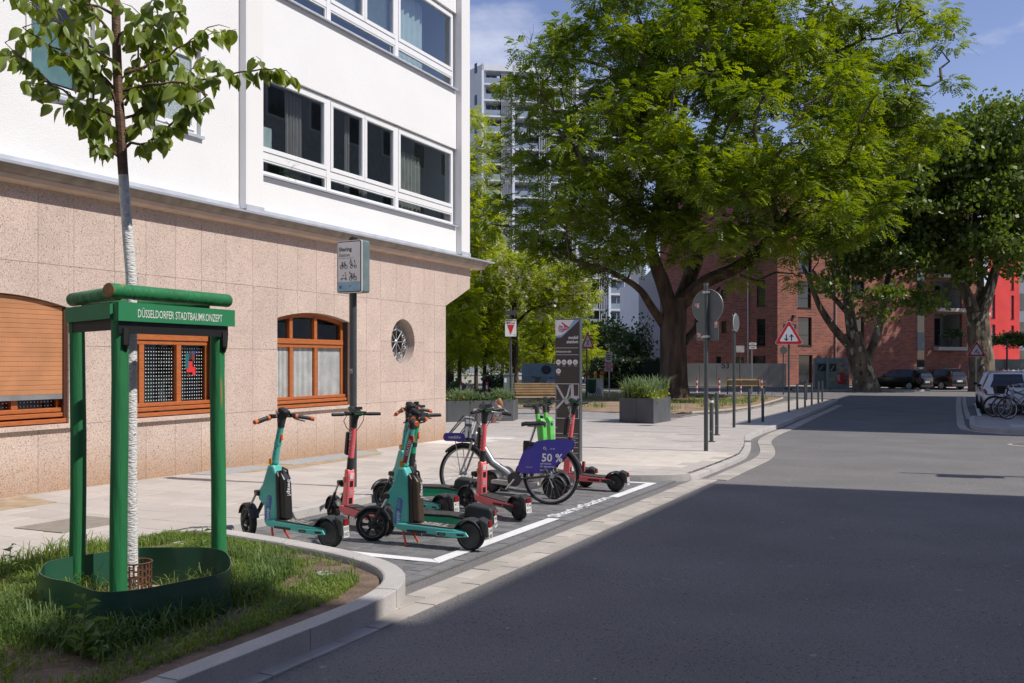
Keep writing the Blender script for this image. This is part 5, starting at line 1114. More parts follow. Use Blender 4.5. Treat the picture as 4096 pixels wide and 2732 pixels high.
def bolt(label, plate_txt, yaw, rear, front, stem_upper=boltg, lean=-2.5):
    t = thing('electric_scooter', label, 'scooter', (0, 0, 0), 'shared electric scooters in the bay', True)
    fx, rf, rr = .98, .13, .125; wheel(t, 0, rr, .075, disc=True, rim_line=False); fc_ = V(fx, 0, rf); wheel(t, fx, rf, .065, disc=True, yaw=yaw, rim_line=False)
    dk_ = MB().prism([V(x, -.085, z) for x, z in ((.0, .13), (.12, .10), (.66, .105), (.76, .14), (.76, .20), (.24, .20), (.10, .18), (.0, .175))], V(0, .17, 0)).build('deck', boltg, t, bevel=.012)
    MB().prism([V(x, -.09, z) for x, z in ((.0, .178), (.10, .184), (.24, .206), (.74, .206), (.74, .220), (.24, .220), (.10, .20), (.0, .195))], V(0, .18, 0)).build('deck_mat', deckm, dk_)
    MB().prism([V(x, -.075, z) for x, z in ((.12, .20), (.10, .30), (.05, .325), (-.14, .30), (-.17, .27), (-.17, .13), (-.12, .13), (-.10, .19))], V(0, .15, 0)).build('rear_box', dgrey, t, bevel=.02)
    MB().box(V(-.173, 0, .245), (.012, .055, .045)).build('tail_lamp', lensr, t); plate(t, V(-.175, 0, .165), plate_txt, V(-1, 0, .05))
    MB().prism([V(x, -.046, z) for x, z in ((.66, .215), (.63, .60), (.655, .66), (.70, .66), (.76, .40), (.78, .20))], V(0, .092, 0)).build('stem_body', dgrey, t, bevel=.018)
    MB().tube([V(.685, 0, .60), V(.66, 0, .78)], .034, 12).build('stem_sleeve', dgrey, t, smooth=True); MB().tube([V(.662, 0, .76), V(.61, 0, 1.06)], [.031, .030], 14).build('stem', stem_upper, t, smooth=True)
    MB().tube([V(.648, 0, .845), V(.641, 0, .885)], .0345, 12).build('clamp', dgrey, t); MB().box(V(.637, .0, .50), (.008, .036, .09)).build('info_label', lblw, t)
    MB().box(V(.605, 0, .95), (.04, .024, .07)).build('bell_latch', orange, t, bevel=.006)
    for sy in (-1, 1): MB().prism(rounded(V(.71, sy*.047, .44), V(.26, 0, -.96), V(.96, 0, .26), .07, .022, .008, 2), V(0, sy*.006, 0)).build('reflector', lensa, t)
    MB().prism([V(x, -.09, z) for x, z in ((.55, 1.06), (.66, 1.07), (.64, 1.15), (.56, 1.17), (.52, 1.14))], V(0, .18, 0)).build('console', blackp, t, bevel=.02)
    MB().box(V(.57, 0, 1.185), (.05, .07, .03)).build('phone_clip', blackp, t, bevel=.006); MB().box(V(.542, 0.04, 1.10), (.006, .05, .03)).build('code_label', lblw, t)
    handlebar(t, V(.585, 0, 1.13), .28, yaw, blackp, None, .01, .06, r=.016)
    ax = V(-math.sin(yaw), math.cos(yaw), 0); ft = V(.82, 0, .36); MB().tube([V(.72, 0, .42), ft], .03, 10).build('fork_neck', dgrey, t); MB().box(ft, (.08, .12, .05)).build('fork_crown', dgrey, t, bevel=.012)
    for sy in (-1, 1): MB().tube([ft+ax*.052*sy, fc_+ax*.052*sy], .016, 8).build('fork_leg', dgrey, t)
    fender(t, fc_, rf+.022, .085, 10, 160, dgrey, 'front_fender', ax)
    MB().tube([V(.55, .06, .12), V(.53, .11, .006)], .009, 8).build('stand_leg', dgrey, t)
    place(t, rear, front, .02, lean); return t
def lime(label, yaw, rear, front, lean=-3):
    t = thing('electric_scooter', label, 'scooter', (0, 0, 0), 'shared electric scooters in the bay', True)
    fx, rf, rr = 1.0, .14, .13; wheel(t, 0, rr, .07, disc=True, rim_line=False); fc_ = V(fx, 0, rf); wheel(t, fx, rf, .065, disc=True, yaw=yaw, rim_line=False)
    dk_ = MB().prism([V(x, -.085, z) for x, z in ((.04, .12), (.70, .10), (.80, .15), (.80, .19), (.72, .185), (.12, .18), (.04, .165))], V(0, .17, 0)).build('deck', limew, t, bevel=.012)
    MB().box(V(.42, 0, .186), (.52, .14, .008)).build('deck_mat', deckm, dk_)
    fender(t, V(0, 0, rr), rr+.03, .12, 0, 170, dgrey, 'rear_fender'); MB().box(V(-.172, 0, .20), (.012, .05, .05)).build('tail_lamp', lensr, t)
    MB().tube([V(.78, 0, .17), V(.83, 0, .34), V(.80, 0, .52)], [.04, .038, .03], 12).build('stem_base', limew, t, smooth=True)
    MB().tube([V(.80, 0, .48), V(.70, 0, 1.06)], [.027, .027], 12).build('stem', limeg, t, smooth=True)
    bx_ = MB().prism([V(x, -.042, z) for x, z in ((.825, .62), (.86, .66), (.825, .93), (.785, .98), (.725, .96), (.735, .90), (.775, .64))], V(0, .084, 0)).build('battery_box', limeg, t, bevel=.014)
    MB().lathe([(.024, 0), (.020, .006)], V(.845, 0, .905), V(1, 0, .12), 16).build('head_lamp', chrome, bx_); MB().torus(V(.868, 0, .74), V(1, 0, .12), .018, .002, 16, 4).build('logo_ring', M('dark lime', (.06, .35, .05), .5), bx_)
    MB().tube([V(.705, 0, 1.03), V(.69, 0, 1.11)], .03, 12).build('head', dgrey, t)
    handlebar(t, V(.685, 0, 1.12), .30, yaw, blackp, None, 0, .08, r=.014, rise=.0)
    ax = V(-math.sin(yaw), math.cos(yaw), 0)
    for sy in (-1, 1): MB().tube([V(.87, 0, .36)+ax*.05*sy, fc_+ax*.052*sy], .016, 8).build('fork_leg', dgrey, t)
    MB().tube([V(.80, 0, .36), V(.89, 0, .37)], .035, 10).build('fork_crown', dgrey, t); fender(t, fc_, rf+.022, .085, 10, 170, dgrey, 'front_fender', ax)
    place(t, rear, front, .02, lean); return t
# positions read from where the wheels touch the bay
dott('teal scooter with black battery and plate 810 beside the grass island', '810 IHD', R(-22), GP(1322, 2192, .02), GP(1003, 2148, .02))
voi('coral red scooter standing alone before the sign pole, left of the teal pair', '', 0, (8.30, -4.98), (8.62, -6.05)) if False else voi('coral red scooter standing alone before the sharing station pole', '816 KYO', R(-8), GP(1560, 2140, .02), GP(1318, 2082, .02), lean=.5)
dott('front teal scooter with brown battery and red sticker, nearest the painted corner', '564 HBE', R(24), GP(1898, 2203, .02), GP(1488, 2163, .02), battb, gratis=True)
dott('teal scooter with plate 413 half hidden behind the front teal one', '413 IHD', R(10), GP(1752, 2078, .02), GP(1572, 2046, .02), batt)
bolt('dark stemmed green scooter with plate 994 INP between the teal scooters', '994 INP', R(-10), (8.22, -4.10), (8.12, -5.14))
bolt('bright green stemmed scooter standing close to the rear kerb', '652 IBN', R(6), (10.15, -5.25), (9.9, -6.25))
voi('coral red scooter with plate 934 in front of the silver bicycle', '934 KYO', R(14), GP(2090, 2083, .02), GP(1863, 2032, .02))
voi('coral red scooter farthest right, its deck pointing at the stele', '221 KYB', R(-6), GP(2475, 1967, .02), (12.25, -5.12))
voi('coral red scooter behind the lime green pair', '718 KYD', R(8), GP(2345, 1948, .02), (12.62, -5.60))
lime('lime green stemmed scooter with off white deck, left of the two lime ones', R(25), GP(1960, 1968, .02), GP(2224, 1998, .02))
lime('lime green stemmed scooter with off white deck, right of the two lime ones', R(18), GP(1996, 1950, .02), GP(2262, 1984, .02))
# ------------------------------------------------------------------ bicycles
def bicycle(label, kind, rear, front, h, steer, lean=6, r=.335, group=None):
    t = thing('bicycle', label, 'bicycle', (0, 0, 0), group, True); wb = 1.10
    tub = {'silver': M('silver tube', (.42, .43, .44), .35, .55, var=.08), 'black': M('black tube', (.03, .03, .033), .4), 'grey': M('grey tube', (.30, .31, .32), .4, .4)}[kind]
    rimm = M('alloy rim', (.55, .55, .56), .35, .7)
    def bw(c, ax, nm):
        w_ = MB().torus(c, ax, r-.018, .020, 44, 8).build(nm, blackr, t, smooth=True); a, b = frame(ax)
        MB().lathe([(r-.035, -.012), (r-.05, -.010), (r-.05, .010), (r-.035, .012)], c, ax, 44, False).build('rim', rimm, w_, smooth=True)
        m = MB()
        for i in range(28):
            a0 = 2*math.pi*i/28; a1 = a0+(.55 if i % 2 else -.55); sg = 1 if (i//2) % 2 else -1
            m.tube([c+(a*math.cos(a1)+b*math.sin(a1))*.03+ax*.028*sg, c+(a*math.cos(a0)+b*math.sin(a0))*(r-.045)], .0012, 3, False)
        m.build('spokes', rimm, w_); MB().lathe([(.008, -.055), (.030, -.045), (.018, -.02), (.018, .02), (.030, .045), (.008, .055)], c, ax, 14).build('hub', chrome, w_, smooth=True); return w_
    rc, fcn = V(0, 0, r), V(wb, 0, r); ax2 = V(-math.sin(steer), math.cos(steer), 0); fwd = V(math.cos(steer), math.sin(steer), 0)
    head0, head1 = V(wb-.14, 0, .78), V(wb-.19, 0, .96); st0 = head0-V(.0, 0, .0)
    fcs = head0+V(-.14*-1, 0, 0)*0+V(.035, 0, -.10)*0+fwd*.14-ZD*(.78-r); fcn = fcs
    bw(rc, YD, 'wheel'); bw(fcn, ax2, 'wheel')
    bb = V(.43, 0, .28); stop = V(.27, 0, .72)
    m = MB()
    if kind == 'silver': MB().tube([head0+V(-.01, 0, .03), V(.72, 0, .47), bb+V(.02, 0, .02)], [.042, .046, .046], 14).build('down_tube', tub, t, smooth=True)
    else:
        MB().tube([head0, bb], .019, 10).build('down_tube', tub, t, smooth=True); MB().tube([head1-ZD*.06, stop-ZD*.06], .017, 10).build('top_tube', tub, t, smooth=True)
    MB().tube([head0-ZD*.03+V(.008, 0, 0), head1], .026, 12).build('head_tube', tub, t, smooth=True)
    MB().tube([bb, stop], .022, 12).build('seat_tube', dgrey if kind == 'silver' else tub, t, smooth=True); MB().tube([stop-ZD*.02, V(.20, 0, .93)], .015, 10).build('seat_post', chrome, t, smooth=True)
    for sy in (-1, 1):
        MB().tube([bb+YD*.03*sy, rc+YD*.06*sy], .013, 8).build('chain_stay', tub if kind != 'silver' else dgrey, t); MB().tube([stop+V(0, sy*.02, -.06), rc+YD*.06*sy], .010, 8).build('seat_stay', tub if kind != 'silver' else dgrey, t)
        MB().tube([head0-ZD*.06+ax2*.045*sy, head0-ZD*.2+ax2*.05*sy+fwd*.04, fcn+ax2*.055*sy], [.016, .015, .011], 8).build('fork_blade', tub if kind != 'silver' else rimm, t, smooth=True)
        MB().tube([bb+YD*.06*sy, bb+V(.10*sy, .07*sy, -.13*sy)], .012, 8).build('crank', chrome, t); MB().box(bb+V(.10*sy, .12*sy, -.13*sy), (.09, .09, .022)).build('pedal', blackp, t, bevel=.004)
    MB().lathe([(.085, -.005), (.085, .005)], bb+YD*.05, YD, 24).build('chain_ring', dgrey, t)
    sd = MB(); rings = []
    for x, w_, z in ((.09, .05, .945), (.12, .115, .955), (.18, .12, .95), (.25, .075, .945), (.33, .04, .945), (.375, .03, .935)): rings.append([V(x, w_*math.cos(a)*1.0, z+(.022 if math.sin(a) > 0 else .03)*math.sin(a)-(.012 if abs(math.cos(a)) > .9 else 0)) for a in [2*math.pi*k/10 for k in range(10)]])
    sd.ring(rings); sd.build('saddle', blackp, t, smooth=True); MB().tube([V(.13, -.03, .93), V(.16, -.03, .905), V(.30, -.02, .91)], .005, 5).tube([V(.13, .03, .93), V(.16, .03, .905), V(.30, .02, .91)], .005, 5).build('saddle_rails', galv, t)
    hb = head1+V(-.01, 0, .10); bk = -fwd
    MB().tube([head1-ZD*.02, hb], .014, 10).build('stem', chrome, t)
    bar = MB().tube([hb+ax2*y+bk*x+ZD*z for y, x, z in ((-.29, .20, .0), (-.27, .14, .015), (-.18, .03, .03), (0, -.01, 0), (.18, .03, .03), (.27, .14, .015), (.29, .20, .0))], .012, 10).build('handlebar', chrome if kind != 'black' else dgrey, t, smooth=True)
    for sy in (-1, 1):
        MB().tube([hb+ax2*.277*sy+bk*.155+ZD*.012, hb+ax2*.297*sy+bk*.265-ZD*.003], .0175, 10).build('grip', blackp, bar, smooth=True)
        MB().tube([hb+ax2*.22*sy+bk*.06+ZD*.02, hb+ax2*.26*sy+bk*.06-ZD*.01, hb+ax2*.32*sy+bk*.12-ZD*.04, hb+ax2*.335*sy+bk*.17-ZD*.035], [.009, .007, .006, .007], 6).build('brake_lever', chrome, bar, smooth=True)
        MB().tube([hb+ax2*.21*sy+bk*.05+ZD*.01, hb+ax2*.08*sy-bk*.10-ZD*.05, head0+fwd*.05+ZD*.03], .003, 4).build('cable', blackp, bar)
    if kind == 'silver':
        blue = M('fender blue', (.050, .040, .30), .4, var=.05, coat=.2)
        # rear wheel panel with advert
        for sy in (-1, 1):
            arc = [V(.40, 0, .365), V(.385, 0, .47), V(.335, 0, .60), V(.26, 0, .685), V(.17, 0, .735), V(.06, 0, .755), V(-.10, 0, .765), V(-.25, 0, .76)]
            low = [V(-.265, 0, .71), V(-.235, 0, .64), V(-.17, 0, .56), V(-.09, 0, .475), V(.0, 0, .41), V(.10, 0, .37), V(.25, 0, .35)]
            pts = [p+YD*.048*sy for p in arc+low]
            pn = MB().prism(pts, YD*.006*sy).build('advert_panel', blue, t)
            o = sy*.0555; rg = V(1, 0, 0)*-sy*-1 if sy < 0 else V(-1, 0, 0)
            def tt(s_, x, z, w, b=0): text(s_, V(x, o, z), rg, ZD, w, lblw, pn, bold=b)
            fx_ = -1 if sy > 0 else 1
            tt('50 %', -.02, .545, .25, .02); tt('auf deinen', .055, .475, .13); tt('Handyvertrag', .035, .438, .17); tt('sichern', .075, .40, .09); tt('O', .075, .655, .035, .01); tt('2', .052, .638, .012); tt('can do', -.02, .65, .06, .01); tt('Rabattcode:', .25, .43, .08)
        MB().torus(rc, YD, r+.035, .016, 24, 6, R(-90+152-90), R(-90+20-90)) ; fender(t, rc, r+.045, .10, 20, 175, dgrey, 'mudguard', n=18); MB().box(rc+V(-(r+.05), 0, .12), (.03, .06, .12)).build('tail_lamp', lensr, t); MB().box(V(.30, 0, .66), (.09, .07, .16)).build('lock_box', blackp, t, bevel=.015); MB().box(V(.235, .03, .70), (.06, .07, .05)).build('lock_bolt', blackp, t, bevel=.01)
        MB().torus(V(.17, 0, .56), YD, .10, .018, 16, 6, 0, 3.1).build('lock_ring', blackp, t, smooth=True)
        text('303443', bb+(stop-bb)*.45+YD*.0235, (stop-bb), V(1, 0, 0), .17, lblw, t); text('303443', bb+(stop-bb)*.45-YD*.0235, (stop-bb), V(-1, 0, 0), .17, lblw, t)
        # front carrier with blue name board
        ct = head0+fwd*.20+ZD*.02
        cr = MB().tube([head0+fwd*.08+ax2*-.10+ZD*.22, head0+fwd*.30+ax2*-.13-ZD*.02, head0+fwd*.34-ZD*.03, head0+fwd*.30+ax2*.13-ZD*.02, head0+fwd*.08+ax2*.10+ZD*.22, head0+fwd*.08+ax2*-.10+ZD*.22], .011, 8).build('front_carrier', rimm, t, smooth=True)
        MB().box(head0+fwd*.09+ZD*.11, (.012, .15, .26), (fwd, ax2, ZD)).build('carrier_back', M('carrier grey', (.25, .26, .28), .5), cr); MB().box(head0+fwd*.20-ZD*.04, (.22, .22, .03), (fwd, ax2, ZD)).build('carrier_tray', blackp, cr, bevel=.01)
        for sy in (-1, 1):
            MB().tube([head0+fwd*.10+ax2*.10*sy+ZD*.24, head0+fwd*.31+ax2*.12*sy], .006, 6).build('carrier_strut', blackp, cr)
            MB().tube([head0+fwd*.22+ax2*.08*sy-ZD*.04, fcn+ax2*.062*sy], .006, 6).build('carrier_stay', rimm, cr)
            nb_ = MB().prism(rounded(head0+fwd*.20+ax2*.128*sy-ZD*.02, fwd, ZD, .31, .10, .045, 4), ax2*.012*sy).build('name_board', blue, cr, bevel=.004); text('nextbike', head0+fwd*.19+ax2*.142*sy-ZD*.02, fwd*-sy, ZD, .17, lblw, nb_, bold=.025)
        fender(t, fcn, r+.03, .06, 45, 160, dgrey, 'mudguard', ax2, n=14)
    else:
        fender(t, rc, r+.03, .055, 20, 175, dgrey, 'mudguard', n=14); MB().box(V(-.05, 0, .73), (.42, .13, .02)).build('carrier', dgrey, t); MB().tube([V(.02, .06, .72), rc+YD*.07], .006, 5).tube([V(.02, -.06, .72), rc-YD*.07], .006, 5).build('carrier_stay', dgrey, t); MB().box(rc+V(-(r+.0), 0, .18), (.02, .05, .05)).build('rear_reflector', lensr, t)
        for c in (rc, fcn): MB().box(c+V(.0, .02, .2), (.035, .008, .05)).build('spoke_reflector', lensa, t)
        if kind == 'black':
            bk_ = head0+fwd*.22+ZD*.12; m = MB(); m.ring([[bk_+fwd*x*k+ax2*y*k+ZD*z for x, y in ((-.13, -.17), (.13, -.17), (.13, .17), (-.13, .17))] for z, k in ((-.13, .85), (.12, 1.1))], True, False); m.poly([bk_+fwd*x+ax2*y-ZD*.128 for x, y in ((-.11, -.14), (.11, -.14), (.11, .14), (-.11, .14))]); m.build('basket', M('black wire basket', (.012, .012, .012), .6), t)
    place(t, rear, front, h, lean, 1.1); return t
rb_, fb_ = GP(2230, 2020, .02), GP(1815, 2003, .02)
bicycle('silver rental bicycle with blue advert panel over the rear wheel', 'silver', rb_, fb_, .02, R(-14), lean=7)
bicycle('black city bicycle with front basket parked behind the white cars', 'black', (35.3, 2.25), (35.2, 1.15), .10, R(12), lean=4, group='bicycles on the right pavement')
bicycle('grey city bicycle at the right edge, nearer the kerb', 'grey', (34.3, 2.35), (34.1, 1.25), .10, R(18), lean=5, group='bicycles on the right pavement')
bicycle('grey bicycle with rear carrier standing left of the basket bicycle', 'grey', (35.8, .95), (35.9, 2.05), .10, R(0), lean=3, group='bicycles on the right pavement')
# ================================================================== TREES AND PLANTS
bark = M('dark bark', (.155, .108, .076), .95, col2=(.05, .035, .025), vs=3.2, bump=1.6, bs=6, stretch=(1, 1, .22), det=8)
barkp = M('plane bark', (.22, .18, .125), .9, col2=(.075, .056, .038), vs=1.8, bump=.8, bs=6, det=6, stretch=(1, 1, .5), fl=[((.40, .36, .26), 2.6, .60), ((.05, .04, .028), 4, .62)])
twig = M('twig bark', (.13, .088, .055), .9)
leaf_big = M('locust leaf', (.27, .345, .032), .5, col2=(.10, .165, .018), vs=.7, trans=.42)
leaf_plane = M('plane leaf', (.15, .215, .036), .42, col2=(.095, .145, .025), vs=1.3, trans=.35)
leaf_park = M('young locust leaf', (.36, .42, .035), .55, col2=(.22, .29, .026), vs=.9, trans=.45)
leaf_shrub = M('shrub leaf', (.10, .16, .045), .5, col2=(.045, .085, .022), vs=2, trans=.3)
flower = M('white blossom', (.72, .70, .58), .7, var=.05, trans=.3)
def unit(a): return a/np.maximum(1e-9, np.linalg.norm(a, axis=1, keepdims=True))
def sprays(P, D, L_, K, lw, ll, g):
    """pinnate leaf sprays: stem along D with K leaflet pairs"""
    n = len(P); D = unit(D); up = np.tile(np.array([0, 0, 1.]), (n, 1))+g.normal(0, .35, (n, 3)); S = unit(np.cross(D, up)); N_ = unit(np.cross(S, D)); out = []
    L_ = L_*g.uniform(.65, 1.25, (n, 1))
    for j in range(K):
        t = (j+.6)/K; base = P+D*L_*t-np.array([0, 0, 1.])*(L_*.35*t*t)
        for sg in (-1, 1):
            d = unit(D*.5+S*sg*.9-N_*g.uniform(.05, .45, (n, 1))); wv = unit(np.cross(d, N_))*lw*.5; l = ll*(1-.35*abs(t-.45))
            out.append(np.stack([base, base+d*l*.5+wv, base+d*l, base+d*l*.5-wv], 1))
    return np.concatenate(out)
def leaf_quads(P, size, g, droop=.4, asp=.8):
    n = len(P); d = unit(g.normal(0, 1, (n, 3))-np.array([0, 0, droop])); w = unit(np.cross(d, g.normal(0, 1, (n, 3)))); sz = size*g.uniform(.6, 1.3, (n, 1)); nn = np.cross(d, w)
    return np.stack([P, P+d*sz*.45+w*sz*asp*.5+nn*sz*.1, P+d*sz, P+d*sz*.45-w*sz*asp*.5+nn*sz*.1], 1)
def lobes_sample(lobes, n, g, Y0, shell=.55):
    """clump centres inside a union of ellipsoids given in photograph pixels at distance Y0"""
    vol = np.array([a[3]*a[4]*a[5] for a in lobes]); vol = vol**.85; idx = g.choice(len(lobes), n, p=vol/vol.sum()); out = []
    for i in idx:
        u, v, dy, ru, rv, ry = lobes[i]; c = np.array(PY(u, v, Y0+dy)); k = Y0/FPX
        d = g.normal(0, 1, 3); d /= np.linalg.norm(d); r = g.uniform(0, 1)**(1/3*shell*1.2); out.append(c+d*r*np.array([ru*k, ry, rv*k]))
    return np.array(out)
def wob(a, b, n, amp, g):
    a, b = np.array(a), np.array(b); L_ = np.linalg.norm(b-a); pts = []
    for k in range(n+1): t = k/n; pts.append(a+(b-a)*t+(g.normal(0, amp*L_, 3) if 0 < k < n else 0)+np.array([0, 0, .10*L_*math.sin(math.pi*t)]))
    return [Vector(p) for p in pts]
def limb_path(pts, Y0):
    P = [PY(u, v, Y0+dy) for u, v, dy in pts]; out = []
    for i in range(len(P)-1):
        p0, p1, p2, p3 = P[max(i-1, 0)], P[i], P[i+1], P[min(i+2, len(P)-1)]
        for k in range(4): t = k/4; out.append(.5*((2*p1)+(p2-p0)*t+(2*p0-5*p1+4*p2-p3)*t*t+(3*p1-p0-3*p2+p3)*t**3))
    out.append(P[-1]); return out
def trunk_mesh(pts, radii, n=16, ridge=.06, seed=1, flare=0):
    g = np.random.default_rng(seed); m = MB(); rings = []; ph = g.uniform(0, 6.28, 5); pa = None
    for i, p in enumerate(pts):
        d = (pts[min(i+1, len(pts)-1)]-pts[max(i-1, 0)]).normalized()
        if pa is None: a, b = frame(d)
        else: a = (pa-d*pa.dot(d)).normalized(); b = d.cross(a)
        pa = a; ring = []
        for j in range(n):
            t = 2*math.pi*j/n; r = radii[i]*(1+ridge*(math.sin(3*t+ph[0]+i*.2)+.7*math.sin(5*t+ph[1]-i*.15)+.5*math.sin(8*t+ph[2])))
            ring.append(p+(a*math.cos(t)+b*math.sin(t))*r)
        rings.append(ring)
    return m.ring(rings)
def big_tree(name, label, base, Y0, trunk, limbs, lobes, nclump, nspray, seed, bark_m, leaf_m, mode, leafpar, twig_r=.03, group=None, flowers=0, clump_r=.85, thin=None):
    g = np.random.default_rng(seed); t = thing(name, label, 'tree', base, group)
    tp = limb_path([(u, v, dy) for u, v, dy, r in trunk], Y0); tr = []
    for i in range(len(trunk)-1):
        for k in range(4): tr.append(trunk[i][3]+(trunk[i+1][3]-trunk[i][3])*k/4)
    tr.append(trunk[-1][3]); trunk_mesh(tp, tr, 20, .05, seed).build('trunk', bark_m, t, smooth=True)
    nodes = [p for p in tp[len(tp)//2:]]; nr = [r for r in tr[len(tr)//2:]]
    for L_, r0, r1 in limbs:
        lp = limb_path(L_, Y0); rr = [r0+(r1-r0)*k/(len(lp)-1) for k in range(len(lp))]
        trunk_mesh(lp, rr, 10, .05, seed+len(nodes)).build('limb', bark_m, t, smooth=True); nodes += lp[2:]; nr += rr[2:]
    Cn = lobes_sample(lobes, nclump, g, Y0)
    if thin: Cn = Cn[(Cn[:, 2] < thin[0]+g.normal(0, 1, len(Cn))) | (g.uniform(0, 1, len(Cn)) > thin[1])]; nclump = len(Cn)
    NA = np.array([tuple(p) for p in nodes])
    order = np.argsort([np.min(np.linalg.norm(NA-c, axis=1)) for c in Cn]); m = MB(); base_n = len(NA)
    for k in order:
        c = Cn[k]; dd = np.linalg.norm(NA-c, axis=1)+np.where(NA[:, 2] > c[2]+.5, 1.5, 0); i = int(np.argmin(dd)); a = NA[i]
        pth = wob(a, c, 4, .07, g); L_ = np.linalg.norm(c-a); r0 = min(.10, twig_r+.012*L_); m.tube(pth, [r0, r0*.8, r0*.6, r0*.42, r0*.2], 5, False)
        NA = np.vstack([NA, np.array([tuple(pth[2]), tuple(pth[3])])])
    m.build('branches', twig, t, smooth=True, kind='stuff')
    n = nspray; ci = g.integers(0, nclump, n); d = g.normal(0, 1, (n, 3)); d[:, 2] *= .75; d = unit(d); r = g.uniform(.15, 1, (n, 1))**.6*clump_r*g.uniform(.6, 1.25, (nclump, 1))[ci]
    P = Cn[ci]+d*r*np.array([1.15, 1.15, .72])
    if mode == 'spray': Q = sprays(P, d*np.array([1, 1, .45])+g.normal(0, .3, (n, 3)), leafpar[0], leafpar[1], leafpar[2], leafpar[3], g)
    else: Q = leaf_quads(P, leafpar[0], g)
    npmesh('crown', Q, 4, leaf_m, t, 'stuff')
    if flowers:
        ci = g.integers(0, nclump, flowers); P = Cn[ci]+unit(g.normal(0, 1, (flowers, 3)))*clump_r*.8-np.array([0, 0, .2]); Pf = np.repeat(P, 7, 0)+g.normal(0, .07, (flowers*7, 3))*np.array([1, 1, 1.8]); npmesh('blossom', leaf_quads(Pf, .19, g), 4, flower, t, 'stuff')
    return t
# --- the old tree on the bed
YB = 45.0; sB, qB = GP(2706, 1620, HP)
LB = [(2330, 330, 0, 330, 230, 4), (2720, 110, -1, 420, 330, 5), (3180, 90, 0, 450, 300, 5), (3560, 230, 1, 260, 250, 4), (3660, 470, 1, 190, 170, 3), (2950, 480, -3, 520, 320, 6), (2480, 650, -2, 400, 240, 5), (2190, 540, 1, 190, 130, 3), (2070, 900, 1, 160, 120, 3), (2360, 930, -2, 300, 180, 4), (2700, 830, -5, 350, 200, 3), (3050, 820, -3, 360, 200, 5), (3330, 780, 0, 260, 220, 4), (3480, 610, 1, 220, 200, 3), (3400, 960, 0, 130, 100, 2.5), (3110, 1050, -1, 210, 90, 2.5), (2270, 1060, 0, 200, 60, 2), (3000, 250, 4, 600, 350, 4)]
big_tree('old_locust_tree', 'huge spreading tree with furrowed trunk and bright green feathery crown in the middle', PY(2706, 1622, YB), YB,
         [(2706, 1640, 0, .98), (2700, 1600, 0, .74), (2694, 1540, 0, .63), (2690, 1440, 0, .60), (2688, 1340, 0, .58), (2695, 1260, 0, .56), (2702, 1190, 0, .48)],
         [([(2688, 1250, 0), (2655, 1140, -.3), (2625, 1060, -.5), (2600, 960, -.6), (2625, 850, -.8), (2640, 700, -1), (2630, 520, -1), (2590, 330, -1), (2560, 180, -1)], .36, .07),
          ([(2718, 1220, 0), (2765, 1100, .4), (2792, 1010, .6), (2775, 900, .6), (2800, 740, .5), (2830, 560, .4), (2900, 380, .3), (2960, 180, 0)], .38, .07),
          ([(2730, 1210, 0), (2820, 1130, -.5), (2950, 1070, -1), (3060, 980, -1.4), (3130, 890, -1.5), (3230, 770, -1.2), (3360, 650, -.6), (3520, 520, 0)], .36, .07),
          ([(2655, 1300, 0), (2600, 1220, -.8), (2560, 1160, -1.4), (2490, 1110, -1.8), (2400, 1070, -2), (2280, 1040, -2)], .22, .05),
          ([(2735, 1370, 0), (2785, 1310, .5), (2800, 1240, .8), (2880, 1150, 1.2)], .20, .06),
          ([(2610, 900, -.6), (2500, 800, -1), (2380, 700, -1), (2260, 560, -.5), (2180, 420, 0)], .2, .05),
          ([(2640, 640, -1), (2720, 480, -2), (2760, 300, -2.4), (2740, 120, -2.5)], .16, .04),
          ([(2880, 400, .3), (3050, 330, 1), (3250, 250, 1), (3450, 160, 1)], .16, .04),
          ([(3120, 900, -1.5), (3050, 700, -3), (3020, 500, -3.5), (3080, 300, -3)], .18, .04),
          ([(2600, 380, -1), (2450, 280, -.5), (2300, 240, 0), (2150, 270, .3)], .12, .03)],
         LB, 640, 44000, 11, bark, leaf_big, 'spray', (.40, 5, .085, .15), clump_r=.80, twig_r=.045, thin=(13.5, .20))
bt = bpy.data.objects['old_locust_tree']; m = MB(); gd_ = np.random.default_rng(8)
for (u0, v0, u1, v1) in ((2180, 330, 2090, 130), (2210, 300, 2230, 100), (2150, 360, 2040, 210), (2260, 300, 2180, 170), (2420, 200, 2480, 40)):
    pth = [Vector(p) for p in wob(PY(u0, v0, YB), PY(u1, v1, YB-.6), 5, .05, gd_)]; m.tube(pth, [.035, .028, .022, .016, .010, .004], 5)
    for i in (2, 3, 4):
        for _ in range(2): e = pth[i]+Vector((gd_.normal(0, .5), gd_.normal(0, .4), gd_.uniform(.2, .8))); m.tube([pth[i], pth[i].lerp(e, .5)+Vector((.05, 0, 0)), e], [.012, .008, .003], 4)
m.build('dead_twigs', twig, bt, kind='stuff')
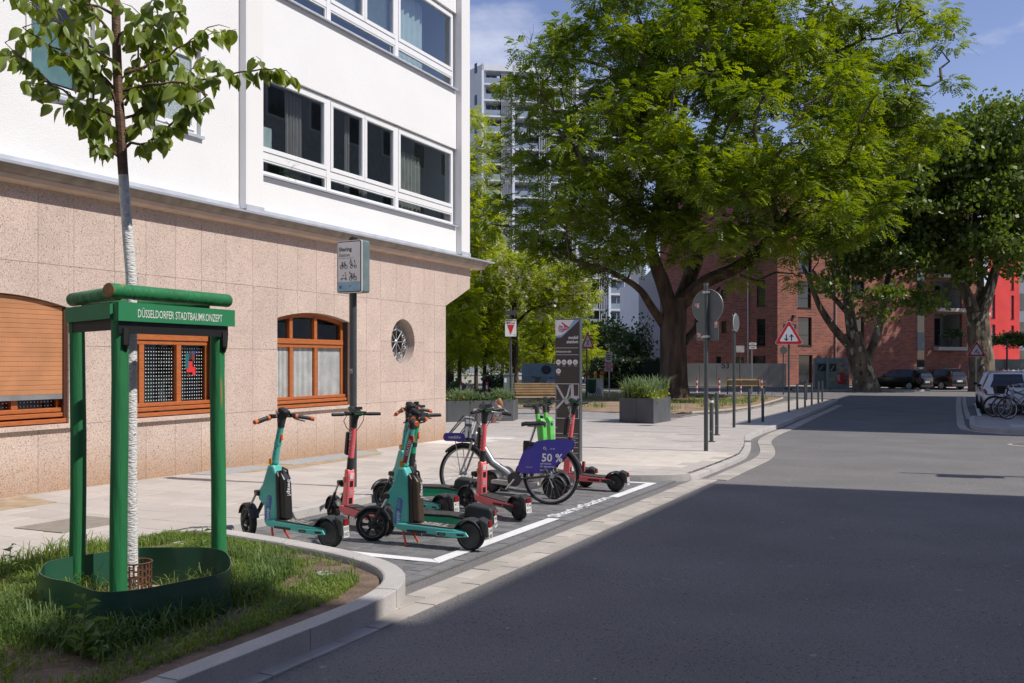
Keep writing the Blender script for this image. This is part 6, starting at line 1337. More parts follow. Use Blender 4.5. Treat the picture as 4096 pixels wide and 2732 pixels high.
# --- plane trees by the brick house
YP = 64.0
big_tree('plane_tree', 'plane tree with leaning multi limbed trunk in front of the brick house', PY(3465, 1578, YP), YP,
         [(3468, 1585, 0, 1.05), (3462, 1540, 0, .80), (3445, 1470, 0, .66), (3425, 1400, 0, .60), (3412, 1330, 0, .52)],
         [([(3412, 1350, 0), (3395, 1230, 0), (3380, 1130, .5), (3400, 1000, 1), (3430, 850, 1)], .40, .12), ([(3430, 1420, 0), (3340, 1320, -.6), (3280, 1230, -1), (3245, 1140, -1.2), (3210, 1060, -1)], .30, .10), ([(3450, 1480, 0), (3510, 1330, .5), (3540, 1180, .8), (3570, 1040, 1), (3640, 900, 1)], .34, .10), ([(3390, 1250, 0), (3300, 1150, -.8), (3250, 1080, -1)], .2, .08)],
         [(3450, 850, 0, 260, 250, 4), (3650, 780, 0, 230, 260, 4), (3560, 980, 0, 200, 110, 3), (3480, 600, 2, 250, 200, 4), (3290, 1130, -1, 70, 50, 1.5), (3520, 1200, -2, 90, 60, 1.5)], 240, 26000, 21, barkp, leaf_plane, 'leaf', (.31,), clump_r=1.15, group='plane trees')
big_tree('plane_tree', 'forked plane tree behind the roadworks triangle at the right edge', PY(3930, 1560, YP), YP,
         [(3935, 1575, 0, .95), (3930, 1520, 0, .80), (3925, 1430, 0, .74), (3915, 1340, 0, .70), (3910, 1250, 0, .66)],
         [([(3905, 1270, 0), (3865, 1170, 0), (3830, 1080, .5), (3800, 960, 1), (3790, 800, 1)], .42, .12), ([(3925, 1260, 0), (3960, 1150, 0), (3995, 1040, 0), (4060, 920, -.5), (4130, 800, -1)], .42, .12), ([(3920, 1240, .2), (3920, 1050, .5), (3900, 850, .6), (3920, 650, .5)], .26, .08)],
         [(3850, 620, 0, 230, 190, 4), (4050, 560, 0, 220, 180, 4), (3800, 850, 0, 210, 190, 3.5), (4010, 840, -1, 210, 190, 3.5), (4070, 1000, -2, 110, 90, 2), (3985, 960, -3, 110, 110, 2), (3760, 1050, 0, 140, 90, 2.5), (3950, 730, 2, 250, 250, 4), (3700, 1200, -1, 70, 60, 1.5)], 300, 34000, 22, barkp, leaf_plane, 'leaf', (.32,), clump_r=1.15, group='plane trees')
# --- blossoming locust left of the stele and slim park trees
YF = 60.0
big_tree('blossoming_tree', 'white blossoming tree with dark forked trunk behind the red triangle sign', PY(2062, 1570, YF), YF,
         [(2066, 1575, 0, .24), (2062, 1500, 0, .20), (2060, 1380, 0, .19), (2056, 1260, 0, .18), (2062, 1200, 0, .15)],
         [([(2060, 1300, 0), (2120, 1240, -.5), (2190, 1220, -1), (2260, 1190, -1.2)], .10, .03), ([(2058, 1230, 0), (2000, 1150, 0), (1930, 1090, .3), (1860, 1060, .5)], .11, .03), ([(2062, 1210, 0), (2110, 1120, .3), (2180, 1050, .5), (2260, 1000, .6)], .10, .03)],
         [(1960, 1080, 0, 200, 80, 3), (2130, 1100, 0, 200, 100, 3), (2260, 1160, 0, 110, 90, 2.5), (1900, 1000, 1, 110, 90, 3), (2060, 1180, -1, 170, 60, 2)], 120, 4600, 31, bark, leaf_park, 'spray', (.42, 4, .09, .18), .02, flowers=520, clump_r=.95)
for k, (u, vb, Y, vt, hw, lb) in enumerate(((1792, 1545, 62, 1150, 70, 'slim park tree hard against the granite house corner'), (1838, 1560, 56, 1170, 70, 'second slim park tree right of the granite corner'), (1905, 1535, 66, 1130, 85, 'third slim park tree, straight mossy trunk, behind the stone column'), (1938, 1545, 60, 1190, 80, 'fourth slim park tree near the litter bin'), (2168, 1530, 68, 1200, 110, 'slim park tree behind the paper container'), (2010, 1520, 80, 1180, 110, 'park tree farthest back between the slim trunks'), (2290, 1520, 78, 1230, 90, 'park tree behind the information stele'))):
    p = PY(u, vb, Y); p.z = gz(42); zt = (vb-vt)
    big_tree('park_tree', lb, p, Y, [(u, YH+(HC-p.z)/Y*FPX+3, 0, .16), (u, vb-60, 0, .12), (u+4, vb-160, 0, .105), (u, vt+90, 0, .07)], [([(u, vt+110, 0), (u+10, vt+40, 0), (u, vt-20, 0)], .06, .02)],
             [(u-hw*.2, vt+60, 0, hw, 90, 2.2), (u+hw*.2, vt+170, 0, hw, 70, 2.2), (u, vt-10, 0, hw*.7, 60, 1.8), (u, vt+235, 0, hw*.8, 35, 1.8)], 46, 1700, 40+k, M('mossy bark', (.10, .085, .045), .9, col2=(.05, .04, .025), vs=4), leaf_park, 'spray', (.42, 4, .10, .20), .015, 'slim park trees', clump_r=.8)
# yellow-green tree beside the house corner, in front of the tower
big_tree('golden_tree', 'yellow green tree whose crown edge shows beside the white house corner', PY(1800, 1540, 58), 58, [(1800, 1560, 0, .25), (1800, 1400, 0, .2), (1810, 1100, 0, .16), (1820, 800, 0, .12)], [([(1820, 820, 0), (1870, 700, 0), (1900, 600, 0)], .08, .03)],
         [(1870, 560, 0, 95, 110, 2), (1860, 720, 0, 130, 120, 2), (1830, 900, 0, 150, 120, 2.5)], 60, 2400, 61, bark, leaf_park, 'spray', (.45, 4, .10, .20), .02)
# --- hedge, shrubs
def shrub(name, label, c, rx, ry, rz, n, size, mat, seed, group=None, flowers=0):
    g = np.random.default_rng(seed); t = thing(name, label, 'shrub', c, group); k = max(6, int(n/140)); Cn = np.array(c)+np.array([0, 0, rz])+unit(g.normal(0, 1, (k, 3)))*g.uniform(.2, .85, (k, 1))*np.array([rx, ry, rz])
    ci = g.integers(0, k, n); P = Cn[ci]+g.normal(0, .20, (n, 3))*np.array([rx, ry, rz]); P[:, 2] = np.maximum(P[:, 2], c[2]+.05); npmesh('foliage', leaf_quads(P, size, g, .1), 4, mat, t, 'stuff')
    m = MB()
    for i in range(0, k, max(1, k//10)): m.tube([Vector(c)+Vector((g.uniform(-.3, .3)*rx, g.uniform(-.3, .3)*ry, 0)), Vector(Cn[i])], [.02, .008], 4, False)
    m.build('stems', twig, t, kind='stuff')
    if flowers: P = Cn[g.integers(0, k, flowers)]+g.normal(0, .2, (flowers, 3))*np.array([rx, ry, rz]); npmesh('blossom', leaf_quads(P, size*1.1, g), 4, flower, t, 'stuff')
    return t
hedge_leaf = M('hedge leaf', (.045, .075, .03), .5, col2=(.025, .042, .018), vs=3, trans=.25)
hg = thing('clipped_hedge', 'long dark clipped hedge below the white gable behind the big trunk', 'hedge', PY(2520, 1535, 70)); g = np.random.default_rng(5)
a, b = PY(2370, 1535, 72), PY(2645, 1535, 74); z0, z1 = gz(42)+.05, 1.75; n = 9000; tt_ = g.uniform(0, 1, (n, 1)); P = np.array(a)+(np.array(b)-np.array(a))*tt_; P[:, 2] = z0+g.uniform(0, 1, n)**.8*(z1-z0)+g.normal(0, .05, n); P[:, 1] += g.uniform(-.5, .9, n); npmesh('foliage', leaf_quads(P, .22, g, .1), 4, hedge_leaf, hg, 'stuff')
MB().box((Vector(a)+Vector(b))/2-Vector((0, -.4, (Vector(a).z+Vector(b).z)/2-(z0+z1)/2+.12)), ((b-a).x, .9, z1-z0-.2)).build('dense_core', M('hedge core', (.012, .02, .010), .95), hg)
for k, (u, v, Y, rx, rz, fl, lb) in enumerate(((2395, 1500, 84, 2.6, 3.0, 160, 'pale blossoming shrub left of the white gable'), (2530, 1490, 88, 2.4, 2.9, 240, 'rounded white blossoming shrub against the white gable'), (2460, 1490, 92, 2.2, 2.4, 0, 'fresh green shrub between the two blossoming shrubs'), (2240, 1520, 86, 3.0, 2.6, 60, 'shrub behind the information stele'), (1990, 1560, 47, 1.0, .8, 0, 'low leafy shrub beside the utility cabinet'), (1820, 1560, 48, .8, .5, 0, 'low grass tuft shrub at the foot of the slim trees'), (1700, 1540, 70, 6, 3.4, 0, 'green thicket seen low behind the granite corner'))):
    p = PY(u, v, Y); p.z = gz(42); shrub('garden_shrub', lb, p, rx, rx*.8, rz, 2200 if rx > 1.2 else 900, .30 if rx > 1.2 else .16, leaf_shrub if k not in (2, 6) else leaf_park, 70+k, None, fl)
# plane crown mass far right / garden hedge before the red house
shrub('box_hedge', 'sunlit green hedge on the garden wall before the red house', PY(4050, 1395, 78), 2.6, .8, .75, 2600, .22, leaf_shrub, 90)
# --- grasses and flowers in the planters
def planter_plants(poly, z0, h, n, seed, label, mix):
    g = np.random.default_rng(seed); (a, b, c, d) = [np.array(W(s, q, z0)) for s, q in poly]; t = thing('planter_plants', label, 'plants', Vector((a+b+c+d)/4))
    def pos(n): x, y = g.uniform(.06, .94, (2, n, 1)); return a*(1-x)*(1-y)+b*x*(1-y)+c*x*y+d*(1-x)*y
    P = pos(n); an = g.uniform(0, 6.28, n); ln = h*g.uniform(.35, 1.0, (n, 1))*(.55+.6*(.5+.5*np.sin(P[:, :1]*4.1+P[:, 1:2]*2.7))); D = np.stack([np.cos(an), np.sin(an), np.zeros(n)], 1)
    w = np.stack([-np.sin(an), np.cos(an), np.zeros(n)], 1)*.011; p1 = P+np.array([0, 0, 1.])*ln*.65+D*ln*.18; p2 = P+np.array([0, 0, 1.])*ln*.86+D*ln*.55
    npmesh('grass_blades', np.concatenate([np.stack([P-w, P+w, p1+w, p1-w], 1), np.stack([p1-w, p1+w, p2+w*.2, p2-w*.2], 1)]), 4, M('blue green grass', (.21, .28, .13), .6, col2=(.12, .18, .07), vs=6, trans=.3), t, 'stuff')
    nl = int(n*1.6); Q = pos(nl); Q = Q+(Q-(a+b+c+d)/4)*.06; Q[:, 2] += g.uniform(-.06, .42, nl)*h*(.5+.8*(.5+.5*np.sin(Q[:, 0]*3.3+1+Q[:, 1]*2.1))); npmesh('leaves', leaf_quads(Q, .10, g, .0), 4, leaf_park if mix else leaf_shrub, t, 'stuff')
    for nm, col, k in (('yellow_flowers', (.80, .48, .03), 90), ('red_leaves', (.28, .06, .06), 160)):
        Q = pos(k); Q[:, 2] += g.uniform(.1, .4, k)*h; npmesh(nm, leaf_quads(Q, .08, g, -.5), 4, M(nm, col, .6), t, 'stuff')
    return t
planter_plants(PLA, gz(27)+HP+.62, .78, 1100, 3, 'ornamental grass with yellow flowers filling the square planter', True)
planter_plants(PLB, gz(27)+HP+.52, .50, 1600, 4, 'mixed green perennials filling the long planter', False)
# --- grass on island and bed
def grass(name, label_parent, poly_fn, n, hmin, hmax, wd, seed, mat, zfn, lay=.5):
    g = np.random.default_rng(seed); P = poly_fn(n, g); n = len(P)
    an = g.uniform(0, 6.28, n); hh = (hmin+(hmax-hmin)*g.beta(1.6, 3, n)*zfn(P))[:, None]; D = np.stack([np.cos(an), np.sin(an), np.zeros(n)], 1); bend = g.uniform(.15, 1.0, (n, 1))*lay*2
    S = np.stack([-np.sin(an), np.cos(an), np.zeros(n)], 1)*wd*g.uniform(.6, 1.2, (n, 1)); U = np.array([0, 0, 1.])
    p1 = P+U*hh*.5+D*hh*.15*bend; p2 = P+U*hh*(.9-.25*bend)+D*hh*.6*bend; p3 = P+U*hh*(1-.55*bend)+D*hh*1.05*bend
    npmesh(name, np.concatenate([np.stack([P-S, P+S, p1+S*.9, p1-S*.9], 1), np.stack([p1-S*.9, p1+S*.9, p2+S*.55, p2-S*.55], 1), np.stack([p2-S*.55, p2+S*.55, p3+S*.05, p3-S*.05], 1)]), 4, mat, label_parent, 'stuff')
grassm = M('grass blade', (.20, .28, .055), .5, col2=(.11, .18, .035), vs=3, trans=.35)
drygrass = M('dry grass blade', (.30, .27, .12), .7, col2=(.18, .17, .06), vs=3, trans=.25)
gs = bpy.data.objects.new('island_grass', None); C.objects.link(gs); tag(gs, 'long unmown grass covering the kerbed planting island', 'grass'); gs['kind'] = 'stuff'; OFF[gs.name] = Vector()
def nz2(s, q): return (np.sin(s*2.3+q*1.1)+np.sin(s*1.1-q*2.9+1)+np.sin(s*4.1+q*3.7+2)*.6+np.sin(s*.7+3))/3.6
BARE = [(3.95, -4.30, .75, .30), (4.6, -4.05, .7, .20), (3.5, -4.05, .45, .28), (5.55, -4.35, .40, .28), (6.1, -4.3, .35, .40), (6.35, -4.85, .22, .5), (6.1, -6.1, .5, .2), (4.9, -5.0, .55, .45)]
def isl_pts(n, g):
    s = g.uniform(2.0, 6.85, n); q = g.uniform(-6.58, -3.66, n)
    lim = np.interp(s, [2, 4.6, 5.35, 5.85, 6.22, 6.48, 6.66, 6.80], [-3.67, -3.67, -3.70, -3.85, -4.16, -4.68, -5.25, -5.9]); ok = q < lim-.02
    bare = np.zeros(n)
    for a, b, ra, rb in BARE: bare = np.maximum(bare, np.clip(1.35-np.sqrt(((s-a)/ra)**2+((q-b)/rb)**2), 0, 1))
    ok &= g.uniform(0, 1, n) > bare*1.05-.05; ok &= g.uniform(0, 1, n) < .75+.4*nz2(s, q); s, q = s[ok], q[ok]
    p = np.stack([s*TS+q*TC, s*TC-q*TS, -SLOPE*s+.088], 1); return p
def isl_h(P):
    s, q = P[:, 0]*TS+P[:, 1]*TC, P[:, 0]*TC-P[:, 1]*TS; return np.clip(.60+.75*nz2(s*1.3, q*1.3), .12, 1.4)*np.clip((6.6-s)/1.6+.28, .3, 1)*np.clip((-3.6-q)/.55+.15, .28, 1)
grass('grass_blades', gs, isl_pts, 44000, .04, .27, .0042, 1, grassm, isl_h, .55)
grass('dry_blades', gs, isl_pts, 2600, .03, .20, .0030, 2, drygrass, isl_h, .7)
grass('fine_grass', gs, isl_pts, 42000, .03, .10, .0036, 9, grassm, lambda P: np.ones(len(P)), .6)
def tuft_pts(n, g):
    s = g.uniform(3.7, 6.1, n); q = g.uniform(-5.3, -3.95, n); c_s, c_q = 4.93, -5.02; rr = np.hypot((s-c_s)/.86, (q-c_q)/.72); ok = (rr > .95) & (nz2(s*1.7, q*1.7)+g.normal(0, .2, n) > -.12) & (q < np.interp(s, [3.7, 5.0, 6.1], [-4.05, -4.0, -4.6])); s, q = s[ok], q[ok]
    return np.stack([s*TS+q*TC, s*TC-q*TS, -SLOPE*s+.088], 1)
grass('long_tufts', gs, tuft_pts, 8500, .10, .30, .0042, 14, M('deep grass blade', (.13, .21, .045), .5, col2=(.07, .125, .028), vs=3, trans=.3), lambda P: np.ones(len(P)), .6)
bg_ = bpy.data.objects.new('bed_grass', None); C.objects.link(bg_); tag(bg_, 'patchy grass growing on the dirt bed round the big trunk', 'grass'); bg_['kind'] = 'stuff'; OFF[bg_.name] = Vector()
def bed_pts(n, g):
    s = g.uniform(32.5, 51, n); q = g.uniform(-25, -8, n); ok = np.array([inside(p, BED) for p in zip(s, q)]); ok &= (nz2(s*.6, q*.6) > .05) | ((s-44.5)**2+(q+12)**2 < 3); s, q = s[ok], q[ok]
    return np.stack([s*TS+q*TC, s*TC-q*TS, -SLOPE*np.minimum(s, 42)+HP+.12], 1)
grass('grass_blades', bg_, bed_pts, 16000, .10, .32, .012, 3, grassm, lambda P: np.ones(len(P)), .5)
park = sheet('park_lawn', [(34, -26), (57, -15.5), (59, -24), (60, -58), (26, -58), (26, -40), (36, -40)], HP+.006, lawnm)
# --- young tree in its guard
gp = M('guard green paint', (.02, .20, .065), .55, col2=(.014, .14, .046), vs=5, bump=.5, bs=18, stretch=(1, 1, .12), fl=[((.30, .20, .07), 9, .70)], rnd=.03)
gp2 = M('guard green board', (.025, .215, .085), .5, var=.06, vs=4); woodend = M('bare wood end', (.42, .22, .08), .8, col2=(.25, .12, .05), vs=25)
rub = M('rubber sheet', (.012, .012, .012), .5, var=.1)
pm_, pr_, pl_ = V(-2.41, 6.02, 0), V(-2.06, 6.88, 0), V(-2.93, 6.62, 0)
zg = -.055+.09; cg = (pm_+pr_+pl_)/3+V(0, 0, zg)
gd = thing('tree_guard', 'green painted three post timber guard round the young white trunk', 'tree guard', cg)
for p in (pm_, pr_, pl_): trunk_mesh([p+V(0, 0, z)+V(.006*math.sin(z*3+p.x*9), 0, 0) for z in (-.1, .3, .7, 1.1, 1.5, 1.95)], [.052, .052, .051, .051, .050, .049], 16, .012, int(abs(p.x)*100)).build('post', gp, gd, smooth=True)
def halfrail(a, b, z, r, ext):
    d = (b-a).normalized(); a, b = a-d*ext[0]+ZD*z, b+d*ext[1]+ZD*z
    o = MB().tube([a, a+(b-a)*.33, a+(b-a)*.66, b], r, 16).build('top_rail', gp, gd, smooth=True)
    for e, s_ in ((a, -1), (b, 1)): MB().lathe([(r*.96, 0), (r*.96, .003)], e+d*s_*.0005, d*s_, 16).build('cut_end', woodend, o)
    return o
halfrail(pm_, pr_, 2.03, .046, (.085, .10)); halfrail(pm_, pl_, 2.02, .046, (-.02, .10)); halfrail(pl_, pr_, 2.0, .04, (-.03, -.06))
dR = (pr_-pm_).normalized(); nR = dR.cross(ZD).normalized()
if nR.y > 0: nR = -nR
bo = MB().para(pm_+nR*.055-dR*.085+ZD*1.845, dR*((pr_-pm_).length+.17), nR*.022, ZD*.115).build('name_board', gp2, gd)
text('DÜSSELDORFER STADTBAUMKONZEPT', (pm_+pr_)/2+nR*.0785+dR*.01+ZD*1.902, dR, ZD, .80, M('stencil white', (.72, .75, .70), .7, var=.1, vs=50), bo, height=.062, bold=.004)
MB().para(pm_+nR*.050-dR*.06+ZD*1.77, dR*((pr_-pm_).length+.10), nR*.003, ZD*.10).build('rubber_strip', rub, gd)
dL = (pl_-pm_).normalized(); nL = dL.cross(ZD).normalized()
if nL.y > 0: nL = -nL
MB().para(pm_+nL*.045-dL*.02+ZD*1.86, dL*((pl_-pm_).length+.08), nL*.018, ZD*.10).build('side_board', gp2, gd); MB().para(pm_+nL*.040+ZD*1.79, dL*((pl_-pm_).length+.05), nL*.003, ZD*.09).build('rubber_strip', rub, gd)
for p in (pm_, pr_): MB().tube([p+nR*.05+ZD*1.80, p+nR*.06+ZD*1.70-dR*.01, p+nR*.055+ZD*1.66], [.03, .022, .006], 6).build('rubber_end', rub, gd)
# ring of green plastic edging
ring_px = [(159, 2280), (195, 2308), (280, 2327), (397, 2357), (560, 2341), (747, 2303), (905, 2266), (912, 2243), (850, 2219), (700, 2212), (546, 2203), (443, 2212), (280, 2231), (190, 2252)]
rs_ = [GP(u, v, .375 if 150 < u < 920 and v > 2260 else .33) for u, v in ring_px]; rsm = smooth_path(rs_+[rs_[0]], .06)[:-1]
ed = thing('plastic_edging', 'ring of green plastic sheet standing round the foot of the tree guard', 'edging', cg)
m = MB(); n_ = len(rsm); tops = []; 
for k, (s, q) in enumerate(rsm):
    hh = (.375 if q > -5.2 else .33); hh = .35+.025*math.sin((q+5.2)*3); tops.append(hh)
def rpt(k, off, h): s, q = rsm[k]; c = (sum(a for a, b in rsm)/n_, sum(b for a, b in rsm)/n_); d = Vector((s-c[0], q-c[1])); d.normalize(); return WG(s+d.x*off, q+d.y*off, h)
m.ring([[rpt(k, o, h if h is not None else tops[k]) for k in range(n_)] for o, h in ((0, .06), (0, None), (.006, None), (.006, .06))], True, False); m.build('edging_sheet', M('green plastic', (.025, .10, .06), .35, col2=(.02, .08, .05), vs=2, coat=.2), ed, smooth=True)
sc_in = sheet('tree_pit_soil', rsm, .10, M('sandy soil', (.46, .33, .21), .95, col2=(.30, .20, .13), vs=5, bump=1, bs=60))
pc2 = cg+V(-.03, 0, .0); cl = thing('trunk_collar', 'rusty perforated metal collar round the foot of the young trunk', 'collar', pc2)
rust = M('rusty metal', (.16, .065, .035), .85, col2=(.08, .035, .02), vs=14, bump=.6, bs=60); m = MB(); rc_ = .105
for k in range(24):
    for j in range(5):
        a0, a1 = 2*math.pi*(k+.24)/24, 2*math.pi*(k+.76)/24; 
        def cp(a, z): return pc2+V(rc_*math.cos(a), rc_*math.sin(a), z)
        z0_ = .0+j*.045+(.0 if k % 2 else .012); z1_ = z0_+.013
        m.poly([cp(2*math.pi*k/24, z0_), cp(2*math.pi*(k+1)/24, z0_), cp(2*math.pi*(k+1)/24, z1_), cp(2*math.pi*k/24, z1_)])
        m.poly([cp(a1, z0_), cp(2*math.pi*(k+1.24)/24, z0_), cp(2*math.pi*(k+1.24)/24, z0_+.045), cp(a1, z0_+.045)])
m.torus(pc2+ZD*.235, ZD, rc_, .006, 24, 5); m.build('collar_mesh', rust, cl)
yt = thing('young_tree', 'young cherry tree with white painted trunk inside the green guard', 'tree', pc2)
tx = [(2290, 523), (2150, 524), (1900, 524), (1600, 525), (1300, 526), (1100, 525), (950, 512), (860, 505), (760, 497), (700, 494)]
YT = pc2.y
def tpt(v, u): return PY(u, v, YT)
whitebark = M('whitewashed bark', (.76, .75, .73), .85, col2=(.62, .61, .59), vs=12, bump=1, bs=40, stretch=(1, 1, 2.5), fl=[((.16, .14, .12), 40, .70)])
brownbark = M('young bark', (.19, .105, .06), .7, col2=(.10, .055, .034), vs=8, bump=.7, bs=40, stretch=(1, 1, 3))
pts = [tpt(v, u) for v, u in tx]; pts[0].z = pc2.z-.02
trunk_mesh(pts, [.050, .044, .040, .038, .036, .035, .034, .033, .033, .032], 14, .03, 4).build('trunk', whitebark, yt, smooth=True)
tx2 = [(700, 494), (640, 490), (560, 487), (470, 480), (380, 474), (280, 469), (180, 466), (80, 464), (0, 462), (-150, 458), (-400, 452)]; up = [tpt(v, u) for v, u in tx2]
trunk_mesh(up, [.0325, .033, .032, .033, .030, .031, .028, .028, .027, .024, .016], 14, .05, 5).build('leader', brownbark, yt, smooth=True)
g = np.random.default_rng(12); leafm = M('cherry leaf', (.22, .29, .05), .40, col2=(.13, .185, .032), vs=5, trans=.38, rnd=.25)
BR = [[(470, 630), (410, 570), (330, 480), (280, 370)], [(485, 600), (420, 520), (400, 400)], [(475, 540), (400, 450), (340, 330), (300, 230)], [(510, 580), (590, 575), (680, 500), (760, 430), (830, 380)], [(505, 520), (560, 480), (620, 350), (660, 200), (690, 80)], [(500, 430), (530, 330), (560, 180), (600, 60)], [(470, 420), (400, 290), (330, 160), (240, 60)], [(460, 350), (330, 260), (190, 180), (90, 110)], [(470, 470), (340, 420), (210, 340), (120, 250), (20, 170)], [(460, 250), (300, 140), (170, 40), (60, -20)], [(480, 200), (600, 110), (720, 20)], [(500, 360), (640, 330), (800, 325), (910, 300), (1060, 270), (1120, 280)], [(455, 150), (380, 60), (330, -40)], [(470, 150), (560, 60), (640, -50)], [(460, 60), (250, -20), (80, -60)], [(500, 480), (600, 420), (700, 340), (780, 260)], [(500, 300), (620, 250), (740, 170), (830, 110)], [(455, 520), (380, 480), (310, 440)]]
LP = []; m = MB(); brs = []
for k, b in enumerate(BR):
    dy = g.uniform(-.45, .45); P = [PY(u, v, YT+dy*(i/(len(b)-1))) for i, (u, v) in enumerate(b)]; path = []
    for i in range(len(P)-1):
        for t in (0, .33, .66): path.append(P[i].lerp(P[i+1], t)+Vector(g.normal(0, .008, 3)))
    path.append(P[-1]); n_ = len(path); o = MB().tube(path, [.011-.008*i/(n_-1) for i in range(n_)], 6).build('branch', brownbark, yt, smooth=True)
    for i in range(2, n_):
        for _ in range(4 if i > 3 else 3):
            tgt = path[i].lerp(path[i-1], g.uniform(0, 1)); LP.append((tgt, (path[i]-path[i-1]).normalized()))
        if i % 3 == 0:      # side twig
            tw = path[i]+Vector((g.normal(0, .14), g.normal(0, .14), g.uniform(-.02, .14))); m.tube([path[i], path[i].lerp(tw, .5)+Vector((0, 0, .02)), tw], [.004, .003, .0015], 4)
            for t in np.linspace(.3, 1, 5): LP.append((path[i].lerp(tw, t), (tw-path[i]).normalized()))
m.build('twigs', brownbark, yt, kind='stuff')
lm = MB(); 
def leafmesh():
    m = MB(); cols = [(0, .0015), (.08, .017), (.22, .034), (.42, .041), (.62, .036), (.80, .022), (.92, .009), (1, .001)]; L_ = .102
    for c, w in cols: m.v += [tuple(V(c*L_, w*k*.88, -.030*c*c+abs(w*k)*.30)) for k in (-1, -.5, 0, .5, 1)]
    for r_ in range(len(cols)-1):
        for k in range(4): a = r_*5+k; m.f.append((a, a+5, a+6, a+1))
    me = m.mesh(); me.name = 'leaf'; me.materials.append(leafm); me.polygons.foreach_set('use_smooth', [True]*len(me.polygons)); return me, m
LM, lmb = leafmesh(); rest_v = []; rest_f = []
g.shuffle(LP) if False else random.Random(3).shuffle(LP)
LPv = [x for x in LP if abs((x[0].x/x[0].y)) < .56 and x[0].z < 4.15]; LPo = []
for k, (p, d) in enumerate(LPv):
    a = g.uniform(0, 6.28); dv = Vector((math.cos(a), math.sin(a), -.9-g.uniform(0, .9)))+d*.5; dv.normalize(); up_ = Vector(g.normal(0, .5, 3))+Vector((.3, -.4, .9)); yv = up_.cross(dv).normalized(); zv = dv.cross(yv).normalized(); sc = g.uniform(.65, 1.25); q = p+dv*.012
    mw = Matrix(((dv.x*sc, yv.x*sc, zv.x*sc, q.x), (dv.y*sc, yv.y*sc, zv.y*sc, q.y), (dv.z*sc, yv.z*sc, zv.z*sc, q.z), (0, 0, 0, 1)))
    if k < 300: inst('leaf', LM, yt, mw)
    else:
        i = len(rest_v); rest_v += [tuple(mw @ Vector(v)) for v in lmb.v]; rest_f += [tuple(i+j for j in f_) for f_ in lmb.f]
mm = MB(); mm.v, mm.f = rest_v, rest_f; mm.build('further_leaves', leafm, yt, smooth=True, kind='stuff')
# --- weeds and bits on the island
def weed(label, s, q, h, n, seed, spread=.14):
    g = np.random.default_rng(seed); p = WG(s, q, .09); t = thing('weed', label, 'weed', p); m = MB(); st_m = MB()
    for k in range(n):
        z = h*(k+.6)/n; a = k*2.4; st_p = p+V(.02*math.sin(z*9), .01, z); d = V(math.cos(a), math.sin(a), .35).normalized(); l = spread*(1.1-.55*z/h)*g.uniform(.8, 1.15); w_ = d.cross(ZD).normalized()*l*.24
        m.poly([st_p, st_p+d*l*.45+w_+ZD*.01, st_p+d*l-ZD*.02, st_p+d*l*.45-w_+ZD*.01])
    st_m.tube([p, p+V(.02, .01, h)], [.006, .003], 5).build('stem', M('weed stem', (.16, .22, .07), .7), t); m.build('leaves', M('weed leaf', (.14, .24, .045), .5, col2=(.09, .16, .03), vs=9, trans=.35), t)
weed('tall leafy weed in the bare soil near the kerb', *GP(325, 2640, .09), .34, 16, 1, .16); weed('low leafy weed right of the tall one by the kerb', *GP(390, 2660, .09), .12, 8, 2, .10)
weed('single leafy weed inside the green edging ring', *GP(700, 2300, .15), .20, 5, 3, .10); weed('leafy weed at the rear of the island near the scooters', *GP(800, 2205, .10), .20, 10, 4, .12); weed('leafy weed at the left edge of the grass', *GP(30, 2300, .10), .22, 12, 5, .12)
for k, (u, v, lb) in enumerate(((720, 2180, 'grey watering cap in the grass behind the guard'), (1297, 2302, 'pale plastic watering cap in the grass near the kerb nose'))):
    s, q = GP(u, v, .10); p = WG(s, q, .095); t = thing('watering_cap', lb, 'cap', p); MB().torus(p+ZD*.02, ZD, .05, .008, 20, 6).build('ring', M('grey plastic', (.45, .46, .45), .6), t); MB().lathe([(.045, 0), (.045, .018), (.0, .02)], p, ZD, 16, False).build('grid', M('dark grey plastic', (.14, .14, .14), .6), t)
s, q = GP(157, 2520, .10); p = WG(s, q, .095); mm = MB().box(p+ZD*.018, (.075, .05, .035), (V(.95, .3, 0), V(-.3, .95, 0), ZD)); solo('stone_chip', mm, M('pale stone', (.48, .40, .33), .9, bump=.6, bs=60), 'pale square stone chip lying on the bare soil', 'stone', bevel=.006)

# plane trees just past the right edge; their crowns shade the brick house
for k, (u, Y, lb) in enumerate(((4330, 74, 'plane tree past the right edge before the red house'), (4440, 79, 'plane tree farther past the right edge beside the red house'))):
    p = PY(u, 1560, Y); p.z = gz(42)
    big_tree('plane_tree', lb, p, Y, [(u, YH+(HC-p.z)/Y*FPX+3, 0, .8), (u, 1400, 0, .6), (u-10, 1250, 0, .5)], [([(u-10, 1270, 0), (u-60, 1050, 0), (u-80, 800, 0)], .3, .1), ([(u-10, 1270, 0), (u+60, 1050, 0), (u+90, 800, 0)], .3, .1)], [(u, 900, 0, 230, 170, 5), (u-40, 620, 0, 220, 170, 5), (u+60, 1080, 0, 150, 70, 4)], 70, 7000, 150+k, barkp, leaf_plane, 'leaf', (.5,), clump_r=1.3, group='plane trees')
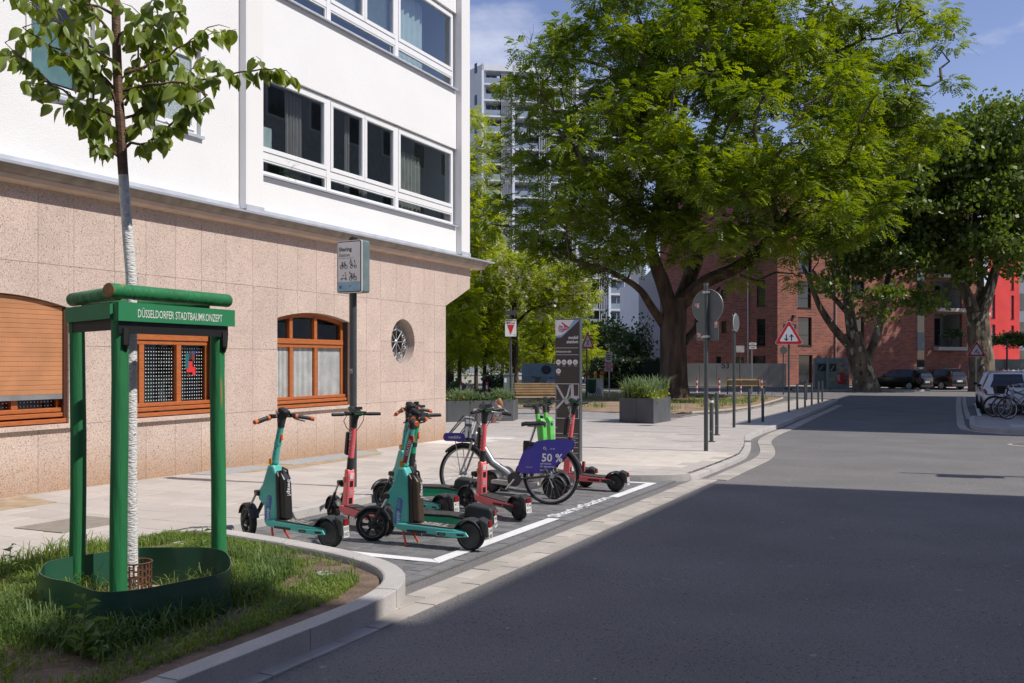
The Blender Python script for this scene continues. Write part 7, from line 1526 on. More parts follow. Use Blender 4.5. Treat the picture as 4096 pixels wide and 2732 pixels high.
# ================================================================== BACKGROUND BUILDINGS, CARS, PEOPLE
ZF = gz(42)
def brickmat():
    if 'brickwork' in MATS: return MATS['brickwork']
    m = M('brickwork', (.40, .135, .085), .9, col2=(.27, .085, .055), vs=.5, bump=.4, bs=30); t = m.node_tree; N = t.nodes.new; k = t.links.new; b = t.nodes['Principled BSDF']
    g_ = N('ShaderNodeNewGeometry'); sx = N('ShaderNodeSeparateXYZ'); k(g_.outputs['Position'], sx.inputs[0]); ad = N('ShaderNodeMath'); ad.operation = 'SUBTRACT'; k(sx.outputs[0], ad.inputs[0])
    ml_ = N('ShaderNodeMath'); ml_.operation = 'MULTIPLY'; ml_.inputs[1].default_value = .45; k(sx.outputs[1], ml_.inputs[0]); k(ml_.outputs[0], ad.inputs[1])
    cb_ = N('ShaderNodeCombineXYZ'); k(ad.outputs[0], cb_.inputs[0]); k(sx.outputs[2], cb_.inputs[1])
    br = N('ShaderNodeTexBrick'); br.inputs['Scale'].default_value = 1; br.inputs['Brick Width'].default_value = .36; br.inputs['Row Height'].default_value = .125; br.inputs['Mortar Size'].default_value = .010
    br.inputs['Color1'].default_value = (.36, .105, .065, 1); br.inputs['Color2'].default_value = (.17, .06, .048, 1); br.inputs['Mortar'].default_value = (.30, .22, .18, 1); br.offset = .5; k(cb_.outputs[0], br.inputs['Vector'])
    k(br.outputs[0], b.inputs['Base Color']); return m
brick = brickmat(); dkf = M('anthracite frame', (.035, .037, .04), .5); wpane = M('dark window glass', (.030, .036, .040), .06, var=.3, vs=.7, spec=.8)
cvx = Vector((1, 0, 0))
class Face:
    """vertical facade: origin o (at ground), unit direction d along it, outward normal n; from pixel columns"""
    def __init__(s, o, d): s.o = Vector(o); s.d = Vector(d).normalized(); s.n = Vector((s.d.y, -s.d.x, 0))
    def at(s, u, v=None):
        k = (u-2048)/FPX; t = (k*s.o.y-s.o.x)/(s.d.x-k*s.d.y); p = s.o+s.d*t; return t, (HC-(v-YH)/FPX*p.y if v is not None else None)
    def P(s, t, z, e=0): return Vector((s.o.x, s.o.y, 0))+s.d*t+s.n*e+ZD*z
    def box(s, t0, t1, z0, z1, e0, e1, m=None): return (m or MB()).para(s.P(t0, z0, e0), s.d*(t1-t0), s.n*(e1-e0), ZD*(z1-z0))
    def wall(s, t0, t1, z0, z1, holes, depth, m):
        tt = sorted({t0, t1, *[h[0] for h in holes], *[h[1] for h in holes]}); zz = sorted({z0, z1, *[h[2] for h in holes], *[h[3] for h in holes]})
        for i in range(len(tt)-1):
            for j in range(len(zz)-1):
                tc2, zc = (tt[i]+tt[i+1])/2, (zz[j]+zz[j+1])/2
                if any(h[0] < tc2 < h[1] and h[2] < zc < h[3] for h in holes): continue
                m.poly([s.P(tt[i], zz[j]), s.P(tt[i+1], zz[j]), s.P(tt[i+1], zz[j+1]), s.P(tt[i], zz[j+1])])
        for h in holes: m.ring([[s.P(h[0], h[2], e), s.P(h[1], h[2], e), s.P(h[1], h[3], e), s.P(h[0], h[3], e)] for e in (0, -depth)], True, False)
        return m
    def window(s, h, par, depth=.22, rail=True, pm=wpane):
        t0, t1, z0, z1 = h; m = MB(); w = .06
        for a in ((t0, t1, z0, z0+w), (t0, t1, z1-w, z1), (t0, t0+w, z0+w, z1-w), (t1-w, t1, z0+w, z1-w)): s.box(*a, -depth, -depth+.06, m)
        if rail: s.box(t0+w, t1-w, z0+(z1-z0)*.36, z0+(z1-z0)*.36+.05, -depth, -depth+.06, m)
        f_ = m.build('window', dkf, par); s.box(t0+w, t1-w, z0+w, z1-w, -depth+.01, -depth+.02).build('pane', pm, f_); s.box(t0-.03, t1+.03, z0-.05, z0-.002, -depth+.02, .05).build('sill', dkf, f_); return f_
# --- brick house
P0 = PY(3110, 1541, 76); P0.z = ZF
FR, FLft = Face(P0, (.92, .39, 0)), Face(P0, (.85, -.53, 0))
bh = thing('brick_house', 'red brick apartment house with dark window frames behind the plane trees', 'building', P0); ZTB = 17.0
def uvrect(F_, u0, u1, v0, v1): t0, za = F_.at(u0, v0); t1, zb_ = F_.at(u1, v1); return (t0, t1, zb_, za)
hR = [uvrect(FR, 3193, 3247, 1268, 1382), uvrect(FR, 3191, 3245, 1124, 1232), uvrect(FR, 3195, 3250, 1420, 1534), uvrect(FR, 3195, 3247, 985, 1090), uvrect(FR, 3405, 3458, 1120, 1192), uvrect(FR, 3407, 3455, 985, 1090), uvrect(FR, 3403, 3458, 1268, 1382), uvrect(FR, 3195, 3247, 850, 950), uvrect(FR, 3407, 3455, 850, 950)]
logg = [uvrect(FR, 3737, 3848, 1255, 1388), uvrect(FR, 3737, 3848, 1120, 1235), uvrect(FR, 3737, 3848, 985, 1100), uvrect(FR, 3737, 3848, 850, 965)]
tR1 = FR.at(3905)[0]
m = MB(); FR.wall(0, tR1, ZF-.3, ZTB, hR, .3, m) if False else None
m = MB(); FR.wall(0, tR1, ZF-.3, ZTB, hR, .26, m)
m2 = MB(); FR.wall(0, tR1, ZF-.3, ZTB, hR+logg, .26, m2); m2.build('brick_wall', brick, bh)
for h in hR: FR.window(h, bh)
for k, h in enumerate(logg):
    t0, t1, z0, z1 = h; lo = MB(); lo.poly([FR.P(t0, z0, -2), FR.P(t1, z0, -2), FR.P(t1, z1, -2), FR.P(t0, z1, -2)]); lo.ring([[FR.P(t0, z0, e), FR.P(t1, z0, e), FR.P(t1, z1, e), FR.P(t0, z1, e)] for e in (-.26, -2)], True, False)
    lg = lo.build('loggia', M('loggia render', (.42, .42, .41), .9), bh)
    FR.box(t0, t1-.5, z0+.2, z1-.3, -1.98, -1.9).build('window', wpane, lg); FR.box(t0-.05, t1+.05, z0-.30, z0-.01, -.25, .55).build('balcony_slab', M('pale slab', (.6, .58, .55), .8), lg)
    rl = MB()
    for j in range(14): p = FR.P(t0+(t1-t0)*j/13, z0, .48); rl.tube([p, p+ZD*1.0], .014, 4)
    rl.tube([FR.P(t0, z0+1.0, .48), FR.P(t1, z0+1.0, .48)], .022, 5); rl.build('railing', dkf, lg)
    if k == 0: shrub('balcony_plants', 'leafy flowering plants on the brick house balcony', FR.P((t0+t1)/2, z0+.5, .1), (t1-t0)*.42, .25, .55, 700, .18, leaf_shrub, 99, None, 25)
t0, _ = FR.at(3668); t1, _ = FR.at(3696)
for k in range(6):
    z0 = ZF+k*2.9; FR.box(t0, t1, z0, z0+1.5, -.05, .05).build('glazing_panel', M('grey green panel', (.20, .25, .25), .4), bh); FR.box(t0, t1, z0+1.5, z0+2.88, -.05, .03).build('glazing_pane', wpane, bh)
tp_, _ = FR.at(3340); MB().tube([FR.P(tp_, ZF, .08), FR.P(tp_, ZTB, .08)], .055, 8).build('drain_pipe', galv, bh); FR.box(FR.at(3308)[0], FR.at(3327)[0], ZF, ZTB, -.3, -.02).build('wall_slot', M('dark brick slot', (.12, .045, .035), .9), bh)
tL0 = FLft.at(2640)[0]
hL = [uvrect(FLft, 3027, 3061, 1276, 1384), uvrect(FLft, 3010, 3062, 1424, 1470), uvrect(FLft, 2886, 2906, 1285, 1330), uvrect(FLft, 2884, 2904, 1160, 1190), uvrect(FLft, 2864, 2884, 1425, 1470), uvrect(FLft, 2936, 2975, 1430, 1470), uvrect(FLft, 3027, 3061, 1120, 1225)]
m = MB(); FLft.wall(tL0, 0, ZF-.3, ZTB, hL, .24, m); m.build('brick_wall', brick, bh)
for h in hL: FLft.window(h, bh)
tq, _ = FLft.at(2993); MB().tube([FLft.P(tq, ZF, .08), FLft.P(tq, ZTB, .08)], .05, 8).build('drain_pipe', galv, bh)
A_, B_, C_ = FLft.P(tL0, 0), FR.P(0, 0), FR.P(tR1, 0); MB().prism([A_+ZD*ZTB, B_+ZD*ZTB, C_+ZD*ZTB, C_+Vector((-4, 14, ZTB)), A_+Vector((3, 14, ZTB))], ZD*.3).build('roof', M('roof felt', (.15, .15, .15), .9), bh)
t0, z0 = FR.at(3140, 1316); pl = FR.box(FR.at(3135)[0], FR.at(3184)[0], FR.at(3140, 1313)[1], FR.at(3140, 1296)[1], .02, .05).build('street_name_plate', M('plate dark blue', (.02, .03, .06), .4), bh); pw2 = FR.P(FR.at(3160)[0], FR.at(3160, 1304)[1], .052)
text('Schinkelstraße', pw2, FR.d, ZD, .85, lblw, pl, bold=.01) if False else MB().para(FR.P(FR.at(3140)[0], FR.at(3140, 1306)[1], .051), FR.d*.8, FR.n*.002, ZD*.06).build('name_lettering', lblw, pl)
for u, v in ((3173, 1265), (3390, 1417)):
    t_, z_ = FR.at(u, v); FR.box(t_-.1, t_+.1, z_-.12, z_+.1, 0, .16).build('wall_lamp', dkf, bh)
# --- concrete wall with number 53
cw = Face(PY(3146, 1541, 73), (.96, -.28, 0)); cwt = thing('concrete_wall', 'long low concrete wall with house number 53 before the brick house', 'wall', cw.o); tw0 = cw.at(2730)[0]; zt_ = cw.at(3146, 1454)[1]
cm = M('fair faced concrete', (.52, .48, .40), .85, var=.10, vs=.8, bump=.2, bs=12); n = 6
for k in range(n): a, b = tw0+(0-tw0)*k/n, tw0+(0-tw0)*(k+1)/n; cw.box(a+.012, b-.012, ZF-.1, zt_, -.25, 0).build('wall_panel', cm, cwt)
t_, z_ = cw.at(2902, 1462); text('53', cw.P(t_, z_, .004), cw.d, ZD, .55, ink, cwt, bold=.01)
# --- white gable house and flat kiosk
G1 = Face(PY(2555, 1450, 96), (.99, .12, 0)); gh = thing('white_gable_house', 'plain white house end wall half hidden behind the big trunk', 'building', G1.o); t1 = G1.at(2862)[0]; zr = G1.at(2555, 1190)[1]; wm = M('cool white render', (.66, .67, .70), .85, var=.04, vs=.5)
hW = [uvrect(G1, 2742, 2758, 1292, 1338), uvrect(G1, 2742, 2772, 1415, 1462), uvrect(G1, 2690, 2712, 1110, 1140)]
m = MB(); G1.wall(0, t1, ZF, zr+1.5, hW, .2, m); m.poly([G1.P(0, zr+1.5), G1.P(t1, zr+1.5), G1.P(t1, zr+5), G1.P(t1*.45, zr+5)]); m.poly([G1.P(0, ZF), G1.P(0, zr+1.5), G1.P(0, zr+1.5, -8), G1.P(0, ZF, -8)]); m.build('wall', wm, gh)
for h in hW: G1.window(h, gh)
a = G1.at(2784)[0]; G1.box(a, t1, ZF, G1.at(2800, 1365)[1], .02, .3).build('grey_annex', M('annex grey', (.22, .25, .26), .7), gh)
Kk = Face(PY(2475, 1452, 90), (1, 0, 0)); kt = thing('flat_roof_kiosk', 'small flat roofed pavilion peeping over the hedge', 'building', Kk.o); Kk.box(0, Kk.at(2600)[0], ZF, Kk.at(2500, 1425)[1], -3, 0).build('wall', M('pavilion wall', (.35, .36, .35), .8), kt); Kk.box(-.3, Kk.at(2604)[0]+.2, Kk.at(2500, 1424)[1], Kk.at(2500, 1417)[1], -3.3, .4).build('roof', M('pavilion roof', (.5, .52, .52), .7), kt)
for a in (.2, 1.6): Kk.box(a, a+1.1, Kk.at(2500, 1436)[1], Kk.at(2500, 1427)[1], 0, .03).build('window', wpane, kt)
# --- red house and its garden wall
R1 = Face(PY(3955, 1450, 97), (.93, .36, 0)); rh = thing('red_house', 'bright red rendered apartment house with narrow windows at the right edge', 'building', R1.o); tr1 = R1.at(4078)[0]; redm = M('red render', (.70, .055, .05), .85, var=.08, vs=.6)
hr = []
for v0, v1 in ((1298, 1375), (1178, 1272), (1060, 1155), (940, 1035), (820, 915)): hr += [uvrect(R1, 3966, 3981, v0, v1), uvrect(R1, 4044, 4056, v0+4, v1+4)]
m = MB(); R1.wall(0, tr1, ZF, 20, hr, .25, m); m.build('wall', redm, rh)
for h in hr: R1.window(h, rh, pm=M('pale blind pane', (.35, .37, .38), .3))
R2 = Face(R1.P(tr1+.01, 0, -1.0), (.93, .36, 0)); tr2 = R2.at(4200)[0]; R2.box(0, tr2, ZF, 21, -.3, 0).build('glass_block', M('grey block', (.22, .25, .28), .4), rh)
for k in range(7):
    for j in range(5): R2.box(.3+j*1.6, 1.7+j*1.6, 1+k*2.9, 2.7+k*2.9, .01, .05).build('window', wpane, rh)
for k in range(5): R1.box(-1.4, -.05, 3.2+2.9*k, 3.5+2.9*k, -.6, .3).build('balcony_slab', M('white slab', (.6, .6, .6), .8), rh)
gw = Face(PY(3970, 1530, 76), (.985, .17, 0)); gwt = thing('garden_wall', 'grey green garden wall under the hedge behind the white cars', 'wall', gw.o)
for k in range(5): gw.box(k*1.75+.01, (k+1)*1.75-.01, ZF, gw.at(3975, 1437)[1], -.3, 0).build('wall_panel', M('grey green concrete', (.17, .19, .17), .85, var=.12, vs=1), gwt)
MB().tube([gw.P(1.1, ZF, .2), gw.P(1.1, 3.2, .2)], .07, 8).build('post', dkf, gwt)
pk_ = thing('picket_fence', 'low white picket edging just above the white car roofs', 'fence', gw.P(0, ZF, 1.2))
for k in range(13): gw.box(k*.42, k*.42+.1, ZF, 1.02 if k % 2 else .98, 1.2, 1.23).build('picket', lblw, pk_)
gw.box(0, 5.5, .84, .92, 1.235, 1.26).build('rail', lblw, pk_)
# --- tower block
T0 = PY(1925, 1445, 185); T0.z = ZF; TF, TL = Face(T0, (.985, .17, 0)), Face(T0, (.55, -.83, 0))
tw = thing('tower_block', 'tall white residential tower with balconies behind the trees', 'building', T0); twm = M('tower white', (.74, .76, .82), .7, var=.04, vs=.3); ST = 3.02; NS = 19; ztop = TF.at(1925, 258)[1]
tlen = TF.at(2600)[0]; TL.box(-16, 0, ZF, ztop, -1, 0).build('end_wall', twm, tw)
for k in range(NS):
    if k % 2 == 0: TL.box(-2.4, -1.5, 2.0+k*ST, 3.9+k*ST, 0, .05).build('slit_window', wpane, tw)
MB().para(TF.P(.3, ZF, -9), TF.d*(tlen-.5), TF.n*6.0, ZD*(ztop-3-ZF)).build('core', M('tower recess', (.20, .22, .25), .7), tw)
px = lambda n: (n*185/FPX)
bays = [(0.4, 3.6), (6.0, 10.8), (13.0, 16.2), (18.4, 22.6), (24.8, 29.0)]
redp = M('tower red panel', (.45, .09, .05), .7); grail = M('tower glass rail', (.30, .36, .44), .15, var=.1, vs=.4)
slabM = {}; 
def shared(key, fn, mat):
    if key not in slabM: me = fn().mesh(); me.materials.append(mat); me.name = key; slabM[key] = me
    return slabM[key]
def addp(name, key, fn, mat, z): o = inst(name, shared(key, fn, mat), tw, Matrix.Translation((0, 0, z))); return o
for k in range(NS):
    z = 2.6+k*ST-ST
    if z > ztop-3.2: break
    for i, (a, b) in enumerate(bays):
        addp('balcony_slab', 'balcony_slab%d' % i, lambda: TF.box(a, b, -.30, 0, -3, .6), twm, z); addp('balcony_rail', 'balcony_rail%d' % i, lambda: TF.box(a+.05, b-.05, .02, 1.05, .5, .55), grail, z)
        addp('window', 'window%d' % i, lambda: TF.box(a+.9, b-.2, .1, 2.4, -2.95, -2.9), M('tower sky pane', (.10, .14, .24), .06, var=.1, spec=1), z)
        for t_ in (a+.9, (a+b)/2+.3, b-.2): addp('window_frame', 'window_frame%d%.1f' % (i, t_), lambda: TF.box(t_-.06, t_+.06, .1, 2.4, -2.9, -2.84), twm, z)
        if k < 8 and i == 0: addp('red_panel', 'red_panel', lambda: TF.box(a+.05, a+.85, .1, 2.6, -2.9, -2.7), redp, z)
    for i, (a, b) in enumerate(((3.9, 5.8), (11.1, 12.8), (16.5, 18.2), (22.9, 24.6))):
        for j in range(6):
            t_ = a+(b-a)*j/5; addp('facade_rod', 'facade_rod%d%d' % (i, j), lambda: TF.box(t_-.05, t_+.05, 0, ST-.35, .3, .4), M('white rod', (.72, .74, .78), .5), z+(.0 if (i+k) % 2 else .0))
        addp('floor_band', 'floor_band%d' % i, lambda: TF.box(a-.2, b+.2, -.30, -.02, -3, .38), M('grey band', (.35, .38, .42), .6), z); addp('glazing', 'glazing%d' % i, lambda: TF.box(a, b, 0, ST-.32, -2.4, -2.3), wpane, z)
for a in (0, 5.85, 12.85, 18.25, 24.65): TF.box(a, a+.45, ZF, ztop, -3, .62).build('white_fin', twm, tw)
TF.box(0, 14, ztop-1.2, ztop, -3, .62).build('crown_beam', twm, tw); TF.box(14.01, tlen, ztop-8, ztop-7, -3, .62).build('crown_beam', twm, tw)
# --- pale low building beyond the park, fence, far trees
Lw = Face(PY(1690, 1500, 160), (1, 0, 0)); lb_ = thing('park_hall', 'low pale hall beyond the park fence', 'building', Lw.o); Lw.box(0, 24, ZF, 5.2, -6, 0).build('wall', M('pale hall wall', (.55, .57, .58), .8), lb_)
for k in range(10): Lw.box(.8+k*2.3, 2.4+k*2.3, 1.2, 3.6, .01, .05).build('window', wpane, lb_)
mf = thing('mesh_fence', 'row of thin wire mesh construction fence panels in the park', 'fence', PY(1900, 1545, 78)); fo = PY(1740, 1545, 78); fo.z = ZF
for k in range(4):
    m = MB(); o = fo+Vector((k*2.0, .4*(k % 2), 0)); 
    m.tube([o, o+ZD*2.0, o+V(1.92, 0, 2.0), o+V(1.92, 0, 0)], .022, 5)
    for j in range(11): m.tube([o+V(.16*j+.1, 0, .1), o+V(.16*j+.1, 0, 2.0)], .005, 3, False)
    for j in range(5): m.tube([o+V(0, 0, .2+.4*j), o+V(1.92, 0, .2+.4*j)], .005, 3, False)
    m.build('fence_panel', galv, mf)
MB().box(fo+V(2.4, -.05, 1.75), (.35, .02, .16)).build('warning_board', M('yellow board', (.8, .5, .05), .6), mf)
yfar = M('far leaf', (.10, .15, .03), .6, col2=(.05, .085, .02), vs=.4, trans=.3)
for k, (u, Y, vt, hw, lb) in enumerate(((1760, 120, 1180, 170, 'distant tree behind the slim park trees at the house corner'), (2030, 130, 1230, 170, 'distant tree centred behind the slim park trees'), (2260, 125, 1260, 150, 'distant tree behind the stele and paper container'), (2420, 120, 1330, 110, 'distant small tree left of the white gable'), (4100, 130, 700, 220, 'distant tall tree filling the sky gap at the right edge'), (3650, 120, 500, 260, 'distant tree rising behind the brick house'))):
    p = PY(u, 1500, Y); p.z = ZF; big_tree('distant_tree', lb, p, Y, [(u, YH+(HC-ZF)/Y*FPX+2, 0, .3), (u, 1420, 0, .25), (u, 1340 if vt > 1000 else 1000, 0, .2)], [([(u, 1350, 0), (u+8, vt+60, 0)], .15, .05)],
        [(u, vt+90, 0, hw, 100, 4), (u-hw*.4, vt+170, 0, hw*.8, 80, 4), (u+hw*.4, vt+180, 0, hw*.8, 80, 4)] if vt > 1000 else [(u, vt+250, 0, hw, 260, 5), (u, vt+500, 0, hw, 250, 5)], 60, 3800, 120+k, bark, yfar if k != 1 else leaf_park, 'leaf', (.62,), .03, 'distant trees', clump_r=1.7)
# --- clothing containers
cgm = M('container grey green', (.22, .28, .27), .5, col2=(.15, .20, .19), vs=3)
for k, (u, Y, w_, lb) in enumerate(((3285, 67.5, 1.0, 'grey green clothing container left of the postered one'), (3350, 66.0, 1.35, 'grey green clothing container covered with purple and red posters'))):
    p = PY(u, 1556, Y); p.z = ZF+.10; t = thing('clothing_container', lb, 'container', p, 'clothing containers under the plane tree', True, R(-10))
    MB().prism([V(-w_/2, y, z) for y, z in ((-.5, 0), (.5, 0), (.5, 1.75), (.25, 2.1), (-.2, 2.1), (-.5, 1.8))], V(w_, 0, 0)).build('body', cgm, t, bevel=.04); MB().box((-.0 if k == 0 else -.38, -.51, 1.45), (.55 if k == 0 else .42, .03, .5)).build('hatch', dkf, t); MB().tube([(-.2 if k == 0 else -.5, -.54, 1.25), (.05 if k == 0 else -.3, -.56, 1.6)], .025, 5).build('handle', galv, t)
    for x in (-.3, .3): MB().torus((x*w_, 0, 2.12), V(0, 1, 0), .06, .012, 10, 5).build('lifting_eye', dkf, t)
    if k == 1:
        for x, z, a, b, c1_, c2_ in ((.16, 1.5, .5, .65, (.16, .10, .35), (.35, .38, .12)), (.52, 1.55, .28, .9, (.45, .45, .45), (.12, .12, .13)), (.16, .72, .5, .75, (.55, .04, .05), (.40, .02, .03)), (.52, .62, .28, .6, (.3, .33, .33), (.06, .06, .06))): MB().box((x, -.515, z), (a, .02, b)).build('poster', M('poster %.2f' % c1_[0], c1_, .6, col2=c2_, vs=5), t)
        text('JAZZ', (.02, -.528, .78), (0, 0, 1), (-1, 0, 0), .5, lblw, t, bold=.02); text('AKS', (-.42, -.54, .65), (1, 0, 0), ZD, .35, M('yellow spray', (.6, .55, .05), .6), t, bold=.02)
# --- cars
def car(label, body, length, width, height, pos, heading, plate_txt=None, hatch=True, group=None):
    t = thing('parked_car', label, 'car', pos, group, True, heading); Lh, w = length, width/2; k = height/1.5; CP = body
    # stations from rear (x=0) to front: x, z low, z belt, z top, half width at belt, half width at top
    stn = [(.0, .42, .80, .86, .70, .58), (.06, .30, .86, 1.02, .84, .66), (.16, .22, .93, 1.24, .91, .64), (.42, .20, .96, 1.44, .97, .66), (.95, .19, .95, 1.50, 1.0, .69), (1.7, .19, .93, 1.50, 1.0, .70), (2.35, .19, .92, 1.42, 1.0, .68), (2.95, .19, .90, 1.12, .99, .70), (3.3, .19, .88, .95, .97, .80), (3.8, .22, .78, .84, .90, .78), (4.02, .30, .62, .72, .78, .66), (4.08, .38, .50, .58, .60, .5)]
    rings = []; sx_ = Lh/4.08
    for x, zl, zb_, zt, hb, ht in stn:
        hb, ht = hb*w, ht*w; z = lambda q: q*k
        half = [(0, zl), (hb*.86, zl), (hb*.97, zl+.12), (hb, zl+(zb_-zl)*.55), (hb*.985, zb_*.97), (hb*.95, zb_), (ht*1.04, zt-.07*(zt-zb_)-.02), (ht*.86, zt), (0, zt+.012)]
        rings.append([V(x*sx_, y, z(q)) for y, q in half]+[V(x*sx_, -y, z(q)) for y, q in half[-2:0:-1]])
    MB().ring(rings).build('body', CP, t, smooth=True)
    gl_ = M('car glass', (.012, .014, .017), .05, var=.02, spec=.8)
    # rear window, side windows
    def ip(x, f):   # point on cabin side between belt (0) and roof (1)
        for a, b in zip(stn, stn[1:]):
            if a[0] <= x <= b[0]:
                q = (x-a[0])/(b[0]-a[0]); zb_, zt, hb, ht = [a[j]+(b[j]-a[j])*q for j in (2, 3, 4, 5)]; return V(x*sx_, (hb*.95+(ht*1.04-hb*.95)*f)*w, (zb_+(zt-.07*(zt-zb_)-.02-zb_)*f)*k)
    m = MB(); rows = []
    for x, z_, hw_ in ((.035, .955, .68), (.075, 1.09, .62), (.15, 1.22, .56), (.38, 1.415, .54)): rows.append([V(x*sx_-.022, hw_*w*y, z_*k+.016) for y in (-1, -.5, 0, .5, 1)])
    m.ring(rows, False, False); m.build('rear_window', gl_, t, smooth=True)
    for sg in (-1, 1):
        for xs in ((.55, .95, 1.45), (1.52, 2.0, 2.45, 2.8)):
            lo = [ip(x, .06) for x in xs]; hi = [ip(x, .90) for x in xs]; m = MB(); m.ring([[V(p.x, (p.y+.006)*sg, p.z) for p in r_] for r_ in (lo, hi)], False, False); m.build('side_window', gl_, t, smooth=True)
        p = ip(2.6, .05); MB().ball(V(p.x, (p.y+.10)*sg, p.z+.05), (.09, .09, .065), 8, 6).build('mirror', blackp, t, smooth=True)
        tl = [(.005, .83), (.02, .70), (.16, .74), (.30, .86), (.20, .92)]; MB().prism([V(x*sx_, sg*w*(.80+.35*x), z*k) for x, z in tl], V(-.02, sg*.035, 0)).build('tail_lamp', M('tail glass', (.30, .02, .02), .12, var=.2, vs=8), t, bevel=.008)
        for x in (.72, 3.28):
            c = V(x*sx_, sg*(w-.10), .31); wo = MB().lathe([(.24, -.10), (.31, -.10), (.315, 0), (.31, .10), (.24, .10)], c, YD, 24, False).build('wheel', blackr, t, smooth=True); MB().lathe([(.001, .085), (.10, .09), (.235, .075), (.24, .02)], c, YD*sg, 20, False).build('rim', galv, wo, smooth=True)
        MB().box(V(.005, sg*w*.62, .36*k), (.03, .22, .06)).build('reflector', lensr, t, bevel=.01)
    MB().box(V(.06, 0, .30*k), (.14, w*1.4, .14)).build('bumper_insert', blackp, t, bevel=.02); MB().box(V(.10, 0, 1.0*k+.28), (.10, w*1.15, .03)).build('spoiler', CP, t) if False else None
    pn = MB().box(V(-.012, 0, .60*k), (.012, .52, .115)).build('number_plate', numw, t); MB().box(V(-.019, .235, .60*k), (.003, .045, .11)).build('euro_strip', M('plate blue', (.02, .06, .4), .5), pn)
    if plate_txt: text(plate_txt, V(-.0195, -.02, .60*k), V(0, -1, 0), ZD, .40, ink, pn, bold=.02)
    MB().tube([V(1.0*sx_, 0, 1.50*k), V(.9*sx_, 0, 1.50*k+.14)], .012, 5).build('antenna', blackp, t); return t
carw = M('car silver white', (.74, .76, .80), .22, var=.02, coat=.8); carb = M('car black', (.008, .008, .009), .25, var=.02, coat=.3)
hd = math.atan2(SDIR.y, SDIR.x)
car('white hatchback nearest the parked bicycles', carw, 4.08, 1.76, 1.56, WG(40.2, 1.52, 0), hd, 'K·PE 14', group='white hatchbacks parked in line')
car('white hatchback parked in front of the nearer white car', carw, 4.08, 1.76, 1.56, WG(44.9, 1.42, 0), hd, group='white hatchbacks parked in line')
p = PY(3708, 1562, 66); p.z = ZF; car('black estate car left of the other black car under the trees', carb, 4.3, 1.8, 1.46, p, math.atan2(.86, -.5), 'D·AS 476', group='black cars under the plane trees')
p = PY(3838, 1560, 67.5); p.z = ZF; car('black car with paler tail lamp next to the thick plane trunk', carb, 4.2, 1.82, 1.52, p, math.atan2(.93, -.36), 'D·MI 1234' if False else None, group='black cars under the plane trees')
# verge under the plane trees
vg = sheet('tree_verge', [(68.6, -10.5), (68.9, -4.5), (70.5, -2.2), (73.4, -3.0), (73.4, -12)], .10, lawnm, thick=.12)
kerb_run([(68.5, -10.5), (68.8, -4.5), (70.3, -2.0), (73.4, -2.8)], .12, -1, .12, vg, 1.0)
# --- people
skin = M('skin', (.62, .38, .28), .6, var=.03); hairb = M('blond hair', (.36, .20, .09), .7, col2=(.22, .11, .05), vs=30, stretch=(1, 1, .2))
leop = M('spotted dress', (.30, .28, .26), .85, var=.1, vs=8, fl=[((.03, .028, .026), 34, .50)]); pink = M('pink cloth', (.70, .18, .27), .7)
def skinned(name, pts, edges, radii, mat, loc=None, parent=None):
    me = bpy.data.meshes.new(name); me.from_pydata([tuple(p) for p in pts], edges, []); me.materials.append(mat); o = bpy.data.objects.new(name, me); link(o, parent)
    md = o.modifiers.new('skin', 'SKIN'); md.use_smooth_shade = True
    for v, r_ in zip(me.skin_vertices[0].data, radii): v.radius = (r_, r_) if not hasattr(r_, '__len__') else r_
    me.skin_vertices[0].data[0].use_root = True; sb = o.modifiers.new('sub', 'SUBSURF'); sb.levels = 2; sb.render_levels = 2
    if loc is not None: o.location = loc
    return o
pc3 = PY(1990, 1703, 27.4); pc3.z = gz(25)+HP
# child crouching, facing left (-x): pelvis low at the back, knees up in front, hands at the face
J = [V(.10, 0, .16), V(.12, 0, .34), V(.04, 0, .46), V(.01, 0, .51), V(-.02, -.01, .60),
     V(.08, .07, .15), V(-.12, .08, .34), V(-.06, .08, .09), V(-.15, .08, .03), V(.08, -.07, .15), V(-.12, -.08, .34), V(-.06, -.08, .09), V(-.15, -.08, .03),
     V(.04, .10, .43), V(-.04, .14, .30), V(-.13, .05, .42), V(.04, -.10, .43), V(-.05, -.14, .31), V(-.14, -.05, .45), V(-.06, 0, .62)]
E_ = [(0, 1), (1, 2), (2, 3), (3, 4), (0, 5), (5, 6), (6, 7), (7, 8), (0, 9), (9, 10), (10, 11), (11, 12), (2, 13), (13, 14), (14, 15), (2, 16), (16, 17), (17, 18), (4, 19)]
RD = [.10, .105, .075, .035, .075, .07, .05, .038, .028, .07, .05, .038, .028, .038, .03, .022, .038, .03, .022, .05]
ch = skinned('person', J, E_, RD, skin, pc3); tag(ch, 'small child with fair hair crouching on the pavement in a spotted dress', 'person')
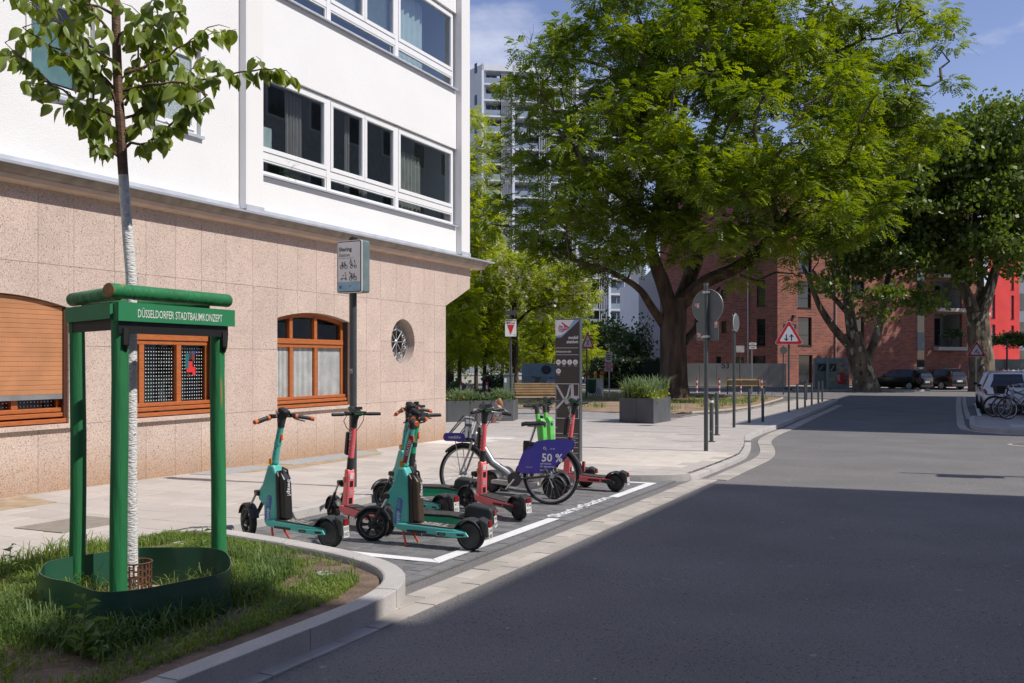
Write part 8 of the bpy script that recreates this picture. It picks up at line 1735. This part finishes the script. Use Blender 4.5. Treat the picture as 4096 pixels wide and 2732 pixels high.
skinned('dress', [V(.12, 0, .14), V(.15, 0, .30), V(.085, 0, .44), V(.05, .10, .42), V(-.02, .135, .33), V(.05, -.10, .42), V(-.03, -.135, .33), V(.0, .08, .22), V(-.11, .08, .33), V(.0, -.08, .22), V(-.11, -.08, .33)], [(0, 1), (1, 2), (2, 3), (3, 4), (2, 5), (5, 6), (0, 7), (7, 8), (0, 9), (9, 10)], [.165, .165, .115, .062, .052, .062, .052, .115, .085, .115, .085], leop, None, ch)
skinned('hair', [V(-.01, 0, .665), V(.03, 0, .625), V(.09, 0, .54), V(.14, 0, .44)], [(0, 1), (1, 2), (2, 3)], [.088, .105, .075, .035], hairb, None, ch)
for sy in (-1, 1): skinned('shoe', [V(-.04, sy*.08, .03), V(-.10, sy*.08, .03), V(-.19, sy*.08, .022)], [(0, 1), (1, 2)], [.034, .036, .028], pink, None, ch)
pbk = PY(1972, 1560, 46.5); pbk.z = ZF+HP
b2 = thing('metal_bench', 'dark bench with a seated person in the park behind the child', 'bench', pbk, None, True, R(0)); 
for k in range(3): MB().box((0, -.15+k*.15, .44), (1.6, .12, .03)).build('seat_slat', dkf, b2)
for sx in (-1, 1): MB().tube([(sx*.7, -.18, 0), (sx*.7, -.18, .43), (sx*.7, .18, .43), (sx*.7, .18, 0)], .025, 5).build('leg', dkf, b2)
J = [V(0, 0, .52), V(.0, .02, .78), V(0, .0, 1.0), V(0, -.02, 1.07), V(0, -.05, 1.17), V(.10, 0, .52), V(.13, -.42, .53), V(.13, -.46, .12), V(.13, -.58, .05), V(-.10, 0, .52), V(-.13, -.42, .53), V(-.13, -.46, .12), V(-.13, -.58, .05), V(.18, 0, .95), V(.22, -.10, .70), V(.10, -.32, .62), V(-.18, 0, .95), V(-.22, -.10, .70), V(-.10, -.32, .62), V(0, -.07, 1.22)]
RD = [.14, .14, .11, .05, .09, .10, .075, .055, .04, .10, .075, .055, .04, .06, .048, .035, .06, .048, .035, .08]
ps = skinned('person', J, E_, RD, M('dark clothing', (.012, .012, .014), .85), pbk+V(-.25, 0, 0)); tag(ps, 'person in dark clothes sitting on the far park bench', 'person')
skinned('head', [V(0, -.05, 1.14), V(0, -.065, 1.24)], [(0, 1)], [.075, .085], skin, None, ps); skinned('hair', [V(0, -.02, 1.29), V(0, 0, 1.2)], [(0, 1)], [.095, .08], M('dark hair', (.02, .015, .012), .7), None, ps)
